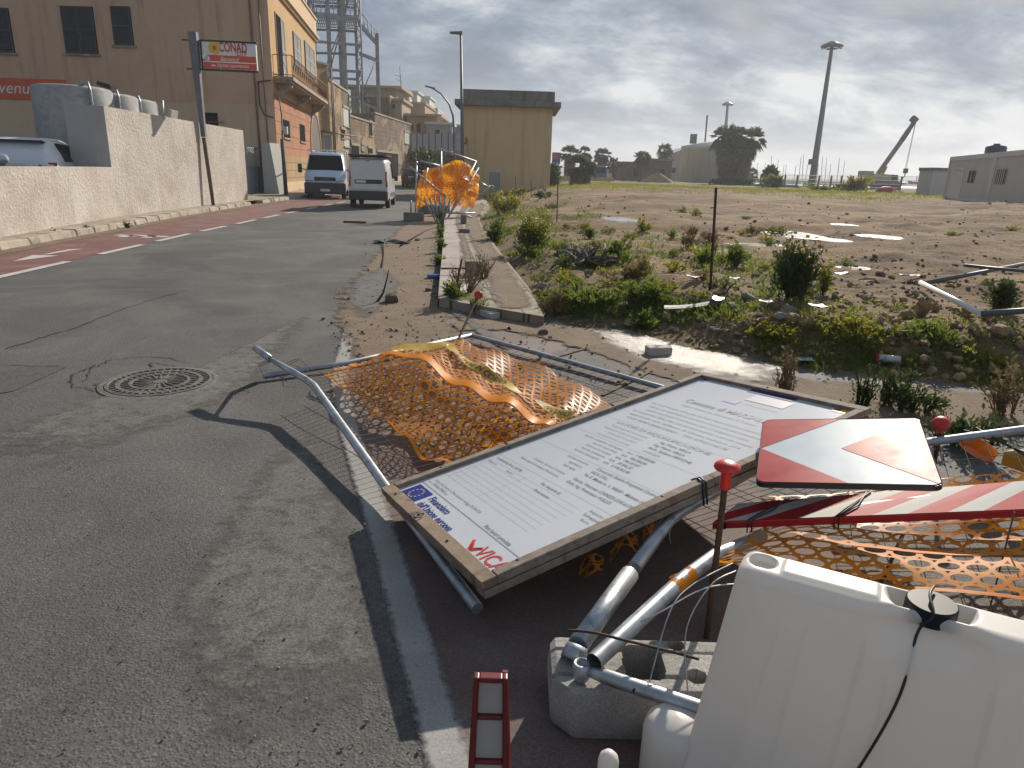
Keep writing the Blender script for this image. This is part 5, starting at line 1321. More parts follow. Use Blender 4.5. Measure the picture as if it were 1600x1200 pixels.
# ---- gate and its pillar
gp0 = g(389, 303, .12); gp1 = g(414, 300.5, .12); GF = Facade(gp0, gp1)
gt_ = thing('metal_gate', gp0, 'grey metal gate with diagonal lattice between the rough wall and the corner building', 'gate')
zt_ = GF.px(400, 231)[1]; zm = GF.px(400, 261)[1]
mb = MB(); GF.box(mb, 0.0, GF.L, 0.15, zm, -0.02, 0.02); mb.build('sheet_panel', GREYBLUE, gt_)
mb = MB()
for (a0, a1, z0, z1) in ((0, .06, .15, zt_), (GF.L-.06, GF.L, .15, zt_), (GF.L/2-.04, GF.L/2+.04, .15, zt_), (0, GF.L, zt_-.06, zt_+.001), (0, GF.L, zm-.03, zm+.03)): GF.box(mb, a0, a1, z0, z1, 0.021, 0.06)
mb.build('gate_frame', GREYBLUE, gt_)
mb = MB(); nn = 10
for k in range(-6, nn+1):
    for sg in (1, -1):
        x0 = GF.L*k/nn; x1 = x0+GF.L*0.5; 
        P = [(x0, zm), (x1, zt_)] if sg > 0 else [(x0, zt_), (x1, zm)]
        q = []
        for (x, z) in P: q.append((x, z))
        (xa, za), (xb, zb_) = q
        def lim(x): t = (x-xa)/(xb-xa); return x, za+(zb_-za)*t
        lo_, hi_ = max(xa, 0), min(xb, GF.L)
        if hi_-lo_ > .05: mb.tube([GF.p(*lim(lo_), 0.04), GF.p(*lim(hi_), 0.04)], 0.012, 4)
mb.build('lattice', GREYBLUE, gt_)
pl0 = at(413, 300, 36.6); pl1 = at(437, 303, 36.6)
gpill = thing('gate_wall', (pl0[0], 36.6, 0), 'plain grey plastered wall stub beside the gate at the building corner', 'wall')
mb = MB(); zt_ = at(425, 223, 36.6)[2]; mb.hexa([(pl0[0], 36.6, 0), (pl1[0], 36.6, 0), (pl1[0], 38.1, 0), (pl0[0], 38.1, 0)], [(pl0[0], 36.6, zt_), (pl1[0]-.35, 36.6, zt_), (pl1[0]-.35, 38.1, zt_), (pl0[0], 38.1, zt_)]); mb.build('wall', WALL_SMOOTH, gpill)
# leaning conduit pole on the corner
cp0 = at(447, 304, 35.6); cp1 = at(441, 218, 36.3); cp2 = at(440, 180, 36.9)
cpole = thing('cable_pole', (cp0[0], cp0[1], .1), 'leaning dark cable pole with a meter box in front of the corner building', 'pole')
mb = MB(); mb.tube([(cp0[0], cp0[1], .1), cp1], 0.10, 8); mb.build('pole', mat('dark_pole', (0.07, 0.065, 0.06), rough=.8, var=.3), cpole)
mb = MB(); mb.tube([cp1, cp2, cp2+V(-.1, .1, .8)], 0.03, 6); mb.build('cable', CABLE, cpole)
mb = MB(); mb.box(at(445, 204, 36.6), (0.28, 0.2, 0.36)); mb.build('meter_box', mat('white_meter_box', (0.55, 0.55, 0.52), rough=.5), cpole, bevel=.02)

# ---- the row of older houses further along the street
street_px = [(495, 294.5), (520, 291.5), (548, 288.2), (588, 285.5), (643, 282.8)]
SP = [fe[:2]]+[g(x, y, 0.05)[:2] for x, y in street_px[1:]]
STONE_A = blocks('tan_tufa_blocks', (0.36, 0.25, 0.135), (0.32, 0.22, 0.12), (0.22, 0.16, 0.09), 0.55, 0.28, (0.38, 0.27, 0.15), 0.52)
STONE_B = blocks('weathered_tufa_wall', (0.17, 0.125, 0.085), (0.21, 0.155, 0.10), (0.09, 0.07, 0.05), 0.6, 0.30, (0.40, 0.29, 0.18), 0.50)
STONE_C = blocks('old_grey_block_wall', (0.15, 0.115, 0.09), (0.19, 0.145, 0.11), (0.33, 0.26, 0.19), 0.62, 0.42, (0.38, 0.29, 0.19), 0.55, 0.03)
houses = [
    ('stone_house', 'tan bare stone house next to the corner building', STONE_A, (508, 102), 8, [(505, 212, 516, 240, 'door', SHUTL)], []),
    ('stone_house', 'patched tufa house with a pale window beneath the steel frame', STONE_B, (535, 140), 8, [(536, 170, 545, 197, 'window', mat('pale_green_shutter', (0.38, 0.43, 0.38), rough=.6)), (533, 203, 539, 216, 'window', DARK), (537, 217, 546, 229, 'window', mat('pale_green_shutter', (0, 0, 0)))], []),
    ('stone_house', 'low tufa house with a dark doorway under the steel frame', STONE_B, (568, 189), 6, [(550, 228, 561, 262, 'door', DARK), (565, 227, 569, 235, 'window', SHUTL), (575, 232, 582, 240, 'window', DARK), (577, 192, 581, 212, 'window', DARK)], []),
    ('block_house', 'dark block walled house with a wide garage opening and a pale window', STONE_C, (612, 186), 6, [(590, 239, 622, 285, 'garage_door', mat('garage_shade', (0.02, 0.018, 0.017), rough=1., var=.3, spec=.02)), (632, 207, 639, 224, 'window', mat('pale_green_shutter', (0, 0, 0))), (633, 240, 641, 249, 'window', SHUTL)], []),  # garage opening is a flat near-black panel, its inner shade put into colour
]
for i, (nm, lab, m_, (tx, ty), dep, ops, _) in enumerate(houses):
    fa = Facade(SP[i], SP[i+1]); zt = fa.px(tx, ty)[1]
    th = thing(nm, (fa.P[0], fa.P[1], 0), lab, 'house')
    mb = MB(); q = [fa.p(0, 0), fa.p(fa.L, 0), fa.p(fa.L, 0, -dep), fa.p(0, 0, -dep)]; mb.prism([(p[0], p[1]) for p in q], 0, zt); mb.build('wall', m_, th)
    mb = MB(); fa.box(mb, -0.02, fa.L+.02, zt+.004, zt+.16, -.35, .08); mb.build('coping', STONETR, th)
    for (x0, y0, x1, y1, on_, om) in ops:
        a0, a1, z0, z1 = fa.pxbox(x0, y0, x1, y1)
        if on_ in ('door', 'garage_door'): z0 = 0.1
        opening(th, fa, a0, a1, z0, z1, om, None, 0.03, on_ == 'window', on_)
        mb = MB(); t_ = .16; fa.box(mb, a0-t_, a1+t_, z1+.004, z1+t_+.06, 0, .09); mb.build('lintel', STONETR, th)
    for x in ((498, 521), (523, 547), (549, 583), (641, 641))[i]:
        s_ = fa.px(x, 250)[0]
        if i in (0, 1, 3) : mb = MB(); mb.tube([fa.p(s_, zt-.1, .1), fa.p(s_, .1, .1)], .06, 6); mb.build('downpipe', PIPE if i < 3 else GALV_DULL, th)
    mb = MB(); fa.box(mb, 0.0, fa.L, 0.0, 0.7, 0.0, 0.05); mb.build('plinth', TANW, th)
    if i == 0:
        s_, z_ = fa.px(500, 205); mb = MB(); mb.tube([fa.p(s_, z_, .08), fa.p(s_+5, z_-.1, .08)], .05, 6); mb.build('wall_cable', CABLE, th)
# set-back upper storeys and far buildings, each its own block
FAR_MATS = dict(tan=plaster('far_tan', (0.40, 0.31, 0.21), (0.34, 0.26, 0.18)), dark=blocks('far_dark_blocks', (0.16, 0.12, 0.09), (0.2, 0.15, 0.11), (0.09, 0.07, 0.05), .6, .35, (0.35, .26, .18), .55), white=plaster('far_white', (0.55, 0.54, 0.50), (0.62, 0.61, 0.57)), orange=plaster('far_orange', (0.46, 0.29, 0.13), (0.42, 0.26, 0.12)), grey=plaster('far_grey', (0.27, 0.27, 0.27), (0.33, 0.33, 0.33)))
far = [  # x0,x1,ytop,ybase, Y, depth, material, label, roof overhang, windows
    (549, 620, 138, 200, 104, 10, 'tan', 'tan upper storey with a flat overhanging roof behind the steel frame', .8, [(556, 146, 572, 158), (580, 148, 596, 160)]),
    (571, 609, 152, 190, 96, 6, 'dark', 'dark ruined upper floor over the tufa houses', .0, [(578, 164, 584, 176)]),
    (608, 628, 158, 215, 98, 8, 'tan', 'tan roof room beside the ruined upper floor', .25, [(612, 163, 617, 170)]),
    (622, 640, 145, 200, 122, 10, 'white', 'white rooftop block behind the tan roof room', .0, []),
    (640, 652, 145, 180, 126, 8, 'white', 'small white rooftop tower with a parapet', .2, []),
    (627, 664, 163, 205, 110, 12, 'tan', 'long tan flat roofed building beyond the garage', .1, [(632, 172, 637, 180)]),
    (652, 671, 153, 190, 132, 8, 'white', 'white stair tower beside the long tan building', .15, [(660, 160, 663, 168)]),
    (664, 684, 172, 210, 124, 10, 'white', 'white terrace block under the stair tower', .0, []),
    (636, 684, 182, 215, 100, 10, 'orange', 'orange building with a veranda behind the block walled house', .5, [(651, 193, 657, 207), (641, 194, 646, 204)]),
    (666, 706, 195, 230, 98, 10, 'grey', 'grey and cream low house behind the panel fence', .1, [(680, 203, 687, 209)]),
    (704, 724, 198, 230, 104, 10, 'grey', 'grey low house partly behind the yellow hut', .0, []),
]
for (x0, x1, yt, yb, Y, dep, mk, lab, ov, wins) in far:
    a = at(x0, (yt+yb)/2, Y); b = at(x1, (yt+yb)/2, Y); zt = at((x0+x1)/2, yt, Y)[2]
    th = thing('far_building', (a[0], Y, 0), lab, 'building', 'far buildings')
    mb = MB(); mb.hexa([(a[0], Y, 0), (b[0], Y, 0), (b[0], Y+dep, 0), (a[0], Y+dep, 0)], [(a[0], Y, zt), (b[0], Y, zt), (b[0], Y+dep, zt), (a[0], Y+dep, zt)]); mb.build('wall', FAR_MATS[mk], th)
    mb = MB(); mb.box(((a[0]+b[0])/2, Y+dep/2, zt+.17), (abs(b[0]-a[0])+2*ov+.1, dep+2*ov+.1, .3)); mb.build('roof', FAR_MATS['tan' if mk in ('tan', 'orange', 'dark') else 'white'], th)
    ff = Facade((a[0], Y), (b[0], Y))
    for w in wins: a0, a1, z0, z1 = ff.pxbox(*w); opening(th, ff, a0, a1, z0, z1, DARK, None, .03, False)
# antenna mast on the white rooftop
p0 = at(627, 150, 112.5); p1 = at(625, 103, 112.5)
th = thing('rooftop_antenna', p0, 'thin television antenna mast above the white rooftop block', 'antenna'); mb = MB(); mb.tube([p0, p1], .07, 5); mb.build('mast', GALV_DULL, th)
mb = MB()
for yy_, w_ in ((120, 6), (127, 4)): q = at(626, yy_, 112.5); mb.tube([q+V(-.6*w_/4, 0, .2), q+V(.3, 0, 0)], .04, 4)
mb.build('aerial', GALV_DULL, th)

# ---- open steel frame above the tufa houses
FRAME = mat('galvanised_frame', (0.23, 0.25, 0.27), rough=.6, var=.25, scale=1.5, metal=.35)
sf = thing('steel_skeleton', (at(545, 200, 82)[0], 82, 0), 'tall open galvanised steel frame rising above the tufa houses', 'steel structure')
cols = [(496, 82), (519, 82.5), (542, 83), (565, 83.5), (592, 86)]
cols_b = [(489, 90), (536, 90), (561, 90.5)]
top = 29.0
def colP(x, Y, z): p = at(x, 180, Y); return V(p[0], p[1], z)
allc = []
for j, (x, Y) in enumerate(cols+cols_b):
    zt = top if j != 4 else at(592, 52, 86)[2]
    mb = MB(); c0 = colP(x, Y, 0); w = .20
    if j in (0, 3, 5):      # laced columns
        for sx in (-1, 1): mb.box((c0[0]+sx*w, c0[1], zt/2), (.12, .3, zt))
        nz = int(zt/0.55)
        for k in range(nz): mb.tube([(c0[0]-w*(1 if k % 2 else -1), c0[1]-.12, k*.55), (c0[0]+w*(1 if k % 2 else -1), c0[1]-.12, (k+1)*.55)], .045, 4)
    else:
        mb.box((c0[0], c0[1]-.2, zt/2), (.36, .05, zt)); mb.box((c0[0], c0[1]+.2, zt/2), (.36, .05, zt)); mb.box((c0[0], c0[1], zt/2), (.10, .36, zt))
    mb.build('column', FRAME, sf); allc.append(c0)
F_ = allc[:5]; Bk = allc[5:]
def beam(a, b, h=.34, nm='beam'):
    mb = MB(); a = np.array(a, float); b = np.array(b, float); d = (b-a)/np.linalg.norm(b-a); n = np.cross(d, V(0, 0, 1)); n /= np.linalg.norm(n)
    mb.hexa([a-n*.08-V(0, 0, h/2), b-n*.08-V(0, 0, h/2), b+n*.08-V(0, 0, h/2), a+n*.08-V(0, 0, h/2)], [a-n*.08+V(0, 0, h/2), b-n*.08+V(0, 0, h/2), b+n*.08+V(0, 0, h/2), a+n*.08+V(0, 0, h/2)]); return mb.build(nm, FRAME, sf)
levels = [6.5, 9.0, 11.6, 14.3, 16.8, 19.3, 22.0, 24.6, 27.0]
for z in levels:
    for i in range(3): beam(F_[i]+V(0, 0, z), F_[i+1]+V(0, 0, z), .26 if z not in (16.8, 22.0) else .45)
    for i in range(2): beam(Bk[i]+V(0, 0, z), Bk[i+1]+V(0, 0, z), .24)
    for a, b in ((0, 0), (2, 1), (3, 2)): beam(F_[a]+V(0, 0, z), Bk[b]+V(0, 0, z), .22)
zc_ = at(592, 66, 86)[2]
beam(F_[3]+V(0, 0, zc_+1.4), F_[4]+V(0, 0, zc_-.2), .5); beam(F_[3]+V(0, 0, zc_-1.6), F_[4]+V(0, 0, zc_-1.9), .35); beam(F_[3]+V(0, 0, 8.4), F_[4]+V(0, 0, 8.0), .25)
for k in range(5):
    t = (k+.5)/5; mb = MB(); mb.tube([mixp(F_[3], F_[4], t)+V(0, 0, zc_+1.3-1.5*t), mixp(F_[3], F_[4], t)+V(0, 0, zc_+2.6-1.5*t)], .06, 4); mb.build('post', FRAME, sf)
mb = MB(); mb.tube([F_[3]+V(0, 0, zc_+2.7), F_[4]+V(0, 0, zc_+1.1)], .06, 4); mb.build('rail', FRAME, sf)
for (a, b, z0, z1) in ((F_[2], F_[3], 6.5, 11.6), (F_[2], F_[3], 16.8, 22), (F_[1], F_[2], 11.6, 16.8), (Bk[0], Bk[1], 9, 16.8), (F_[0], F_[1], 19, 24), (F_[3], F_[4], 9.2, 13.5), (F_[2], F_[3], 22, 27)):
    mb = MB(); mb.tube([a+V(0, 0, z0), b+V(0, 0, z1)], .07, 4); mb.build('brace', FRAME, sf)
for z in (17.1, 19.6, 22.3, 24.9, 27.2):      # grated decks: bars with gaps
    mb = MB()
    for k in range(26):
        t = k/25; mb.tube([mixp(F_[0], F_[3], t)+V(0, 0, z), mixp(Bk[0], Bk[2], t)+V(0, 0, z)], .05, 4, caps=False)
    for k in range(5): mb.tube([mixp(F_[0], Bk[0], k/4)+V(0, 0, z+.03), mixp(F_[3], Bk[2], k/4)+V(0, 0, z+.03)], .05, 4, caps=False)
    mb.build('deck', FRAME, sf)
# railing hoops round the decks
for z in (17.1, 22.3, 27.2):
    mb = MB()
    for h_ in (.55, 1.1): mb.tube([F_[0]+V(0, 0, z+h_), F_[3]+V(0, 0, z+h_)], .04, 4)
    for k in range(12): mb.tube([mixp(F_[0], F_[3], k/11)+V(0, 0, z), mixp(F_[0], F_[3], k/11)+V(0, 0, z+1.1)], .035, 4)
    mb.build('deck_railing', FRAME, sf)

# ---- white and blue panel fence and the low stone wall beyond the garage
PF = Facade(at(643, 240, 72)[:2], at(722, 240, 66)[:2])
z0, z1 = PF.px(680, 236)[1], PF.px(680, 209)[1]
th = thing('panel_fence', (PF.P[0], PF.P[1], 0), 'pale blue panel fence on dark posts above the low stone wall', 'fence')
mb = MB(); PF.box(mb, 0, PF.L, z0, z1, -.03, .03); mb.build('panel', mat('pale_blue_panel', (0.42, 0.46, 0.56), rough=.6, var=.12), th)
for k in range(9):
    mb = MB(); PF.box(mb, PF.L*k/8-.035, PF.L*k/8+.035, .4, z1+.1, .031, .08); mb.build('post', SHUT, th)
th = thing('stone_wall', (PF.P[0], PF.P[1], 0), 'low weathered stone wall below the pale blue panel fence', 'wall')
mb = MB(); PF.box(mb, -.5, PF.L+2, 0, z0-.35, -.4, .4); mb.build('wall', STONE_A, th)
mb = MB()
for k in range(10): PF.box(mb, PF.L*(k+.3)/10, PF.L*(k+.3)/10+.35, .1, z0-.1, .405, .65)
mb.build('buttress', STONE_C, th)

# ---- shop sign on its pole
PB = g(325, 320, .12); YP = PB[1]-0.15; PB = V(PB[0]+.25, YP, .12)
ss_ = thing('shop_sign', PB, 'white and orange supermarket sign on a tall rusty pole by the high wall', 'sign')
pt = at(304, 50, YP-.2); pm = at(315, 170, YP-.05)
def lerp3(y):
    a = at(318, 205, YP); return a
mb = MB(); mb.tube([PB, at(318.5, 215, YP)], [.06, .075], 8); mb.build('lower_pole', mat('rusty_brown_steel', (0.12, 0.085, 0.065), rough=.8, var=.3, scale=5), ss_)
a_, b_ = at(318.5, 214, YP), at(302, 50, YP-.15)
dv = (b_-a_); mb = MB(); w = .15
mb.hexa([a_+V(-.07, -.06, 0), a_+V(.07, -.06, 0), a_+V(.07, .06, 0), a_+V(-.07, .06, 0)], [b_+V(-w, -.1, 0), b_+V(w*.8, -.1, 0), b_+V(w*.8, .1, 0), b_+V(-w, .1, 0)]); mb.build('upper_pole', mat('grey_violet_steel', (0.15, 0.15, 0.175), rough=.6, var=.2, scale=3), ss_)
S4 = [at(318, 107, YP-.1), at(402, 110, YP+.12), at(399, 68, YP+.12), at(313, 64, YP-.1)]
S4[1][2] = S4[0][2]; S4[2][2] = S4[3][2]; S4[2][:2] = S4[1][:2]; S4[3][:2] = S4[0][:2]
sX = S4[1]-S4[0]; sW = np.linalg.norm(sX); sX = sX/sW; sZ = V(0, 0, 1); sH = S4[3][2]-S4[0][2]; sN = np.cross(sX, sZ)
def sp_(x, z, n=0): return S4[0]+sX*x+sZ*z+sN*n
mb = MB(); mb.obox(sp_(0, 0, -.16), sX*sW, sZ*sH, sN*.15); mb.build('cabinet', WHITEPAINT, ss_, bevel=.01)
mb = MB()
for (x0, x1, z0, z1) in ((-.04, sW+.03, -.05, 0.0), (-.04, sW+.03, sH, sH+.05), (-.05, 0, 0.001, sH-.001)): mb.obox(sp_(x0, z0, -.17), sX*(x1-x0), sZ*(z1-z0), sN*.18)
mb.tube([sp_(-.05, -.02, -.08), sp_(-.55, -.02, -.08)], .025, 6); mb.tube([sp_(-.05, sH+.02, -.08), sp_(-.62, sH+.02, -.08)], .025, 6)
mb.build('sign_frame', BLACKP, ss_)
mb = MB(); mb.obox(sp_(.02, 0.02, -.008), sX*(sW-.04), sZ*(sH*.49), sN*.012); mb.build('orange_panel', mat('orange_sign_panel', (0.62, 0.09, 0.04), rough=.4, var=.06), ss_)
mb = MB(); mb.obox(sp_(.02, sH*.25, .003), sX*(sW-.04), sZ*.03, sN*.004)
put_text(mb, 'Benvenuti', sp_(sW*.33, sH*.31, .007), sX, sZ, .19, sW*.35, shear=.3); put_text(mb, 'Ingresso supermercato', sp_(sW*.27, sH*.09, .007), sX, sZ, .17, sW*.58)
P = [(0.16, .13), (0.235, .18), (0.22, .14), (0.27, .14), (0.27, .12), (.22, .12), (.235, .08)]; mb.poly([sp_(sW*a*.9, sH*b_, .007) for a, b_ in P][::-1])
for (cx_, cz_, r_) in ((.03, .45, .09), (.07, .38, .08), (.06, .31, .05)): mb.lathe(sp_(sW*cx_+.03, sH*cz_, .003), [(r_, 0), (r_, .004)], 14, axis=sN)
mb.build('white_print', WHITE_P, ss_)
mb = MB(); put_text(mb, 'CONAD', sp_(sW*.315, sH*.66, .003), sX, sZ, .40, sW*.52, bold=.018); put_text(mb, 'CITY', sp_(sW*.64, sH*.525, .003), sX, sZ, .19, sW*.19, bold=.018, shear=.2); mb.build('red_lettering', mat('sign_red', (0.50, 0.015, 0.03), rough=.4), ss_)
mb = MB(); cz_ = sp_(sW*.235, sH*.775, .003)
for k in range(6): a = math.pi/3*k+math.pi/6; mb.lathe(cz_+sX*.115*math.cos(a)+sZ*.115*math.sin(a), [(.085, 0), (.085, .004)], 14, axis=sN)
mb.lathe(cz_, [(.12, 0.001), (.12, .005)], 16, axis=sN); mb.build('flower_petals', YELINK, ss_)
mb = MB(); mb.lathe(cz_, [(.075, 0.006), (.075, .009)], 12, axis=sN); mb.build('flower_heart', mat('orange_sign_panel', (0, 0, 0)), ss_)

# ---- yard behind the wall: ground, tanks, cars
mb = MB(); mb.poly([(-40, 8, .45), (-10.2, 8, .45), (-11.6, 29.6, .45), (-13.6, 32.2, .45), (-14.2, 38.1, .45), (-40, 38.1, .45)]); struct('yard_ground', mb, mat('yard_asphalt', (0.10, 0.10, 0.10), rough=.9, var=.2))
TANK = mat('blue_grey_tank_cement', (0.36, 0.355, 0.34), rough=.9, var=.12, scale=2, col2=(0.26, 0.26, 0.255), c2scale=3, grain=.15, gscale=60, bump=.2, bscale=30)
def tank(xl, xr, yt, Y, label, pipes):
    a = at(xl, 190, Y); b = at(xr, 190, Y); r = (b[0]-a[0])/2*0.97; c = V((a[0]+b[0])/2, Y, 0); zt = at((xl+xr)/2, yt, Y)[2]
    th = thing('water_tank', (c[0], c[1], .45), label, 'water tank', 'concrete water tanks')
    mb = MB(); mb.lathe(c, [(r, .45), (r, zt-.06), (r-.05, zt), (r-.15, zt+.03)], 48); mb.build('shell', TANK, th)
    mb = MB(); mb.lathe(c, [(r-.16, zt+.028), (r*.4, zt+.05), (.0, zt+.06)], 36, caps=False); mb.build('lid', TANK, th)
    mb = MB(); q = c+V(r*.85, -r*.62, 0); mb.tube([q+V(-.35, .2, zt+.05), q+V(-.02, 0, zt+.10), q+V(.02, 0, zt-.1), q+V(.04, 0, .5)], .035, 6); mb.build('pipe', GALV_DULL, th)
    return th
tank(63, 176, 138, 21.0, 'largest and nearest cylindrical blue grey water tank behind the stepped wall', 1)
tank(112, 215, 149, 23.4, 'middle blue grey water tank half hidden by the high wall', 1)
tank(148, 245, 157, 25.3, 'third blue grey water tank, farthest along the high wall', 1)
c = at(262, 185, 26.5); th = thing('white_tank', (c[0], c[1], .45), 'small white plastic tank end showing over the high wall', 'water tank')
mb = MB(); mb.lathe((c[0]-.9, c[1], 2.55), [(.0, 0), (.35, .05), (.52, .2), (.52, 1.0), (.35, 1.15), (.0, 1.2)], 20, axis=(1, 0, 0)); mb.build('vessel', WHITE_P, th)
mb = MB(); mb.box((c[0]+.15, c[1], 2.95), (.12, .5, .7), ry=.25); mb.box((c[0]-.9, c[1]+.1, 1.2), (1.8, .6, 1.5)); mb.build('cradle', WALL_SMOOTH, th)
mb = MB(); p = [at(240, 188, 25.8), at(241, 157, 25.8), at(254, 157, 25.8), at(256, 190, 25.8)]; mb.tube(p, .03, 6); o = mb.build('pipe_loop', GALV_DULL); tag(o, 'bent grey pipe loop standing above the high wall beside the tanks', 'pipe')
# ================================================================== VEHICLES
CARW = mat('white_car_paint', (0.62, 0.62, 0.62), rough=.3, var=.04, coat=.4)
CARB = mat('sky_tinted_white_paint', (0.47, 0.54, 0.66), rough=.3, var=.05, coat=.3)  # white truck body; sky reflection and shade tinted into the base colour
CARS = mat('silver_car_paint', (0.42, 0.44, 0.48), rough=.3, var=.05, metal=.3, coat=.4)
CARD = mat('dark_car_paint', (0.03, 0.025, 0.03), rough=.3, var=.1, coat=.4)
TYRE = mat('tyre_rubber', (0.015, 0.015, 0.016), rough=.85, var=.2)
RIM = mat('wheel_rim', (0.25, 0.25, 0.26), rough=.4, var=.1, metal=.6)
LAMPR = mat('red_lamp_glass', (0.35, 0.008, 0.012), rough=.15, var=.1)
LAMPW = mat('clear_lamp_glass', (0.45, 0.48, 0.50), rough=.12, var=.1)
TRIM = mat('dark_grey_bumper', (0.035, 0.037, 0.042), rough=.6, var=.15)
PLATE = mat('number_plate_white', (0.6, 0.6, 0.6), rough=.4, var=.05)
def loft(st, parent, m, name='body'):
    mb = MB(); rings = []
    for (y, zb, zm, zr, wb_, wm, wr) in st:
        h = [(wb_*.94, zb), (wb_, zb+.10), (wb_+(wm-wb_)*.5, zb+(zm-zb)*.55), (wm, zm), (wm+(wr-wm)*.35, zm+(zr-zm)*.40), (wr+.02, zr-.10), (wr-.06, zr-.025), (wr-.22, zr), (wr*.4, zr+.015)]
        rings.append([(x, y, z) for x, z in h]+[(-x, y, z) for x, z in h[::-1]])
    n = len(rings[0]); vs = [p for r in rings for p in r]
    mb.add(vs, [(i*n+k, i*n+(k+1) % n, (i+1)*n+(k+1) % n, (i+1)*n+k) for i in range(len(rings)-1) for k in range(n)]+[tuple(range(n-1, -1, -1)), tuple((len(rings)-1)*n+k for k in range(n))], smooth=True)
    o = mb.build(name, m, parent, world=False)
    b = o.modifiers.new('edge_split', 'EDGE_SPLIT'); b.split_angle = math.radians(38)
    return o
def wheel(parent, x, y, r, w=.2):
    sg = 1 if x > 0 else -1
    mb = MB(); mb.lathe((x-sg*w/2, y, r), [(r*.62, -.0), (r*.93, 0.0), (r, .03), (r, w-.03), (r*.93, w), (r*.62, w)], 24, axis=(sg, 0, 0)); o = mb.build('wheel', TYRE, parent, world=False)
    mb = MB(); mb.lathe((x+sg*w/2-sg*.03, y, r), [(r*.62, -.01), (r*.60, .012), (r*.2, .022), (0, .022)], 20, axis=(sg, 0, 0)); c = mb.build('rim', RIM, None, world=False); c.parent = o
    return o
def lbox(parent, name, m, c, d, rx=0, rz=0, ry=0, bevel=.015):
    mb = MB(); mb.box(c, d, rx=rx, rz=rz, ry=ry); return mb.build(name, m, parent, world=False, bevel=bevel)
def quadp(parent, name, m, P, th=.012):
    P = [np.array(p, float) for p in P]; n = np.cross(P[1]-P[0], P[2]-P[0]); n /= np.linalg.norm(n); mb = MB(); mb.extr([p-n*.02 for p in P], n*(th+.02)); return mb.build(name, m, parent, world=False, bevel=.008)

# ---- white panel van driving away
vp = (g(548, 325)+g(613, 326.5))/2
van = thing('panel_van', (vp[0], vp[1]-.05, 0), 'white small panel van seen from behind, driving away along the road', 'van', rz=math.radians(5.5)); van.scale = (.86, 1.0, 1.03); van.location.x -= .10
W_ = .90
loft([(0.0, .42, 1.05, 1.70, .84, .86, .72), (.06, .34, 1.05, 1.76, .88, .895, .76), (.25, .30, 1.05, 1.82, W_, W_, .79), (1.5, .28, 1.05, 1.85, W_+.01, W_+.01, .80), (2.6, .28, 1.05, 1.82, W_+.01, W_+.01, .78), (2.9, .28, 1.05, 1.70, W_, W_, .76), (3.5, .28, 1.02, 1.16, W_, W_-.02, .74), (4.1, .30, .92, 1.02, .87, .84, .70), (4.36, .34, .75, .82, .78, .74, .62), (4.42, .42, .66, .72, .66, .62, .55)], van, CARW)
# rear doors as raised panels with a seam
quadp(van, 'rear_door', CARW, [(-.70, -.012, .70), (.05, -.012, .70), (.05, .030, 1.66), (-.62, .030, 1.66)], .012)
quadp(van, 'rear_door', CARW, [(.062, -.012, .70), (.70, -.012, .70), (.62, .030, 1.66), (.062, .030, 1.66)], .012)
lbox(van, 'bumper', TRIM, (0, -.03, .48), (1.76, .16, .34), bevel=.04)
for sx in (-1, 1):
    quadp(van, 'tail_light', LAMPR, [(sx*.80, -.03, .80), (sx*.875, .02, .80), (sx*.845, .06, 1.36), (sx*.77, .0, 1.36)][::sx], .02)
    lbox(van, 'mirror', TRIM, (sx*1.02, 2.95, 1.10), (.18, .12, .22), bevel=.03)
    wheel(van, sx*.80, .72, .31); wheel(van, sx*.80, 3.50, .31)
    lbox(van, 'side_trim', TRIM, (sx*.905, 2.0, .50), (.03, 2.0, .16))
    quadp(van, 'door_window', GLASS, [(sx*.915, 2.05, 1.10), (sx*.905, 3.15, 1.10), (sx*.825, 2.75, 1.64), (sx*.83, 2.05, 1.68)][::-sx], .012)
hb = lbox(van, 'plate_bar', TRIM, (.02, -.03, .99), (1.22, .03, .15), bevel=.02)
lbox(van, 'number_plate', PLATE, (-.32, -.052, .99), (.44, .012, .10), bevel=.0)
mb = MB(); mb.lathe((.50, -.045, .99), [(.065, 0), (.065, .02), (.03, .024)], 18, axis=(0, -1, 0)); mb.build('badge', TRIM, van, world=False)
lbox(van, 'brake_light', LAMPR, (0, .03, 1.735), (.16, .04, .045))
lbox(van, 'roof_bar', TRIM, (0, .55, 1.89), (1.75, .06, .05)); lbox(van, 'roof_bar', TRIM, (0, 1.8, 1.91), (1.75, .06, .05))
lbox(van, 'roof_load', BLACKP, (0, 1.2, 1.945), (1.72, 2.4, .05)); 

# ---- white flatbed truck coming towards the camera, bluish sky reflection put into its paint
tp = (g(478, 310)+g(540, 311.5))/2
trk = thing('flatbed_truck', (tp[0], tp[1], 0), 'white and pale blue flatbed truck with a black bumper coming towards the camera', 'truck', rz=math.radians(11))
TW = .98
loft([(0.0, .36, .60, .84, .86, .88, .80), (.10, .32, .70, .92, .94, .95, .86), (.35, .32, .95, 1.16, TW, TW, .88), (.75, .32, 1.25, 1.36, TW, TW, .90), (1.05, .32, 1.32, 1.80, TW, TW, .84), (1.32, .32, 1.32, 2.12, TW, TW, .80), (1.55, .32, 1.32, 2.20, TW, TW, .80), (2.45, .32, 1.32, 2.22, TW, TW, .82), (2.5, .4, 1.3, 2.15, .93, .93, .78)], trk, CARB)
quadp(trk, 'windscreen', GLASS, [(-.87, .72, 1.36), (.87, .72, 1.36), (.78, 1.26, 2.05), (-.78, 1.26, 2.05)], .03)
lbox(trk, 'bumper', TRIM, (0, 0.02, .50), (1.98, .30, .54), bevel=.06)
lbox(trk, 'grille', TRIM, (0, .06, .93), (1.02, .16, .20), rx=.35, bevel=.03)
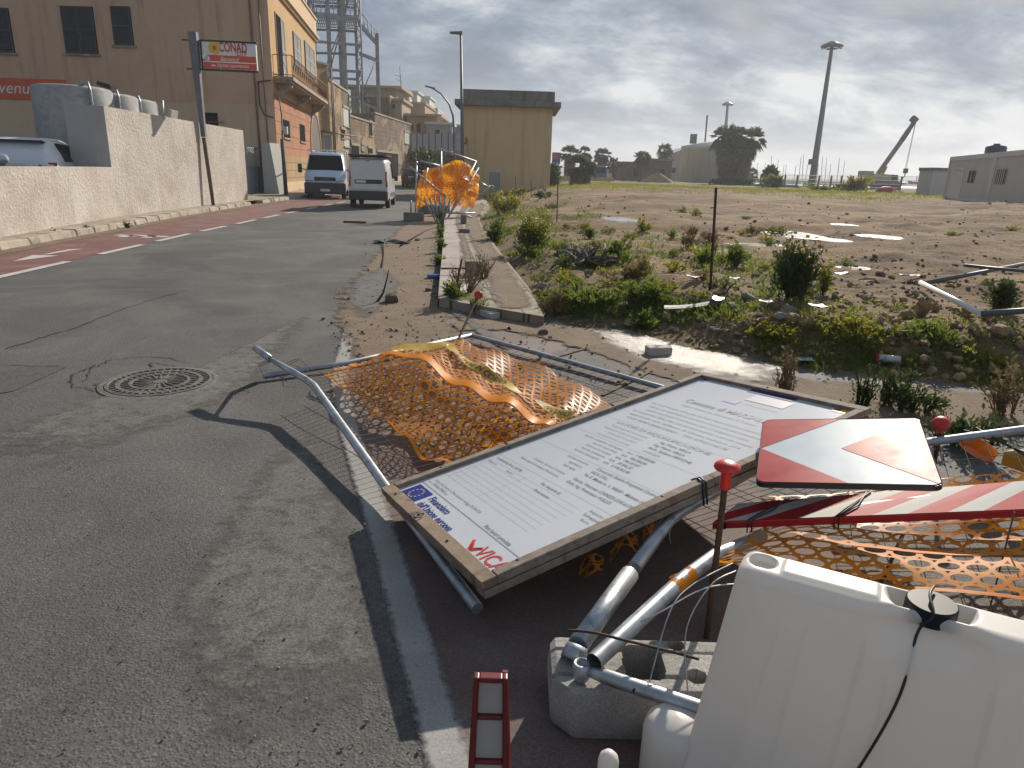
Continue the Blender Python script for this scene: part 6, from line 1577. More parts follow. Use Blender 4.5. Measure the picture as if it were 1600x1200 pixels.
mb = MB()
for k in range(4): mb.box((0, .0+.02*k-.02, .87+.045*k), (.96, .03, .014), rx=.35)
mb.build('grille_bars', RIM, trk, world=False)
mb = MB(); put_text(mb, 'IVECO', (-.19, -.045, .935), (1, 0, 0), (0, .35, .94), .09, .38); mb.build('lettering', PLATE, trk, world=False)
for sx in (-1, 1):
    quadp(trk, 'headlight', LAMPW, [(sx*.56, -.05, .84), (sx*.94, -.01, .86), (sx*.97, .24, 1.16), (sx*.80, .12, 1.08)][::sx], .05)
    mb = MB(); mb.tube([(sx*.96, .95, 1.35), (sx*1.17, .88, 1.42)], .025, 6); mb.box((sx*1.24, .86, 1.42), (.19, .12, .42)); mb.build('mirror', TRIM, trk, world=False, bevel=.02)
    wheel(trk, sx*.84, .95, .34); wheel(trk, sx*.84, 4.1, .34)
lbox(trk, 'number_plate', PLATE, (0, -.135, .42), (.46, .012, .11), bevel=0)
lbox(trk, 'flatbed', RIM, (0, 4.1, .98), (2.0, 3.1, .42)); lbox(trk, 'chassis', TRIM, (0, 3.6, .62), (.9, 4.0, .24))
mb = MB()
for x in (-.9, -.45, 0, .45, .9): mb.tube([(x, 2.60, 1.1), (x, 2.60, 2.34)], .03, 6)
for z in (2.0, 2.34): mb.tube([(-.95, 2.60, z), (.95, 2.60, z)], .03, 6)
for x in (-.9, .9): mb.tube([(x, 2.6, 2.34), (x, 5.5, 2.34)], .03, 6); mb.tube([(x, 5.5, 1.1), (x, 5.5, 2.34)], .03, 6)
mb.build('ladder_rack', PLATE, trk, world=False)

# ---- dark car far down the road, silver estate behind the wall
def small_car(name, loc, label, m, rz, rear=True, W=.88, H=1.55, cat='car'):
    c = thing(name, loc, label, cat, rz=rz)
    loft([(0.0, .40, .78, .98, W-.10, W-.06, W-.22), (.10, .32, .85, 1.12, W-.02, W, W-.20), (.42, .28, .95, H-.12, W, W, W-.26), (.75, .28, .95, H-.02, W, W, W-.24), (1.6, .26, .95, H, W, W, W-.22), (2.4, .26, .94, H-.08, W, W, W-.22), (3.2, .28, .90, .98, W, W-.02, W-.2), (4.0, .30, .78, .86, W-.05, W-.08, W-.24), (4.25, .4, .66, .72, W-.2, W-.22, W-.34)], c, m)
    quadp(c, 'rear_window', GLASS, [(-W+.28, .10, 1.05), (W-.28, .10, 1.05), (W-.34, .46, H-.13), (-W+.34, .46, H-.13)], .02)
    lbox(c, 'bumper', m if m is not CARD else TRIM, (0, .0, .46), (2*W-.1, .18, .30), bevel=.05)
    for sx in (-1, 1):
        quadp(c, 'tail_light', LAMPR, [(sx*(W-.40), -.01, .84), (sx*(W-.03), .08, .82), (sx*(W-.04), .12, .98), (sx*(W-.40), .04, .97)][::sx], .03)
        wheel(c, sx*(W-.1), .75, .32); wheel(c, sx*(W-.1), 3.3, .32)
        quadp(c, 'side_window', GLASS, [(sx*(W-.01), .75, 1.0), (sx*(W-.01), 2.8, 1.0), (sx*(W-.17), 2.3, H-.16), (sx*(W-.19), .75, H-.12)][::-sx], .012)
    lbox(c, 'number_plate', PLATE, (0, -.03, .88), (.48, .02, .11), bevel=0)
    return c
cp_ = (g(630, 293)+g(649, 293))/2
small_car('parked_car', (cp_[0]+.15, cp_[1], 0), 'dark car far along the road beyond the white van', CARD, math.radians(2), W=.86, H=1.6)
yc = 17.6; p_ = at(37, 214, yc)
c = small_car('parked_car', (p_[0]-.02, yc-.5, p_[2]-1.55), 'silver white estate car parked behind the low rough wall', mat('ice_blue_car_paint', (0.60, 0.63, 0.68), rough=.3, var=.05, coat=.4), math.radians(18), W=.92, H=1.55)
lbox(c, 'roof_spoiler', CARD, (0, .40, 1.46), (1.2, .25, .03), rx=-.1)
p_ = at(4, 250, 16.0); mt = thing('scooter', (p_[0], 16.0, .45), 'silver and black scooter tail at the left edge behind the low wall', 'scooter')
mb = MB(); mb.lathe(p_+V(-.15, 0, -.02), [(0, -.25), (.10, -.22), (.15, -.1), (.15, .1), (.08, .25), (0, .28)], 16, axis=(1, 0, .25)); mb.build('tail_fairing', CARS, mt)
mb = MB(); mb.lathe((p_[0]-.1, 16.0, .72), [(.1, -.05), (.25, -.05), (.27, 0), (.25, .05), (.1, .05)], 20, axis=(1, 0, 0)); mb.build('wheel', TYRE, mt)
mb = MB(); mb.box(p_+V(-.3, 0, -.15), (.5, .25, .18)); mb.tube([p_+V(-.1, 0, -.2), (p_[0]-.1, 16.0, .75)], .04, 6); mb.build('frame', BLACKP, mt)

# ================================================================== YELLOW HUT, CABINET, STREET LAMPS
YW = plaster('faded_yellow_plaster', (0.60, 0.46, 0.26), (0.65, 0.505, 0.295), streak=0.45, streak_col=(0.28, 0.20, 0.11), bump=.2, sc=.45)
PARA = plaster('mossy_grey_concrete', (0.16, 0.15, 0.135), (0.23, 0.22, 0.20), streak=.6, streak_col=(0.06, 0.055, 0.05), bump=.4)
YH = 46.5
hb0 = at(722, 300, YH); hb1 = at(858, 306, YH)
hut = thing('yellow_hut', (hb0[0], YH, 0), 'faded yellow windowless utility hut with a stained concrete parapet', 'hut')
zc0 = at(790, 167, YH)[2]; zc1 = at(790, 158, YH)[2]; zp = at(790, 141.5, YH)[2]
dep = 6.0
mb = MB(); mb.hexa([(hb0[0], YH, 0), (hb1[0], YH, 0), (hb1[0], YH+dep, 0), (hb0[0], YH+dep, 0)], [(hb0[0], YH, zc0), (hb1[0], YH, zc0), (hb1[0], YH+dep, zc0), (hb0[0], YH+dep, zc0)]); mb.build('wall', YW, hut)
mb = MB(); mb.box(((hb0[0]+hb1[0])/2, YH+dep/2, (zc0+zc1)/2+.005), (hb1[0]-hb0[0]+.95, dep+.9, zc1-zc0)); mb.build('cornice', PARA, hut, bevel=.02)
mb = MB()
for k, (x, y, sx, sy) in enumerate((((hb0[0]+hb1[0])/2-.1, YH+.02, hb1[0]-hb0[0]+.12, .3), ((hb0[0]+hb1[0])/2, YH+dep, hb1[0]-hb0[0]+.1, .3), (hb0[0]+.03, YH+dep/2, .25, dep-.32), (hb1[0]-.03, YH+dep/2, .25, dep-.32))): mb.box((x, y, (zc1+zp)/2+.012), (sx, sy, zp-zc1))
mb.build('parapet', PARA, hut)
p = at(727, 215, YH-.03); mb = MB(); mb.tube([p, p+V(.12, 0, -.1), p+V(.05, -.05, -.35), p+V(-.12, 0, -.3)], .035, 6); mb.build('insulator_hook', CABLE, hut)
p = at(727, 226, YH-.03); mb = MB(); mb.box(p+V(.15, 0, -.3), (.06, .05, .8)); mb.box(p+V(.15, 0, -.75), (.3, .08, .16)); mb.build('cable_fitting', GALV_DULL, hut)
YCB = 44.5; ca = at(764, 300, YCB); cb2 = at(781, 300, YCB); zt = at(772, 269, YCB)[2]
cab = thing('utility_cabinet', (ca[0], YCB, 0), 'grey upright utility cabinet in front of the yellow hut', 'cabinet')
mb = MB(); mb.box(((ca[0]+cb2[0])/2, YCB+.2, zt/2), (cb2[0]-ca[0], .4, zt)); mb.build('case', mat('cabinet_grey', (0.24, 0.26, 0.29), rough=.5, var=.08), cab, bevel=.03)
mb = MB(); mb.box(((ca[0]+cb2[0])/2, YCB-.012, zt*.73), (cb2[0]-ca[0]-.08, .02, zt*.44)); mb.build('upper_door', mat('cabinet_grey', (0, 0, 0)), cab, bevel=.01)
mb = MB(); mb.box(((ca[0]+cb2[0])/2, YCB-.012, zt*.27), (cb2[0]-ca[0]-.08, .02, zt*.44)); mb.build('lower_door', mat('cabinet_grey', (0, 0, 0)), cab, bevel=.01)
LAMPG = mat('dark_grey_lamp_post', (0.10, 0.115, 0.13), rough=.5, var=.12, metal=.3)
YL = 45.3; lb = at(722, 300, YL); lt = at(720, 52, YL)
sl = thing('street_lamp', (lb[0], YL, 0), 'tall straight street lamp with a flat head at the corner of the yellow hut', 'street lamp')
mb = MB(); mb.tube([(lb[0], YL, 0), (lb[0]+.0, YL, lt[2]*.25), (lt[0], YL, lt[2])], [.13, .11, .065], 10); mb.build('post', LAMPG, sl)
lh = at(703, 52, YL); mb = MB(); mb.hexa([lt+V(.1, -.15, -.08), lt+V(.1, .15, -.08), lh+V(0, .12, -.02), lh+V(0, -.12, -.02)][::-1], [lt+V(.1, -.15, .10), lt+V(.1, .15, .10), lh+V(0, .12, .08), lh+V(0, -.12, .08)][::-1]); mb.build('lamp_head', LAMPG, sl, bevel=.02)
YL2 = 57.0; b2 = at(711, 285, YL2); pts = [(711, 262), (709, 205), (708, 182), (702, 163), (690, 147), (676, 138)]
sl = thing('street_lamp', (b2[0], YL2, 0), 'street lamp with a curved arm beyond the yellow hut', 'street lamp')
mb = MB(); mb.tube([(b2[0], YL2, 0)]+[at(x, y, YL2) for x, y in pts], [.11, .10, .085, .08, .07, .06, .05], 8); mb.build('post', LAMPG, sl)
a_ = at(680, 139, YL2); b_ = at(664, 134.5, YL2); mb = MB(); mb.hexa([a_+V(0, -.12, -.05), b_+V(0, -.12, -.03), b_+V(0, .12, -.03), a_+V(0, .12, -.05)], [a_+V(0, -.1, .09), b_+V(0, -.08, .05), b_+V(0, .08, .05), a_+V(0, .1, .09)]); mb.build('lamp_head', LAMPG, sl)

# ================================================================== COLLAPSED FENCES WITH ORANGE NET IN THE MIDDLE DISTANCE
YN = 22.8
def pn_(x, y, dy=0.0): return at(x, y, YN+dy)
cN = [[pn_(646, 334, -.1), pn_(662, 322, .2), pn_(684, 318, -.1), pn_(705, 322, .0), pn_(724, 322, .3), pn_(738, 326, .1)],
      [pn_(650, 310, .0), pn_(665, 303, -.25), pn_(688, 300, .05), pn_(710, 302, -.25), pn_(731, 300, .1), pn_(747, 306, .5)],
      [pn_(652, 290, .1), pn_(668, 284, -.1), pn_(690, 281, .15), pn_(712, 280, -.05), pn_(732, 284, .2), pn_(748, 292, .5)],
      [pn_(662, 266, .5), pn_(676, 263, .3), pn_(694, 258, .5), pn_(713, 251, .4), pn_(730, 257, .5), pn_(747, 274, .7)]]
fN = spline_patch(cN)
def net3(u, v): p = fN(u, v).copy(); p[1] += .07*math.sin(u*27+v*5+math.sin(v*9))+.05*math.sin(v*19+u*6)+.02*math.sin(u*61); p[0] += .02*math.sin(v*23); p[2] = max(p[2], .03); return p
mb = MB(); net(mb, net3, 25, 21, .36, .31, 10); net(mb, lambda u, v: net3(u, v)+V(.03*math.sin(v*9), .22+.08*math.sin(u*17), .02), 21, 18, .34, .28, 10)
o = mb.build('orange_safety_net', ORANGE); tag(o, 'bunched orange safety net hung on the collapsed fences beside the road', 'safety net')
# two collapsed panels: frame tubes and bars
def fence_frag(label, segs, base, r=.03, wires=None):
    th = thing('collapsed_fence', base, label, 'fence panel', 'collapsed fence panels')
    for (x0, y0, d0, x1, y1, d1) in segs:
        mb = MB(); a, b = pn_(x0, y0, d0), pn_(x1, y1, d1); a[2] = max(a[2], .03); b[2] = max(b[2], .03); mb.tube([a, b], r, 8); mb.build('tube', GALV, th)
    if wires:
        mb = MB()
        A, B, C, D = [pn_(*w) for w in wires]
        for k in range(22): mb.tube([mixp(A, B, k/21), mixp(D, C, k/21)], .004, 4, caps=False)
        for k in range(10): mb.tube([mixp(A, D, k/9), mixp(B, C, k/9)], .004, 4, caps=False)
        mb.build('wire_mesh', RUSTWIRE, th)
    return th
fence_frag('collapsed fence panel with its top rail sloping across the sky above the net', [(689, 232, .6, 691, 345, .2), (689, 233, .6, 745, 253, .9), (744, 252, .9, 700, 340, -.3), (748, 262, .6, 697, 345, -.4)], pn_(691, 345, .2)*V(1, 1, 0), .028, [(689, 233, .6), (745, 253, .9), (740, 300, .7), (691, 300, .4)])
fence_frag('collapsed fence panel with a bright tube slanting over the left of the net', [(640, 260, -.3, 697, 308, -.4), (651, 252, .2, 649, 345, .0), (668, 262, .4, 651, 340, -.1), (642, 312, -.3, 642, 334, -.3), (656, 251, .3, 690, 260, .6)], pn_(649, 345, 0)*V(1, 1, 0), .028)
fence_frag('low fence panel lying flat behind the net towards the cabinet', [(750, 305, .8, 766, 290, 1.0), (748, 283, 1.2, 762, 292, 1.2), (700, 333, -.2, 742, 333, .3), (712, 331, .1, 738, 340, -.2)], pn_(745, 335, .3)*V(1, 1, 0), .026)
for (x, y, w, d, h, lab) in ((646, 346, .62, .3, .26, 'dark concrete fence foot by the road under the orange net'), (672, 334, .9, .35, .32, 'long dark concrete block under the left of the orange net'), (690, 338, .55, .3, .36, 'tall dark concrete block under the middle of the orange net')):
    p = g(x, y); th = tag(MB().box((p[0], p[1]+.1, h/2+.005), (w, d, h), rz=.1).build('concrete_block', CONC_DK, bevel=.02), lab, 'concrete block', 'dark concrete blocks')
p = g(684, 350)
th = thing('stacked_panels', p, 'grey bundle of leaning panel edges below the orange net', 'panels')
for k in range(6):
    mb = MB(); a = p+V(-.02+.03*k, .1*k*.2, 0); q = p+V(-.45+.16*k, .35, .78-.03*abs(k-3)); mb.tube([a, q], [.02, .035], 5); mb.build('slat', CONC, th)

# ================================================================== FAR SIDE OF THE LOT
def base_at(x, Y): p = at(x, 285, Y); return V(p[0], Y, lz(p[0], Y))
# big lamp masts
def mast(x0, y0, x1, y1, Y, label, r):
    b = at(x0, y0, Y); tpt = at(x1, y1, Y); b = V(b[0], Y, min(b[2], .7)-.3)
    th = thing('high_mast_lamp', b, label, 'lamp mast', 'high lamp masts')
    mb = MB(); mb.tube([b, mixp(b, tpt, .18), tpt], [r, r*.85, r*.42], 12); mb.build('mast', LAMPG, th)
    R = at(x1+17, y1, Y)[0]-tpt[0] if Y < 180 else at(x1+9, y1, Y)[0]-tpt[0]
    mb = MB(); mb.lathe(tpt, [(R*.3, -R*.12), (R*.95, -R*.10), (R, 0), (R*.8, R*.16), (R*.45, R*.28), (R*.38, R*.36), (0, R*.38)], 20); mb.build('lamp_crown', LAMPG, th)
    mb = MB()
    for k in range(8): a = k*math.pi/4; mb.box(tpt+V(R*.75*math.cos(a), R*.75*math.sin(a), -R*.16), (R*.3, R*.24, R*.12), rz=a)
    mb.build('floodlight', BLACKP, th)
    return th
m1 = mast(1268, 290, 1300, 72, 122, 'tall leaning looking lamp mast with a round crown, right of the palms', .62)
mb = MB(); q = at(1270, 253, 121); mb.box(q, (1.2, .7, .9)); mb.build('control_box', LAMPG, m1)
mast(1127, 285, 1137, 163, 240, 'farther lamp mast rising behind the big palm', .9)
# silo tank, brown building, gabled building
SILO = plaster('stained_silo_concrete', (0.74, 0.70, 0.64), (0.80, 0.77, 0.72), streak=.5, streak_col=(0.44, 0.38, 0.32), sc=.15)
Ys = 128; sc_ = at(1118, 255, Ys+7); r = (at(1172, 255, Ys+7)[0]-at(1064, 255, Ys+7)[0])/2
silo = thing('storage_tank', (sc_[0], Ys+7, 0), 'round stained cream storage tank with a shallow conical roof behind the big palm', 'storage tank')
zt = at(1110, 231, Ys+7)[2]
mb = MB(); mb.lathe((sc_[0], Ys+7, 0), [(r, 0), (r, zt-.3), (r*1.01, zt-.3), (r*1.01, zt)], 48); mb.build('shell', SILO, silo)
mb = MB(); mb.lathe((sc_[0], Ys+7, zt), [(r*1.02, 0.01), (r*1.02, .15), (r*.3, 1.1), (.3, 1.4), (0, 1.45)], 40); mb.build('roof', SILO, silo)
q = at(1089, 225, Ys+1); mb = MB(); mb.box((q[0], Ys+4, zt+1.3), (1.0, 1.0, 1.6)); mb.build('roof_vent', PIPE, silo)
q0 = at(1105, 180, 150); q1 = at(1101, 228, 150); mb = MB(); mb.tube([q1, q0], .18, 5); o = mb.build('radio_mast', LAMPG); tag(o, 'thin radio mast rising behind the storage tank roof', 'mast')
def block(name, x0, x1, yt, Y, dep, m_, label, cat='building', roof=None, wins=(), zb=-.3):
    a = at(x0, 270, Y); b = at(x1, 270, Y); zt = at((x0+x1)/2, yt, Y)[2]
    th = thing(name, (a[0], Y, 0), label, cat)
    mb = MB(); mb.hexa([(a[0], Y, zb), (b[0], Y, zb), (b[0], Y+dep, zb), (a[0], Y+dep, zb)], [(a[0], Y, zt), (b[0], Y, zt), (b[0], Y+dep, zt), (a[0], Y+dep, zt)]); mb.build('wall', m_, th)
    if roof == 'gable':
        zr = zt+(b[0]-a[0])*.5; mb = MB(); mb.add([(a[0]-.3, Y-.3, zt), (b[0]+.3, Y-.3, zt), (b[0]+.2, Y-.3, zr), (a[0]-.3, Y+dep, zt), (b[0]+.3, Y+dep, zt), (b[0]+.2, Y+dep, zr)], [(0, 1, 2), (5, 4, 3), (0, 3, 4, 1), (1, 4, 5, 2), (2, 5, 3, 0)]); mb.build('roof', FAR_MATS['grey'], th)
    else:
        mb = MB(); mb.box(((a[0]+b[0])/2, Y+dep/2, zt+.16), (b[0]-a[0]+.5, dep+.5, .3)); mb.build('roof', PARA, th)
    ff = Facade((a[0], Y), (b[0], Y))
    for w in wins: a0, a1, z0, z1 = ff.pxbox(*w); opening(th, ff, a0, a1, z0, z1, DARK, None, .05, False)
    return th
BRW = blocks('brown_ruin_wall', (0.17, 0.115, 0.085), (0.15, 0.10, 0.075), (0.1, 0.07, .05), .8, .4, (0.21, .15, .11), .5)
block('ruined_building', 974, 1016, 256, 118, 9, BRW, 'left lower part of the ruined brown block building behind the sand heap', wins=[(990, 262, 997, 275)])
block('ruined_building', 1014, 1049, 251, 120, 9, BRW, 'right higher part of the ruined brown block building behind the sand heap', wins=[(1030, 264, 1038, 278)])
block('gabled_building', 1043, 1070, 243, 150, 12, plaster('pinkish_far_wall', (0.40, 0.32, 0.28), (0.44, 0.36, 0.31)), 'pale building with a dark sloping roof left of the storage tank', roof='gable', wins=[(1050, 262, 1056, 270)])
block('white_shed', 951, 974, 265, 135, 8, FAR_MATS['white'], 'small whitish shed left of the ruined brown building', wins=[(957, 272, 962, 279)])
block('white_kiosk', 858, 876, 262, 120, 8, FAR_MATS['white'], 'white kiosk under the blue and red billboard', wins=[(862, 268, 868, 278)])
# billboard
Yb = 112; a = at(863, 238, Yb); b = at(875, 257, Yb)
bb = thing('billboard', (a[0], Yb, 0), 'blue and red billboard on a post right of the yellow hut', 'billboard')
mb = MB(); mb.box(((a[0]+b[0])/2, Yb, (a[2]+b[2])/2), (b[0]-a[0], .25, a[2]-b[2])); mb.build('panel', mat('billboard_blue', (0.03, 0.04, 0.20), rough=.5), bb)
mb = MB(); mb.box(((a[0]+b[0])/2, Yb-.14, (a[2]+b[2])/2+.25), ((b[0]-a[0])*.8, .04, (a[2]-b[2])*.38)); mb.build('red_print', REDINK, bb)
mb = MB(); mb.box(((a[0]+b[0])/2, Yb-.14, (a[2]+b[2])/2-.7), ((b[0]-a[0])*.9, .04, (a[2]-b[2])*.2)); mb.build('green_print', mat('billboard_green', (0.05, 0.25, 0.18), rough=.5), bb)
mb = MB(); mb.box(((a[0]+b[0])/2, Yb+.1, b[2]/2), (.3, .2, b[2])); mb.build('post', LAMPG, bb)
# yellow skip, blue van roof, excavator arm
Yk = 88; a = at(869, 283, Yk); b = at(958, 284, Yk); z0, z1 = at(910, 284.5, Yk)[2], at(910, 276, Yk)[2]
sk = thing('yellow_barrier', (a[0], Yk, .4), 'long pale yellow barrier panel behind the short palm', 'barrier panel')
mb = MB(); mb.box(((a[0]+b[0])/2, Yk, (z0+z1)/2), (b[0]-a[0], .3, z1-z0)); mb.build('panel', mat('pale_yellow_panel', (0.55, 0.36, 0.14), rough=.6, var=.1), sk)
mb = MB(); mb.box(((a[0]+b[0])/2, Yk+.1, z0/2), (b[0]-a[0]-.5, .2, max(.2, z0))); mb.build('base', CONC_DK, sk)
Ye = 95; th = thing('blue_lorry', (at(932, 275, Ye)[0], Ye, .4), 'blue lorry cab roof showing over the pale yellow panel', 'lorry')
p = at(934, 274, Ye); mb = MB(); mb.box((p[0], Ye+1, 1.5), (2.4, 2.0, 2.3)); mb.build('cab', mat('lorry_blue', (0.04, 0.12, 0.35), rough=.4), th, bevel=.2); mb = MB(); mb.box((p[0], Ye-.01, 2.1), (2.0, .05, .7)); mb.build('windscreen', GLASS, th)
mb = MB(); mb.box((p[0], Ye+1, .4), (2.2, 1.8, .5)); mb.build('chassis', TRIM, th)
th = thing('excavator_arm', (at(938, 275, Ye+3)[0], Ye+3, .4), 'yellow digger arm sloping between the far palms', 'excavator arm')
mb = MB(); pts = [at(927, 258, Ye+3), at(934, 262, Ye+3), at(942, 272, Ye+3)]; mb.tube(pts, .22, 6); mb.build('boom', mat('digger_yellow', (0.40, 0.26, 0.05), rough=.5), th)
mb = MB(); mb.tube([pts[2], V(pts[2][0]+.1, Ye+3, .5)], .3, 6); mb.build('stick', mat('digger_yellow', (0, 0, 0)), th)
# sand heap
ph = base_at(1027, 100); rx = (at(1058, 285, 100)[0]-at(996, 285, 100)[0])/2; hz2 = at(1027, 270, 100)[2]-ph[2]+.2
mb = MB()
def heap(u, v):
    a = u*2*math.pi; rr_ = v; n = 1+.25*float(fbm(np.array([math.cos(a)*2+5]), np.array([math.sin(a)*2+5]), 3)[0])
    return V(ph[0]+rx*n*rr_*math.cos(a), ph[1]+rx*.7*n*rr_*math.sin(a), ph[2]-.2+hz2*max(0, (1-rr_**1.25))*(1+.25*float(fbm(np.array([rr_*math.cos(a)*3]), np.array([rr_*math.sin(a)*3]), 3)[0])))
mb.grid(heap, 48, 16); o = mb.build('sand_heap', mat('heap_sand', (0.27, 0.195, 0.115), rough=.95, var=.25, scale=1.2, bump=.6, bscale=6, bdist=.1)); tag(o, 'brown heap of sand in front of the ruined brown building', 'sand heap')
# perimeter fence with posts
Yf = 84
pf = thing('perimeter_fence', (at(1175, 290, Yf)[0], Yf, .4), 'long wire fence on concrete posts along the harbour side of the lot', 'fence')
xs_ = [1175, 1188, 1204, 1226, 1245, 1279, 1298, 1314, 1332, 1356, 1408, 1456]
tops = []
for x in xs_:
    b_ = base_at(x, Yf); tpt = at(x, 273+(x-1200)*.012, Yf); mb = MB(); mb.box((b_[0], Yf, (b_[2]+tpt[2])/2-.1), (.16, .16, tpt[2]-b_[2]+.2)); mb.build('post', CONC_DK, pf); tops.append(V(b_[0], Yf, tpt[2]))
mb = MB()
for h in (0.02, .45, .9, 1.3):
    for a, b in zip(tops, tops[1:]): mb.tube([a-V(0, 0, h), b-V(0, 0, h)], .022, 4, caps=False)
mb.build('wire', GALV_DULL, pf)
# site cabins
CABM = mat('cabin_panel', (0.52, 0.50, 0.47), rough=.6, var=.06, scale=1)
CABF = mat('cabin_frame', (0.62, 0.61, 0.59), rough=.5, var=.05)
ca0 = g(1472, 309, .74); ca1 = g(1536, 314.5, .74); ca2 = g(1640, 324, .74)
CBF = Facade(ca0, ca2)
def cabin(s0, s1, label, wins, door):
    q = CBF.p(s0, 0); th = thing('site_cabin', (q[0], q[1], .6), label, 'site cabin', 'site cabins')
    zb, zt = .62, .62+2.75
    mb = MB(); CBF.box(mb, s0+.1, s1-.1, zb+.18, zt-.22, -2.35, -.05); mb.build('wall', CABM, th)
    mb = MB()
    for s_ in (s0, s1-.22):
        for o_ in (-2.4, -.2): CBF.box(mb, s_, s_+.22, zb, zt, o_, o_+.2)
    for z in ((zb, zb+.18), (zt-.22, zt)):
        CBF.box(mb, s0+.22, s1-.22, z[0], z[1], -.2, -.005); CBF.box(mb, s0+.22, s1-.22, z[0], z[1], -2.4, -2.2); CBF.box(mb, s0+.01, s0+.2, z[0], z[1], -2.2, -.2); CBF.box(mb, s1-.2, s1-.01, z[0], z[1], -2.2, -.2)
    mb.build('frame', CABF, th)
    mb = MB(); CBF.box(mb, s0+.02, s1-.02, zt-.12, zt+.05, -2.38, -.02); mb.build('roof', CABF, th)
    for (x0, y0, x1, y1, bars) in wins:
        a0, a1, z0, z1 = CBF.pxbox(x0, y0, x1, y1)
        w = opening(th, CBF, a0, a1, z0, z1, GLASS, CABF, -.03, False)
        mb = MB()
        for k in range(1, bars): CBF.box(mb, a0+(a1-a0)*k/bars-.03, a0+(a1-a0)*k/bars+.03, z0, z1, -.029, .0)
        if bars: mb.build('window_bars', CABF, th)
    if door: a0, a1, z0, z1 = CBF.pxbox(*door); mb = MB(); CBF.box(mb, a0, a1, .8, z1, -.049, -.02); mb.build('door', CABF, th)
    return th
sm = CBF.px(1547, 285)[0]
cabin(0.0, sm-.03, 'grey site cabin with a door and two small windows', [(1490, 266, 1499, 286, 0), (1512, 267, 1522, 286, 2)], (1484, 262, 1503, 300))
cabin(sm+.03, CBF.L+2.5, 'grey site cabin with a barred window, farther right', [(1555, 265, 1570, 288, 5)], None)
q = CBF.p(CBF.px(1523, 250)[0], 3.45, -1.0); wt = thing('rooftop_tank', q, 'dark blue water tank on the roof of the site cabin', 'water tank')
mb = MB(); mb.lathe(q, [(.50, 0), (.56, .06), (.56, .38), (.50, .46), (.18, .52), (.18, .60), (0, .62)], 24); mb.build('vessel', mat('tank_navy', (0.03, 0.05, 0.09), rough=.45), wt)
q = at(1461, 300, 60); th = thing('grey_container', (q[0], 60, .6), 'narrow grey container standing behind the site cabin', 'container')
za = at(1461, 266, 60)[2]; mb = MB(); mb.box((q[0]+.3, 61, (za+.6)/2), (1.6, 2, za-.6)); mb.build('body', CABM, th, bevel=.03); mb = MB(); mb.box((q[0]+.3, 61, za+.08), (1.75, 2.1, .26)); mb.build('lid', CONC_DK, th)
# crane
Yc = 108; yel = mat('crane_cream', (0.42, 0.36, 0.20), rough=.5, var=.1); zg = .6
cr = thing('mobile_crane', (at(1382, 290, Yc)[0], Yc, zg), 'mobile crane with a raised telescopic boom and hanging hook beside the cabins', 'crane')
def cpx(x, y): return at(x, y, Yc)
a = cpx(1352, 288); b = cpx(1398, 292); mb = MB(); mb.box(((a[0]+b[0])/2, Yc, zg+.9), (b[0]-a[0], 2.6, .9)); mb.build('carrier', mat('crane_grey', (0.14, 0.13, 0.12), rough=.6, var=.2), cr, bevel=.05)
for k in range(4):
    mb = MB(); mb.lathe((a[0]+(b[0]-a[0])*(.12+.25*k), Yc-1.35, zg+.5), [(.2, 0), (.52, 0), (.55, .1), (.55, .3), (.2, .3)], 18, axis=(0, -1, 0)); mb.build('wheel', TYRE, cr)
p = cpx(1372, 278); mb = MB(); mb.box((p[0], Yc, p[2]-.1), (3.3, 2.2, 1.3)); mb.box((p[0]-1.9, Yc, p[2]+.5), (1.4, 2.2, .9)); mb.build('turntable', yel, cr, bevel=.06)
p = cpx(1390, 279); mb = MB(); mb.box((p[0], Yc-.6, p[2]-.2), (1.3, 1.1, 1.5)); mb.build('cab', yel, cr, bevel=.06); mb = MB(); mb.box((p[0]+.1, Yc-1.16, p[2]+.15), (.9, .04, .7)); mb.build('cab_window', GLASS, cr)
def bm(x0, y0, x1, y1, w, m_, nm):
    A, B = cpx(x0, y0), cpx(x1, y1); d = (B-A)/np.linalg.norm(B-A); n = np.cross(d, V(0, 1, 0)); mb = MB()
    mb.hexa([A-n*w-V(0, w, 0), A+n*w-V(0, w, 0), A+n*w+V(0, w, 0), A-n*w+V(0, w, 0)], [B-n*w-V(0, w, 0), B+n*w-V(0, w, 0), B+n*w+V(0, w, 0), B-n*w+V(0, w, 0)]); return mb.build(nm, m_, cr, bevel=.03)
bm(1370, 274, 1408, 221, .26, mat('crane_olive', (0.19, 0.165, 0.10), rough=.5), 'boom'); bm(1408, 221, 1420, 203, .28, mat('crane_dark', (0.08, 0.075, 0.08), rough=.6), 'boom_section'); bm(1420, 203, 1430, 188, .24, mat('crane_dark', (0, 0, 0)), 'boom_section')
p = cpx(1428, 187); mb = MB(); mb.box(p, (.9, .7, .8), ry=.6); mb.build('boom_head', mat('crane_dark', (0, 0, 0)), cr, bevel=.05)
bm(1378, 274, 1385, 260, .16, mat('digger_yellow', (0, 0, 0)), 'lift_cylinder')
mb = MB()
for dx in (-1.2, 0, 1.2): mb.tube([cpx(1431+dx*.3, 190), cpx(1415+dx, 264)], .022, 4)
mb.build('hoist_rope', GALV_DULL, cr)
p = cpx(1415, 267); mb = MB(); mb.box(p, (.55, .4, .7)); mb.tube([p-V(0, 0, .3), p-V(0, 0, .8), p-V(.2, 0, 1.0), p-V(.35, 0, .8)], .09, 6); mb.build('hook', mat('crane_dark', (0, 0, 0)), cr, bevel=.03)
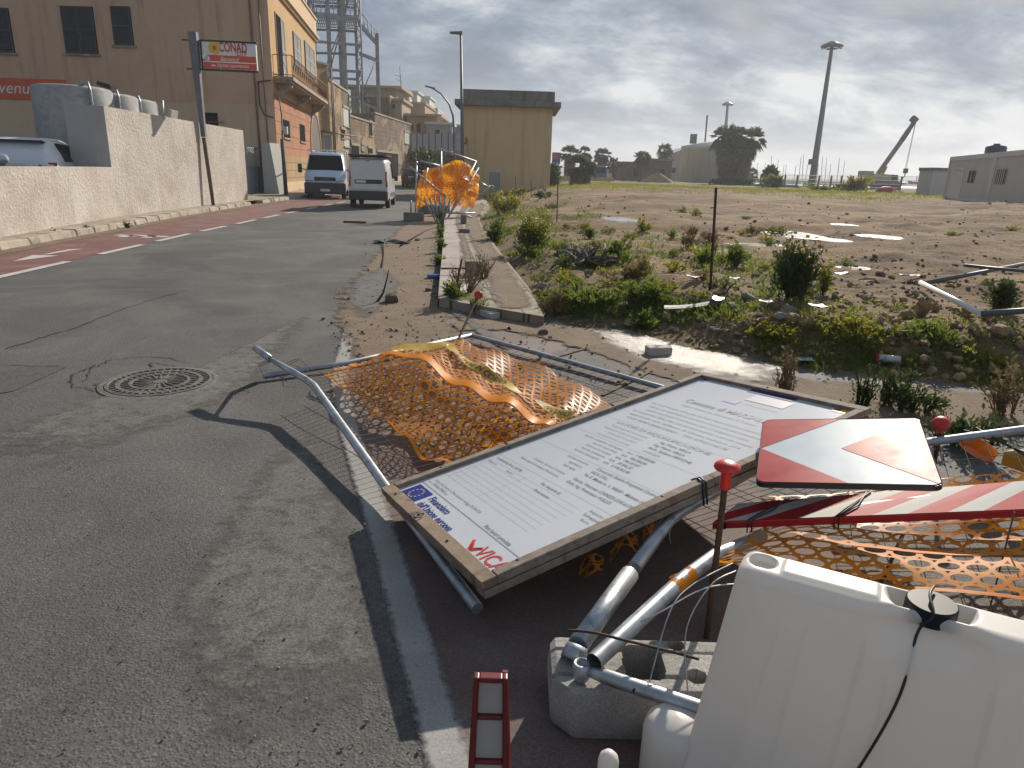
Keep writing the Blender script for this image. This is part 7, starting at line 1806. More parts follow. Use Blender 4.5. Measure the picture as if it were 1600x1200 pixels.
# fishing boats on the far side
def boat(x0, x1, y, Y, label, col, cabinw):
    a, b = at(x0, y, Y), at(x1, y, Y); Lb = b[0]-a[0]; th = thing('fishing_boat', (a[0], Y, .6), label, 'boat', 'boats in the harbour')
    mb = MB(); hh = Lb*.12
    st = [(0, .25, 0.9), (.15, .48, .35), (.5, .5, .15), (.8, .42, .35), (1, .02, .9)]; rings = []
    for t, w, up in st:
        ww = w*Lb*.28; zz = a[2]-hh
        rings.append([(a[0]+Lb*t, Y-ww, zz+hh*(1+up*.5)), (a[0]+Lb*t, Y-ww*.6, zz), (a[0]+Lb*t, Y+ww*.6, zz), (a[0]+Lb*t, Y+ww, zz+hh*(1+up*.5))])
    vs = [p for r_ in rings for p in r_]; mb.add(vs, [(i*4+k, i*4+(k+1) % 4, (i+1)*4+(k+1) % 4, (i+1)*4+k) for i in range(4) for k in range(4)]); mb.build('hull', col, th)
    mb = MB(); mb.box((a[0]+Lb*cabinw, Y, a[2]+hh*.9), (Lb*.2, Lb*.2, hh*1.6)); mb.build('wheelhouse', FAR_MATS['white'], th)
    mb = MB(); mb.tube([(a[0]+Lb*.4, Y, a[2]), (a[0]+Lb*.4, Y, a[2]+Lb*.33)], .09, 5); mb.tube([(a[0]+Lb*.4, Y, a[2]+Lb*.15), (a[0]+Lb*.75, Y, a[2]+Lb*.3)], .06, 5); mb.build('mast', LAMPG, th)
boat(1393, 1416, 285, 180, 'blue hulled fishing boat right of the crane', mat('boat_blue', (0.03, 0.14, 0.36), rough=.5), .3)
boat(1420, 1448, 284, 185, 'fishing boat with a tall mast between the crane and the cabins', mat('boat_blue_grey', (0.07, 0.13, 0.22), rough=.5), .7)
# moored sailing yachts: hull and mast
yr = random.Random(5)
for i, x in enumerate((1180, 1192, 1212, 1226, 1248, 1253, 1258, 1276, 1283, 1289, 1295, 1316, 1240, 1222, 1203, 1308)):
    Y = 230+yr.uniform(0, 60); top_ = 245+yr.uniform(-4, 14); lean = yr.uniform(-.5, 1.5) + 3
    b0 = at(x, 283, Y); t0 = at(x+lean, top_, Y)
    th = thing('sailing_yacht', (b0[0], Y, .4), 'moored sailing yacht with a bare mast in the far marina', 'yacht', 'yachts in the marina')
    mb = MB(); mb.tube([V(b0[0], Y, .8), t0], [.15, .10], 5); mb.build('mast', GALV_DULL, th)
    Lh = 9; mb = MB(); mb.hexa([(b0[0]-Lh*.4, Y-.8, .4), (b0[0]+Lh*.4, Y-.8, .4), (b0[0]+Lh*.4, Y+.8, .4), (b0[0]-Lh*.4, Y+.8, .4)], [(b0[0]-Lh*.5, Y-1.3, 1.6), (b0[0]+Lh*.55, Y-.4, 1.7), (b0[0]+Lh*.55, Y+.4, 1.7), (b0[0]-Lh*.5, Y+1.3, 1.6)]); mb.build('hull', FAR_MATS['white'], th)
# breakwater and far land
mb = MB(); mb.grid(lambda u, v: V(60+520*u, 380+30*v, .3+(2.6+1.0*float(fbm(np.array([u*40]), np.array([3.0]), 3)[0]))*math.sin(math.pi*v)), 120, 6); struct('breakwater', mb, mat('breakwater_rock', (0.14, 0.15, 0.16), rough=.95, var=.3, scale=.2))
mb = MB(); mb.grid(lambda u, v: V(-900+2000*u, 900+250*v, -2+(9+16*float(fbm(np.array([u*9]), np.array([8.0]), 4)[0]+.35))*math.sin(math.pi*v)), 160, 6); struct('far_land', mb, mat('far_land_green', (0.09, 0.105, 0.09), rough=1, var=.2, scale=.02))
# red rowing boat / tarpaulin by the fence, small skips
q = base_at(1386, 70); th = thing('red_dinghy', q, 'small red and white upturned dinghy in the weeds below the crane', 'dinghy')
mb = MB(); mb.lathe(q+V(-1.0, 0, .25), [(0, 0), (.28, .2), (.42, .8), (.40, 1.4), (.1, 2.0)], 14, axis=(1, 0, .05)); mb.build('hull', REDPAINT, th); mb = MB(); mb.box(q+V(.9, -.1, .25), (1.3, .5, .2)); mb.build('tarpaulin', FAR_MATS['white'], th, bevel=.05)
q = base_at(1316, 78); o = MB().box(q+V(0, 0, .35), (1.1, .8, .75)).build('rusty_drum_crate', RUST, bevel=.08); tag(o, 'rusty brown crate by the fence left of the crane', 'crate')
for (x, y, w, h) in ((1197, 288, 3.0, .35), (1225, 288.5, 3.2, .30)):
    q = base_at(x, 84.5); o = MB().box(q+V(0, 0, h/2), (w, 1.0, h)).build('grey_slab_stack', CONC, bevel=.05); tag(o, 'low grey slabs lying by the fence %s the round bush' % ('just right of' if x < 1210 else 'farther right of'), 'slabs')
# ================================================================== VEGETATION
def leafmat(name, a, b, c=None, tr=0.35, sc=9.0):
    k = NT(name)
    col = k.mix(k.ramp(k.noise(sc, 4, 0.7), [(0.35, 0.0), (0.65, 1.0)]), a, b)
    if c: col = k.mix(k.ramp(k.noise(sc*.45, 5, 0.7), [(0.56, 0.0), (0.66, 1.0)]), col, c)
    k.base(col); k.set(Roughness=0.6); k.p.inputs['Specular IOR Level'].default_value = 0.3
    k.translucent(k.mix(0.5, col, tuple(min(1, v*1.6) for v in b)), tr); return k.m
LEAF_G = leafmat('green_weed_leaves', (0.060, 0.092, 0.016), (0.125, 0.165, 0.026), None, .5)
LEAF_Y = leafmat('yellow_green_leaves', (0.115, 0.135, 0.020), (0.22, 0.21, 0.025), (0.28, 0.20, 0.03), .5)
LEAF_D = leafmat('dark_shrub_leaves', (0.030, 0.052, 0.016), (0.062, 0.09, 0.024))
LEAF_DRY = leafmat('dry_stems', (0.17, 0.12, 0.06), (0.25, 0.18, 0.09), (0.10, 0.075, 0.04), .2)
LEAF_O = leafmat('orange_tinged_leaves', (0.30, 0.09, 0.02), (0.38, 0.14, 0.03))
FLOWER = mat('yellow_petals', (0.72, 0.47, 0.02), rough=.6, var=.12, trans=.25)
PALM_F = leafmat('palm_fronds', (0.065, 0.085, 0.045), (0.12, 0.14, 0.07), (0.17, 0.16, 0.10), .35, 1.2)
PALM_D = mat('dead_palm_skirt', (0.17, 0.13, 0.10), rough=.95, var=.35, scale=2.5)
BARK = mat('palm_bark', (0.13, 0.10, 0.08), rough=.95, var=.3, scale=3, bump=.7, bscale=8, bdist=.05)
PR = random.Random(11)
def leaf_quad(vs, fs, p, d, ln, w, rnd):
    d = np.array(d, float); d /= np.linalg.norm(d)
    s_ = np.cross(d, [rnd.gauss(0, 1), rnd.gauss(0, 1), rnd.gauss(0, 1)]); s_ /= max(1e-6, np.linalg.norm(s_))
    o = len(vs); m_ = p+d*ln*.5+np.array([0, 0, ln*.08])
    vs += [p, m_+s_*w, p+d*ln, m_-s_*w]; fs += [(o, o+1, o+2), (o, o+2, o+3)]
def clump(name, base, h, rx, ry, n, ln, label, m, cat='weed', group=None, flowers=0, stems=8, fl=.018, upright=.5, dryness=None, lobes=None, up_fl=.1):
    rnd = PR; base = np.array(base, float); th = thing(name, base, label, cat, group)
    lobes = lobes or [(rnd.uniform(-.6, .6), rnd.uniform(-.6, .6), rnd.uniform(.45, 1.0), rnd.uniform(.35, .7)) for _ in range(5)]
    vs, fs = [], []; tips = []
    shoots = []
    for i in range(max(10, n//22)):
        lx, ly, lh, lr = rnd.choice(lobes); a = rnd.uniform(0, 2*math.pi); q0 = base+V(lx*rx*.6, ly*ry*.6, 0)
        q1 = base+V((lx+lr*rnd.uniform(.2, 1.25)*math.cos(a))*rx, (ly+lr*rnd.uniform(.2, 1.25)*math.sin(a))*ry, h*lh*rnd.uniform(.45, 1.3)); shoots.append((q0, q1))
    for i in range(n):
        if i % 10 < 7:
            q0, q1 = shoots[i % len(shoots)]; t = rnd.uniform(.12, 1.0); bow = math.sin(t*math.pi)*.12
            p = q0+(q1-q0)*t+V(0, 0, h*bow)+V(rnd.gauss(0, .022), rnd.gauss(0, .022), rnd.gauss(0, .015))*max(1, h*2)
            d = V(rnd.gauss(0, .7), rnd.gauss(0, .7), upright*.6+rnd.gauss(0, .4))+(q1-q0)/max(.05, np.linalg.norm(q1-q0))*.5
            leaf_quad(vs, fs, p, d, ln*rnd.uniform(.45, 1.4)*(1.15-.45*t), ln*.17*rnd.uniform(.6, 1.4), rnd)
            if t > .85: tips.append(p)
            continue
        lx, ly, lh, lr = rnd.choice(lobes)
        a = rnd.uniform(0, 2*math.pi); r = lr*math.sqrt(rnd.random()); t = rnd.random()**.8
        x = lx+r*math.cos(a)*(1-.35*t); y = ly+r*math.sin(a)*(1-.35*t); z = h*lh*t*(1-.25*r)
        p = base+V(x*rx, y*ry, z)
        d = V(math.cos(a)*.6+rnd.gauss(0, .4), math.sin(a)*.6+rnd.gauss(0, .4), upright+rnd.gauss(0, .35))
        leaf_quad(vs, fs, p, d, ln*rnd.uniform(.5, 1.3), ln*.16*rnd.uniform(.6, 1.3), rnd)
        if t > .75: tips.append(p)
    mb = MB(); mb.add(vs, fs); mb.build('foliage', m, th)
    mb = MB()
    for k in range(stems):
        lx, ly, lh, lr = rnd.choice(lobes); a = rnd.uniform(0, 2*math.pi)
        q0 = base+V(lx*rx*.5, ly*ry*.5, -.02); q1 = base+V((lx+lr*.6*math.cos(a))*rx, (ly+lr*.6*math.sin(a))*ry, h*lh*rnd.uniform(.7, 1.05))
        mb.tube([q0, (q0+q1)/2+V(rnd.gauss(0, .02), rnd.gauss(0, .02), .02), q1], [.006, .005, .003], 4, caps=False)
    for (q0, q1) in shoots[:stems*3]: mb.tube([q0, (q0+q1)/2+V(0, 0, h*.10), q1], [.005, .004, .002], 4, caps=False)
    if stems: mb.build('stems', LEAF_DRY if dryness else LEAF_D, th)
    if flowers:
        mb = MB()
        for k in range(flowers):
            p = rnd.choice(tips)+V(rnd.gauss(0, .03), rnd.gauss(0, .03), rnd.uniform(.0, up_fl))
            nrm = V(rnd.gauss(0, .5), rnd.gauss(0, .5)-.2, 1); mb.lathe(p, [(fl*.3, -.004), (fl, .002), (fl*.55, .008), (0, .009)], 7, axis=nrm, caps=False)
        mb.build('flowers', FLOWER, th)
    return th
def ground_at(px, py):
    p = gt(px, py); return p if sd(p[0], p[1]) > 0 else g(px, py, .0)
def G2(px, py, z=.1): return g(px, py, z)
def pxw(px, py, w): p = ground_at(px, py); return abs(at(px+w, py, p[1])[0]-at(px, py, p[1])[0])
def weed(px, py, wpx, hpx, n, label, m, ln=None, pave=False, **k):
    b = G2(px, py) if pave else ground_at(px, py)
    w = abs(at(px+wpx/2, py, b[1])[0]-at(px, py, b[1])[0]); h = at(px, py-hpx, b[1])[2]-at(px, py, b[1])[2]
    return clump(k.pop('name', 'weed_clump'), b+V(0, w*.6, 0), h, w, w*k.pop('dep', .9), n, ln or max(.05, .09*math.sqrt(b[1]/10)), label, m, **k)
weed(788, 336, 84, 40, 900, 'bushy yellow flowered weed against the old pavement near the yellow hut', LEAF_Y, flowers=60, fl=.035)
weed(826, 398, 88, 62, 1500, 'broad weed covered in yellow flowers beside the old pavement', LEAF_G, flowers=150, fl=.024, up_fl=.16)
weed(770, 384, 48, 42, 600, 'lush green weed left of the broad yellow flowered one', LEAF_G, flowers=12, fl=.022)
weed(850, 312, 40, 16, 300, 'dark low weed at the right foot of the yellow hut', LEAF_D)
weed(812, 306, 30, 12, 220, 'low weed at the front foot of the yellow hut', LEAF_G, flowers=8, fl=.04)
weed(1252, 474, 92, 82, 2600, 'tall dense green bush with yellow flowers standing in the rubble', LEAF_D, name='flowering_bush', cat='bush', flowers=34, fl=.022, up_fl=.22, upright=.9)
weed(1288, 462, 26, 62, 260, 'thin yellow flowered weed leaning out right of the tall green bush', LEAF_Y, flowers=16, fl=.02, up_fl=.2)
weed(1335, 566, 120, 66, 1900, 'broad yellowish weed mound at the foot of the rubble bank', LEAF_Y, flowers=30, fl=.014)
weed(1215, 548, 80, 44, 900, 'yellow green weed patch below the tall bush', LEAF_Y, flowers=14, fl=.014)
weed(1465, 545, 110, 36, 900, 'mixed weed patch right of the yellowish mound', LEAF_G, flowers=10, fl=.014)
weed(1560, 560, 90, 26, 500, 'low weeds in the rubble at the right edge', LEAF_Y)
weed(1572, 492, 62, 54, 700, 'dark spindly shrub beside the lying white tube', LEAF_D, dryness=True)
weed(918, 494, 130, 46, 1700, 'long lush green weed strip at the pavement end', LEAF_G, flowers=6, fl=.014, dep=.5)
weed(1005, 488, 70, 44, 900, 'green weed patch right of the lush strip', LEAF_G, dep=.6)
weed(870, 496, 46, 40, 420, 'brownish dry weed tuft at the corner of the old pavement', LEAF_DRY, dryness=True)
weed(1000, 588-70, 60, 30, 360, 'small green weed spilling onto the wet ground', LEAF_G)
weed(960, 412, 56, 34, 560, 'green weed tuft behind the dry palm debris', LEAF_G)
weed(1150, 420, 48, 32, 520, 'pointed green weed tuft right of the bare rod', LEAF_G)
weed(1098, 418, 50, 30, 420, 'green weed tuft at the foot of the bare rod', LEAF_G)
weed(1003, 362, 30, 16, 260, 'yellow green tuft by the long puddle', LEAF_Y)
weed(925, 374, 30, 15, 220, 'small green tuft in the open dirt', LEAF_G)
weed(1118, 380, 46, 22, 160, 'bare twiggy weed behind the rod', LEAF_DRY, dryness=True, stems=14)
weed(1440, 655, 100, 62, 800, 'leafy dark weed behind the chevron plate', LEAF_D, ln=.05)
weed(1225, 640, 46, 100, 300, 'tall dry grey weed behind the notice board corner', LEAF_DRY, ln=.045, dryness=True, stems=12)
weed(1350, 650, 40, 90, 280, 'tall thin weed right of the notice board corner', LEAF_D, ln=.045, stems=10)
weed(1395, 640, 50, 52, 260, 'spindly weed between the notice board and the chevron plate', LEAF_D, ln=.045)
weed(1590, 662, 80, 90, 400, 'dry weed above the amber lamp at the right edge', LEAF_DRY, ln=.05, dryness=True, stems=12)
weed(1540, 720, 90, 60, 500, 'dark leafy weed under the amber lamp', LEAF_D, ln=.05)
weed(1490, 700, 70, 50, 420, 'dark leafy weed behind the far rail', LEAF_D, ln=.05)
weed(1300, 660, 60, 30, 240, 'low dark weed behind the chevron plate top edge', LEAF_D, ln=.045)
# weeds along the kerb and on the broken pavement
for k, (x, y, w, h) in enumerate(((686, 372, 12, 26), (686, 396, 13, 28), (688, 350, 10, 22), (684, 416, 14, 20))):
    weed(x, y, w*1.6, h, 220, 'green weed in the gutter along the old pavement kerb', LEAF_G, group='weeds in the gutter', ln=.07)
weed(722, 462, 70, 52, 260, 'dry stalks growing through the broken pavement corner', LEAF_DRY, pave=True, dryness=True, stems=26, ln=.05)
weed(706, 470, 50, 26, 260, 'green weed at the broken pavement corner', LEAF_G, pave=True)
weed(748, 492, 34, 26, 260, 'small green weed in front of the broken cement ramp', LEAF_G, ln=.045)
weed(752, 440, 70, 46, 160, 'dry stalks around the lone concrete cube', LEAF_DRY, pave=True, dryness=True, stems=22, ln=.05)
for k, (x, y) in enumerate(((86, 372), (198, 357), (130, 366))): weed(x, y, 12, 12, 80, 'small weed growing out of the left kerb', LEAF_D, group='weeds in the left kerb', ln=.07)
# ---- low weed tufts dotted over the bare lot: three kinds, copied
protos = [clump('weed_tuft', V(0, 0, 0), .16, .28, .24, 170, .075, 'small ragged weed tuft dotted on the bare lot', m_, 'weed', 'small weed tufts on the lot', flowers=f_, fl=.012, stems=6) for m_, f_ in ((LEAF_G, 0), (LEAF_Y, 10), (LEAF_DRY, 0), (LEAF_G, 6))]
spots = []
for k in range(900):
    x, y = PR.choice((PR.uniform(760, 1100), PR.uniform(760, 1250), PR.uniform(780, 1600))), PR.uniform(325, 470); p = gt(x, y)
    if sd(p[0], p[1]) < .2 or float(fbm(np.array([p[0]*.35+3]), np.array([p[1]*.3]), 3)[0]) < -.02+.06*(x > 1250)*(y < 430): continue
    spots.append(p)
    if len(spots) >= 75: break
for k, p in enumerate(spots):
    o = protos[k % 4] if k < 4 else copy_tree(protos[PR.choice((0, 0, 1, 1, 2, 3))])
    sc = PR.uniform(.35, 1.15)*(1+p[1]*.010); o.location = tuple(p); o.scale = (sc, sc, sc*PR.uniform(.6, 1.3)); o.rotation_euler = (0, 0, PR.uniform(0, 6.28))
# ---- ground cover
def scatter(name, regions, n, hfun, m, ln):
    vs, fs = [], []; rnd = PR
    for (px, py, rx, ry, dens) in regions:
        for k in range(int(n*dens)):
            a = rnd.uniform(0, 2*math.pi); r = math.sqrt(rnd.random()); x = px+rx*r*math.cos(a); y = py+ry*r*math.sin(a)
            p = gt(x, y)
            if sd(p[0], p[1]) < .02 or p[1] > 140: continue
            if float(fbm(np.array([p[0]*1.2]), np.array([p[1]*.7]), 3)[0]) < -.03: continue
            s_ = ln*rnd.uniform(.6, 1.5)*math.sqrt(max(1, p[1])/8)
            for q in range(5):
                leaf_quad(vs, fs, p+V(rnd.gauss(0, s_*.7), rnd.gauss(0, s_*.7), 0), (rnd.gauss(0, .5), rnd.gauss(0, .5), rnd.uniform(.4, 1.1)), s_*rnd.uniform(.5, 1.4), s_*.14, rnd)
    mb = MB(); mb.add(vs, fs); return tag(mb.build(name, m), kind='stuff')
scatter('ground_weeds', [(945, 465, 110, 32, 3.2), (930, 440, 90, 30, 1.6), (1060, 480, 100, 30, 1.0), (1400, 565, 180, 22, .5), (1100, 470, 100, 30, .5), (1290, 540, 130, 34, .7), (1500, 530, 110, 40, .35), (850, 370, 70, 40, 1.0), (800, 330, 60, 18, .8), (1000, 400, 120, 30, .7), (1330, 480, 120, 30, .35), (900, 330, 60, 14, .5), (1100, 410, 120, 24, .4), (1200, 440, 60, 30, .4), (1560, 600, 60, 14, .3)], 420, None, LEAF_G, .055)
scatter('yellowing_ground_weeds', [(930, 460, 100, 30, .6), (1310, 540, 120, 34, .6), (1540, 560, 90, 40, .2), (1000, 420, 160, 40, .4), (830, 360, 60, 30, .6), (1250, 500, 120, 30, .5)], 300, None, LEAF_Y, .05)
vs, fs = [], []
for k in range(9000):       # grass belt beyond the bare dirt
    x = PR.uniform(-2, 62); y = PR.uniform(36, 74)
    if float(fbm(np.array([x*.22]), np.array([y*.3+40]), 3)[0]) < .0-.08*(y > 55): continue
    if sd(x, y) < .3: continue
    p = V(x, y, lz(x, y)); s_ = .11*math.sqrt(y/40)
    for q in range(4): leaf_quad(vs, fs, p+V(PR.gauss(0, .3), PR.gauss(0, .3), 0), (PR.gauss(0, .4), PR.gauss(0, .4), 1), s_*PR.uniform(.6, 1.7), s_*.22, PR)
mb = MB(); mb.add(vs, fs); tag(mb.build('grass', LEAF_Y), kind='stuff')
weed(1340, 303, 60, 22, 700, 'tall grass mound in front of the crane', LEAF_Y, ln=.5, name='grass_mound', cat='grass mound', upright=1.2)
weed(1285, 300, 60, 12, 300, 'lower grass mound at the foot of the tall lamp mast', LEAF_G, ln=.4, name='grass_mound', cat='grass mound', upright=1.2)

# ---- palms
def fan(vs, fs, c, d, up, R, nb, rnd, droop=.25):
    d = np.array(d, float); d /= np.linalg.norm(d); s_ = np.cross(d, up); s_ /= max(1e-6, np.linalg.norm(s_)); n = np.cross(s_, d)
    for k in range(nb):
        a = math.radians(-75+150*k/(nb-1)+rnd.uniform(-6, 6)); b_ = d*math.cos(a)+s_*math.sin(a); L = R*rnd.uniform(.75, 1.05)
        t = c+b_*L-V(0, 0, 1)*droop*L*rnd.uniform(.5, 1.4); q = np.cross(b_, n); w = R*.042
        m_ = c+b_*L*.55; o = len(vs); vs += [c, m_+q*w, t, m_-q*w]; fs += [(o, o+1, o+2), (o, o+2, o+3)]
def palm(px, pyb, pyt, Y, crown_r, label, group='far fan palms', skirt=.5, nf=34, trunk_r=.28, stems=None, spread=1.0, tall=1.0):
    b = base_at(px, Y); ht = at(px, pyt, Y)[2]; th = thing('fan_palm', b, label, 'palm tree', group); rnd = PR
    stems = stems or [(0, 0, 1.0, 0)]
    for (dx, dy, hs, lean) in stems:
        top_ = V(b[0]+dx+lean, Y+dy, b[2]+(ht-b[2])*hs-crown_r*.75); bot = V(b[0]+dx*.35, Y+dy*.35, b[2]-.1)
        P = [mixp(bot, top_, t)+V(.1*math.sin(t*5), 0, 0) for t in np.linspace(0, 1, 7)]
        MB().tube(P, [trunk_r*1.25, trunk_r, trunk_r*.95, trunk_r*.9, trunk_r*.9, trunk_r, trunk_r], 9).build('trunk', BARK, th)
        vs, fs = [], []
        for k in range(nf):
            a = rnd.uniform(0, 2*math.pi); el = math.radians(rnd.uniform(-28, 82)); d = V(math.cos(a)*math.cos(el), math.sin(a)*math.cos(el), math.sin(el))
            L = crown_r*rnd.uniform(.35, .55); c = top_+d*L; fan(vs, fs, c, d, V(0, 0, 1), crown_r*rnd.uniform(.45, .6), 11, rnd, .25+.35*(el < .4))
            o = len(vs); s_ = np.cross(d, [0, 0, 1.0]); s_ = s_/max(1e-6, np.linalg.norm(s_))*.03; vs += [top_-s_, top_+s_, c+s_*.6, c-s_*.6]; fs += [(o, o+1, o+2, o+3)]
        mb = MB(); mb.add(vs, fs); mb.build('crown', PALM_F, th)
        if skirt > 0:
            vs, fs = [], []; Lk = (top_[2]-bot[2])*skirt
            for k in range(int(260*skirt)+60):
                a = rnd.uniform(0, 2*math.pi); z = top_[2]-.1-Lk*rnd.random(); q = trunk_r*rnd.uniform(1.0, 1.5); c = V(top_[0]+(bot[0]-top_[0])*(top_[2]-z)/max(.1, top_[2]-bot[2])+q*math.cos(a), top_[1]+q*math.sin(a), z)
                fan(vs, fs, c, V(math.cos(a)*.55, math.sin(a)*.55, -1), V(math.cos(a), math.sin(a), .3), crown_r*rnd.uniform(.32, .5)*spread, 6, rnd, .15)
            mb = MB(); mb.add(vs, fs); mb.build('dead_skirt', PALM_D, th)
    return th
palm(1142, 293, 194, 96, 2.2, 'big many stemmed fan palm with shaggy brown skirts in front of the storage tank', None, .95, 32, .5, [(-1.1, 0, .96, -.5), (-.1, .6, 1.0, .1), (1.4, .2, .98, .75), (.5, -.6, .80, .2)], 1.0)
palm(906, 294, 239, 70, 1.7, 'short single fan palm with a fat brown skirt in front of the pale yellow panel', None, .9, 36, .45, None, 1.2)
palm(889, 285, 227, 104, 1.7, 'tall bushy palm beside the billboard', 'far fan palms', .7, 30, .3, None, 1.2)
palm(911, 285, 228, 112, 1.3, 'tall palm just behind the short fan palm')
palm(939, 285, 231, 118, 1.8, 'tall palm over the blue lorry', None, .4, 38, .3)
palm(957, 285, 246, 114, 1.4, 'lower palm right of the one over the blue lorry', None, .3, 36, .3)
palm(1000, 285, 235, 106, 1.6, 'palm in front of the ruined brown building', None, .3, 38, .3)
palm(1034, 285, 224, 126, 1.7, 'tall palm rising behind the ruined brown building', None, .3, 38, .3)
palm(1172, 285, 262, 118, 1.6, 'small palm low behind the right of the big palm', None, .2, 24, .25)
def bush(name, px, Y, pyt, wpx, n, label, m=LEAF_D, ln=.5, trunk=True):
    b = base_at(px, Y); h = at(px, pyt, Y)[2]-b[2]; r = abs(at(px+wpx/2, 280, Y)[0]-b[0]); th = thing(name, b, label, 'bush' if not trunk else 'tree'); vs, fs = [], []
    lob = [(PR.uniform(-.5, .5), PR.uniform(-.5, .5), PR.uniform(.35, .85), PR.uniform(.35, .6)) for _ in range(9)]
    for k in range(n):
        lx, ly, lzz, lr = PR.choice(lob); d = V(PR.gauss(0, 1), PR.gauss(0, 1), PR.gauss(0, 1)); d /= np.linalg.norm(d); q = PR.random()**.4
        p = b+V((lx+lr*d[0]*q)*r, (ly+lr*d[1]*q)*r, max(.1, (lzz+lr*.5*d[2]*q))*h*.92); leaf_quad(vs, fs, p, d+V(0, 0, .3), ln*PR.uniform(.6, 1.4), ln*.3, PR)
    mb = MB(); mb.add(vs, fs); mb.build('crown' if trunk else 'foliage', m, th)
    mb = MB(); mb.tube([b, b+V(.1, 0, h*.4), b+V(.0, .1, h*.7)], [.2, .14, .06], 6)
    for k in range(4): mb.tube([b+V(0, 0, h*.3), b+V(PR.uniform(-.5, .5)*r, PR.uniform(-.4, .4)*r, h*PR.uniform(.5, .8))], [.09, .04], 5)
    mb.build('trunk', BARK, th); return th
bush('round_tree', 1205, 82, 257, 28, 900, 'small round dark tree at the perimeter fence', LEAF_D, .45)
bush('green_bush', 1207, 78, 274, 30, 500, 'low green bush in front of the small round tree', LEAF_G, .4, False)
bush('dark_bush', 864, 62, 256, 16, 300, 'dark bush just right of the yellow hut', LEAF_D, .4, False)
bush('dark_hedge', 1124, 94, 281, 34, 500, 'dark hedge clump at the left foot of the big palm', LEAF_D, .4, False)
bush('dark_hedge', 1165, 94, 282, 30, 500, 'dark hedge clump at the right foot of the big palm', LEAF_D, .4, False)
bush('street_shrub', 668, 60, 226, 60, 500, 'green creeper hanging below the pale blue panel fence', LEAF_D, .35, False)
# ================================================================== RUBBLE AND LITTER
ROCK_T = mat('tan_calcarenite', (0.33, 0.235, 0.115), rough=.95, var=.25, scale=4, col2=(0.22, 0.155, 0.085), c2scale=5, bump=.5, bscale=30, bdist=.01)
ROCK_G = mat('grey_rubble', (0.25, 0.215, 0.175), rough=.95, var=.25, scale=4, col2=(0.16, 0.145, 0.125), c2scale=6, bump=.5, bscale=30, bdist=.01)
ROCK_D = mat('dark_clod', (0.12, 0.095, 0.07), rough=.95, var=.3, scale=5, bump=.6, bscale=30, bdist=.01)
def rockgeo(mb, c, r, sq=(1, 1, .7), rnd=PR, seg=7, mi=0):
    c = np.array(c, float); rz_ = rnd.uniform(0, 6.28); cs_, sn = math.cos(rz_), math.sin(rz_)
    planes = [(V(rnd.gauss(0, 1), rnd.gauss(0, 1), rnd.gauss(0, 1)), rnd.uniform(.38, .85)) for _ in range(8)]
    planes = [(n/np.linalg.norm(n), d) for n, d in planes]
    vs = []
    for i in range(seg+1):
        th_ = math.pi*i/seg
        for j in range(seg+2):
            ph = 2*math.pi*j/(seg+2); d = V(math.sin(th_)*math.cos(ph), math.sin(th_)*math.sin(ph), math.cos(th_)); k = 1.0
            for n, dd in planes:
                q = n@d
                if q > .05: k = min(k, dd/q)
            p = d*k*r*np.array(sq); vs.append(c+V(p[0]*cs_-p[1]*sn, p[0]*sn+p[1]*cs_, p[2]))
    w = seg+2; fs = []
    for i in range(seg):
        for j in range(w): fs.append((i*w+j, (i+1)*w+j, (i+1)*w+(j+1) % w, i*w+(j+1) % w))
    mb.add(vs, fs, mi, False)
def stone(px, py, wpx, m, label, group, sq=(1, .8, .7), sink=.25):
    p = ground_at(px, py); r = abs(at(px+wpx/2, py, p[1])[0]-at(px, py, p[1])[0])*1.15; mb = MB(); rockgeo(mb, p+V(0, 0, r*sq[2]*(1-sink)*.8), r, sq); o = mb.build('broken_stone', m); return tag(o, label, 'stone', group)
GT, GG = 'tan stones in the rubble bank', 'grey stones in the rubble bank'
LT, LGy = 'broken tan stone lying in the rubble bank among the weeds', 'broken grey stone lying in the rubble bank among the weeds'
big = stone(1442, 496, 34, ROCK_T, 'largest upright tan stone left of the lying white tube', None, (1, .8, 1.0))
stone(1418, 498, 22, ROCK_T, 'tan stone touching the left of the largest upright stone', None)
for (x, y, w) in ((1262, 520, 26), (1190, 505, 22), (1235, 505, 24), (1265, 500, 18), (1205, 478, 16), (1410, 470, 15), (1355, 440, 20), (1540, 500, 24), (1560, 540, 34), (1580, 565, 30), (1550, 575, 26), (1500, 580, 22), (1530, 525, 22), (1110, 478, 20), (1130, 470, 16), (1595, 545, 24), (1575, 520, 20), (1480, 560, 18), (1455, 585, 18), (1040, 500, 18), (1060, 490, 16), (985, 510, 20), (1150, 490, 14), (1385, 500, 16), (1330, 448, 12), (1095, 500, 16)):
    stone(x, y, w*PR.uniform(.9, 1.15), ROCK_T, LT, GT, (1, PR.uniform(.6, .9), PR.uniform(.5, .8)))
for k in range(46):
    x, y = PR.uniform(1370, 1600), PR.uniform(478, 596); stone(x, y, PR.uniform(9, 24), PR.choice((ROCK_T, ROCK_T, ROCK_T)), LT, GT, (1, PR.uniform(.6, .9), PR.uniform(.5, .8)))
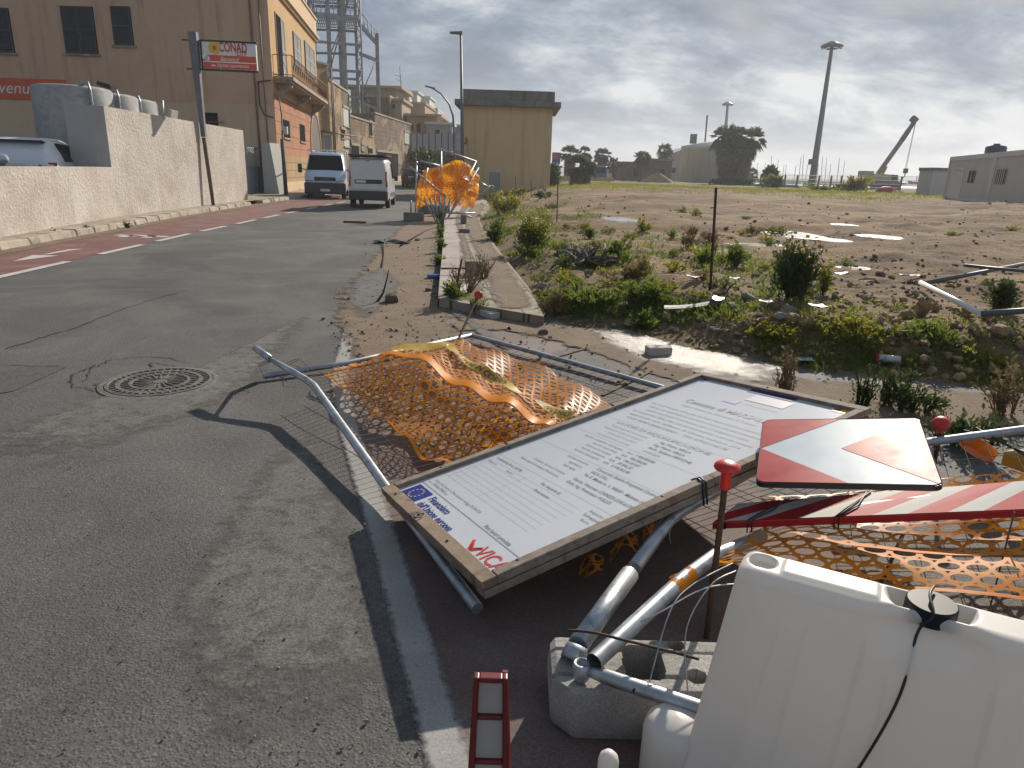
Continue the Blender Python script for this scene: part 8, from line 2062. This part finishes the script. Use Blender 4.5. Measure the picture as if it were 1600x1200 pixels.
for (x, y, w) in ((1232, 492, 30), (1222, 500, 24), (1170, 470, 26), (1145, 484, 20), (1285, 492, 16), (1430, 463, 18), (1375, 430, 14), (1305, 470, 15), (1325, 478, 14), (1080, 470, 14), (1020, 470, 12), (960, 440, 16), (920, 430, 20), (895, 440, 18), (880, 452, 18), (1050, 515, 14), (1120, 520, 16), (1160, 530, 16), (1400, 545, 12), (1420, 530, 14), (1495, 535, 12), (1350, 470, 12), (1100, 440, 14), (1245, 460, 14), (1310, 500, 16), (870, 470, 22), (845, 452, 20)):
    stone(x, y, w*PR.uniform(.9, 1.2), ROCK_G, LGy, GG, (1, PR.uniform(.6, .9), PR.uniform(.45, .75)))
for (x, y, w, lab) in ((848, 524, 16, 'dark stone alone on the asphalt behind the long rail'), (652, 377, 9, 'small dark stone on the sandy lane beside the plastic flap'), (669, 456, 12, 'dark stone on the sandy lane near the gutter'), (616, 462, 10, 'dark clod on the sandy lane left of the gutter stone'), (545, 470, 8, 'dark pebble on the sandy lane edge'), (505, 500, 7, 'dark pebble at the asphalt edge')):
    stone(x, y, w, ROCK_D, lab, None, (1, .8, .7), .1)
mb = MB()
def small(nn, region, smin_, smax_, mats_n=3):
    for k in range(nn):
        x = PR.uniform(region[0], region[2]); y = PR.uniform(region[1], region[3]); p = ground_at(x, y)
        if sd(p[0], p[1]) < .02: continue
        r = PR.uniform(smin_, smax_)*math.sqrt(max(1, p[1])/7)*(.5+PR.random()); rockgeo(mb, p+V(0, 0, r*.25), r, (1, .8, .6), PR, 4, PR.choice((0, 0, 0, 1, 2)))
small(1500, (850, 440, 1600, 600), .008, .034); small(330, (780, 360, 1600, 450), .008, .028); small(260, (780, 400, 1600, 450), .012, .04); small(420, (1050, 460, 1450, 560), .012, .05)
small(160, (860, 305, 1600, 370), .012, .04)
tag(mb.build('rubble', [ROCK_T, ROCK_G, ROCK_D]), kind='stuff')
mb = MB()
for k in range(620):
    y0_ = 340
    x = PR.choice((PR.uniform(520, 690), PR.uniform(515, 760), PR.uniform(800, 1150), PR.uniform(520, 900))); y = (PR.uniform(375, 560) if x > 900-y0_ else PR.uniform(450, 560)) if x < 690 else PR.uniform(495, 600)
    p = g(x, y); r = abs(PR.gauss(0, .009))*(p[1]/6)**.25+.003
    if p[1] > 30: continue
    rockgeo(mb, p+V(0, 0, r*.4+.012), r, (1, .8, .7), PR, 4, PR.choice((0, 1, 1)))
for k in range(500):
    x = PR.uniform(100, 760); y = PR.uniform(600, 1199); p = g(x, y); r = abs(PR.gauss(0, .0028))+.001; rockgeo(mb, p+V(0, 0, r*.4+.004), r, (1, .8, .7), PR, 4, PR.choice((0, 1, 1)))
tag(mb.build('grit', [ROCK_D, ROCK_G]), kind='stuff')
# loose concrete pieces on the pavement
def cblock(px, py, w, d, h, lab, z=.11, rz=.1, m=CONC_DK):
    p = g(px, py, z); o = MB().box((p[0], p[1]+d/2, z+h/2+.005), (w, d, h), rz=rz).build('concrete_cube', m, bevel=.012); return tag(o, lab, 'concrete block')
cblock(739, 431, .24, .2, .2, 'lone grey concrete cube on the old pavement near the broken corner')
cblock(724, 350, .16, .15, .24, 'small upright dark block on the old pavement near the collapsed fences')
cblock(725, 364, .26, .2, .09, 'flat dark block on the old pavement in front of the small upright one')
# rubber bases with snapped sticks
p = g(602, 474); th = thing('rubber_base', p, 'broken dark rubber base with a thin stick on the sandy lane', 'rubber base')
mb = MB(); rockgeo(mb, p+V(.06, .08, .05), .15, (1, .8, .5), random.Random(4), 7); mb.build('lump', ROCK_D, th)
mb = MB(); mb.tube([p+V(-.10, 0, .01), p+V(-.03, .05, .12), p+V(.01, .12, .30), p+V(.02, .16, .38)], [.018, .012, .009, .007], 6); mb.build('stick', RUST, th)
p = g(614, 380); th = thing('plastic_flap', p, 'torn black plastic flap with rods on the sandy lane', 'plastic sheet')
mb = MB(); mb.grid(lambda u, v: p+V((u-.5)*.75, (v-.5)*.5, .03+.03*math.sin(u*9+v*4)+.02*math.sin(v*11)), 14, 8); mb.build('sheet', BLACKP, th)
mb = MB(); mb.tube([g(596, 418, .02), g(600, 400, .03), g(601, 378, .06)], .012, 6); mb.tube([g(625, 384, .05), g(665, 360, .03), g(690, 352, .03)], .014, 6); mb.build('rod', RUST, th)
p = g(679, 436); o = MB().box((p[0], p[1], .04), (.22, .12, .06), rz=.2).build('blue_packet', mat('blue_packet', (0.02, 0.09, 0.38), rough=.4, var=.2), bevel=.02); tag(o, 'small crumpled blue packet in the gutter', 'packet')
# loose rods on the lot
def rod(x0, y0, x1, y1, r, lab, m=RUST, grp=None):
    b = ground_at(x0, y0); tpt = at(x1, y1, b[1]); mb = MB(); mb.tube([b-V(0, 0, .05), (b+tpt)/2, tpt], r, 8); return tag(mb.build('steel_rod', m), lab, 'steel rod', grp)
rod(1110, 452, 1119, 293, .016, 'tall bare rusty rod standing in the rubble bank')
rod(870, 348, 872, 278, .016, 'thin bare rod standing in the dirt right of the yellow hut')
rod(806, 304, 805, 276, .02, 'short rod in front of the left half of the hut wall'); rod(812+18, 306, 830, 279, .02, 'short rod in front of the right half of the hut wall')
b = g(710, 462, .11); tpt = at(722, 404, b[1]+.1); o = MB().tube([b, tpt], .013, 8).build('steel_rod', RUST); tag(o, 'short leaning rod at the broken pavement corner', 'steel rod')
a, b = g(700, 420, .2), g(722, 419, .2); o = MB().tube([a+V(-.1, 0, 0), b+V(.08, 0, 0)], .013, 6).build('steel_rod', RUST); tag(o, 'short horizontal rod stub by the pavement corner', 'steel rod')
a, b = g(540, 348), g(572, 348); o = MB().box(((a[0]+b[0])/2, a[1], .03), (.65, .1, .06)).build('dark_stick', ROCK_D); tag(o, 'dark stick lying on the road near the white van', 'stick')
# lying white frame on the right
wf = thing('white_tube_frame', gt(1530, 510), 'fallen fence frame with one bright white end tube lying on the rubble', 'fence panel')
A_, B_ = gt(1436, 453)+V(0, 0, .10), gt(1528, 511)+V(0, 0, .12); MB().tube([A_, B_], .03, 12).build('white_tube', mat('white_tube_paint', (0.75, 0.75, 0.75), rough=.3, var=.04), wf)
C_ = gt(1600, 430)+V(.3, 0, .25); MB().tube([A_+V(.12, .02, 0), C_], .028, 10).build('rail', LAMPG, wf); D_ = gt(1600, 502)+V(.5, 0, .15); MB().tube([B_, D_], .028, 10).build('rail', LAMPG, wf)
MB().tube([gt(1500, 442)+V(0, 0, .25), gt(1600, 455)+V(.2, 0, .25)], .022, 8).build('rail', LAMPG, wf)
# litter
PAPER = mat('white_litter', (0.48, 0.48, 0.49), rough=.6, var=.1, bump=.4, bscale=20)
def litter(px, py, w, h, lab, m=PAPER, cat='litter', z=.02, rz=0.):
    p = ground_at(px, py); mb = MB(); s_ = PR.random()*9; w *= .62; h *= .7
    c, sn = math.cos(rz), math.sin(rz)
    def f(u, v): x, y = (u-.5)*w, (v-.5)*h; return p+V(x*c-y*sn, x*sn+y*c, z+.03*w*math.sin(7*u+s_)*math.cos(6*v)+.12*w*abs(u-.5)*abs(math.sin(s_)))
    mb.grid(f, 8, 6); mb.grid(lambda u, v: f(u, v)-V(0, 0, .004), 8, 6); return tag(mb.build('litter_scrap', m), lab, cat)
litter(1256, 568, .22, .16, 'crumpled white paper at the edge of the wet ground', z=.04)
litter(1275, 497, .22, .2, 'white plastic scrap beside the broken stones', z=.12); litter(1148, 442, .2, .1, 'small white scrap near the bare rod foot', z=.06); litter(1085, 440, .3, .12, 'pinkish white scrap in the weeds left of the bare rod', z=.06); litter(1195, 490, .2, .12, 'pale scrap between the grey stones', z=.12)
litter(1310, 432, .5, .14, 'pale plastic strip in the dirt behind the tall bush', m=mat('pale_green_plastic', (0.40, 0.48, 0.44), rough=.5), z=.05); litter(1350, 446, .35, .14, 'flat grey scrap on the dirt', m=ROCK_G, z=.06); litter(1420, 436, .5, .1, 'white strip beside the lying rail', z=.06)
p = ground_at(1392, 570); th = thing('drink_carton', p, 'red and white drink carton lying at the foot of the rubble bank', 'carton'); MB().tube([p+V(-.10, .03, .05), p+V(.06, -.02, .05)], .035, 8).build('body', PAPER, th); MB().tube([p+V(-.12, .037, .05), p+V(-.101, .031, .05)], .036, 8).build('cap', REDPAINT, th)
p = ground_at(1028, 556); th = thing('pale_brick', p, 'pale brick fragment in the wet patch', 'brick'); MB().box(p+V(0, 0, .05), (.22, .12, .08), rz=.2).build('brick', mat('pale_brick_face', (0.45, 0.42, 0.38), rough=.9, var=.15), th, bevel=.01)
p = ground_at(1085, 490); mb = MB()
mb.grid(lambda u, v: p+V(-.32+.62*u, .05*v, .06+.10*u*u+.01*v), 12, 2); mb.grid(lambda u, v: p+V(-.32+.62*u, .05*v, .045+.10*u*u), 12, 2); o = mb.build('curved_strip', PAPER); tag(o, 'pale curved strip of trim lying on the rubble bank', 'strip')
p = ground_at(1100, 486); th = thing('torn_sack', p, 'torn black sack at the end of the pale curved strip', 'sack'); mb = MB(); rockgeo(mb, p+V(.12, .1, .08), .16, (1, .8, .8), random.Random(8), 8); mb.build('sack', BLACKP, th)
# dry palm debris
p = ground_at(905, 415); th = thing('dry_palm_debris', p, 'grey heap of dry palm leaf bases and roots in the weeds', 'palm debris'); rnd = random.Random(21)
mb = MB()
for k in range(34):
    a = rnd.uniform(-1.2, 2.6); L = rnd.uniform(.25, .7); c = p+V(rnd.gauss(0, .15), rnd.gauss(0, .12), .08); mb.tube([c, c+V(math.cos(a)*L*.5, rnd.gauss(0, .1), .12+.1*math.sin(a)), c+V(math.cos(a)*L, rnd.gauss(0, .15), .06+.22*max(0, math.sin(a)))], [.03, .018, .006], 5)
mb.build('leaf_bases', mat('grey_dead_wood', (0.20, 0.18, 0.16), rough=.9, var=.4, scale=6), th)
mb = MB(); mb.tube([p+V(.05, -.1, .12), p+V(.35, -.28, .05)], [.03, .02], 6); mb.build('stick', LEAF_DRY, th)
mb = MB(); rockgeo(mb, p+V(.45, -.1, .10), .2, (1, .7, .6), random.Random(2), 7); mb.build('stump', mat('brown_stump', (0.10, 0.06, 0.04), rough=.9, var=.3), th)
# ================================================================== HAZE
mb = MB(); mb.box((0, 560, 22), (2700, 1500, 46.5)); hz_o = mb.build('haze', [])
hm = bpy.data.materials.new('sea_haze'); hm.use_nodes = True; ht = hm.node_tree; ht.nodes.clear()
ho = ht.nodes.new('ShaderNodeOutputMaterial'); hv = ht.nodes.new('ShaderNodeVolumePrincipled'); hv.inputs['Density'].default_value = 0.0007; hv.inputs['Color'].default_value = (0.86, 0.90, 0.96, 1); hv.inputs['Anisotropy'].default_value = 0.35
ht.links.new(hv.outputs[0], ho.inputs['Volume']); hz_o.data.materials.append(hm); tag(hz_o, kind='stuff')
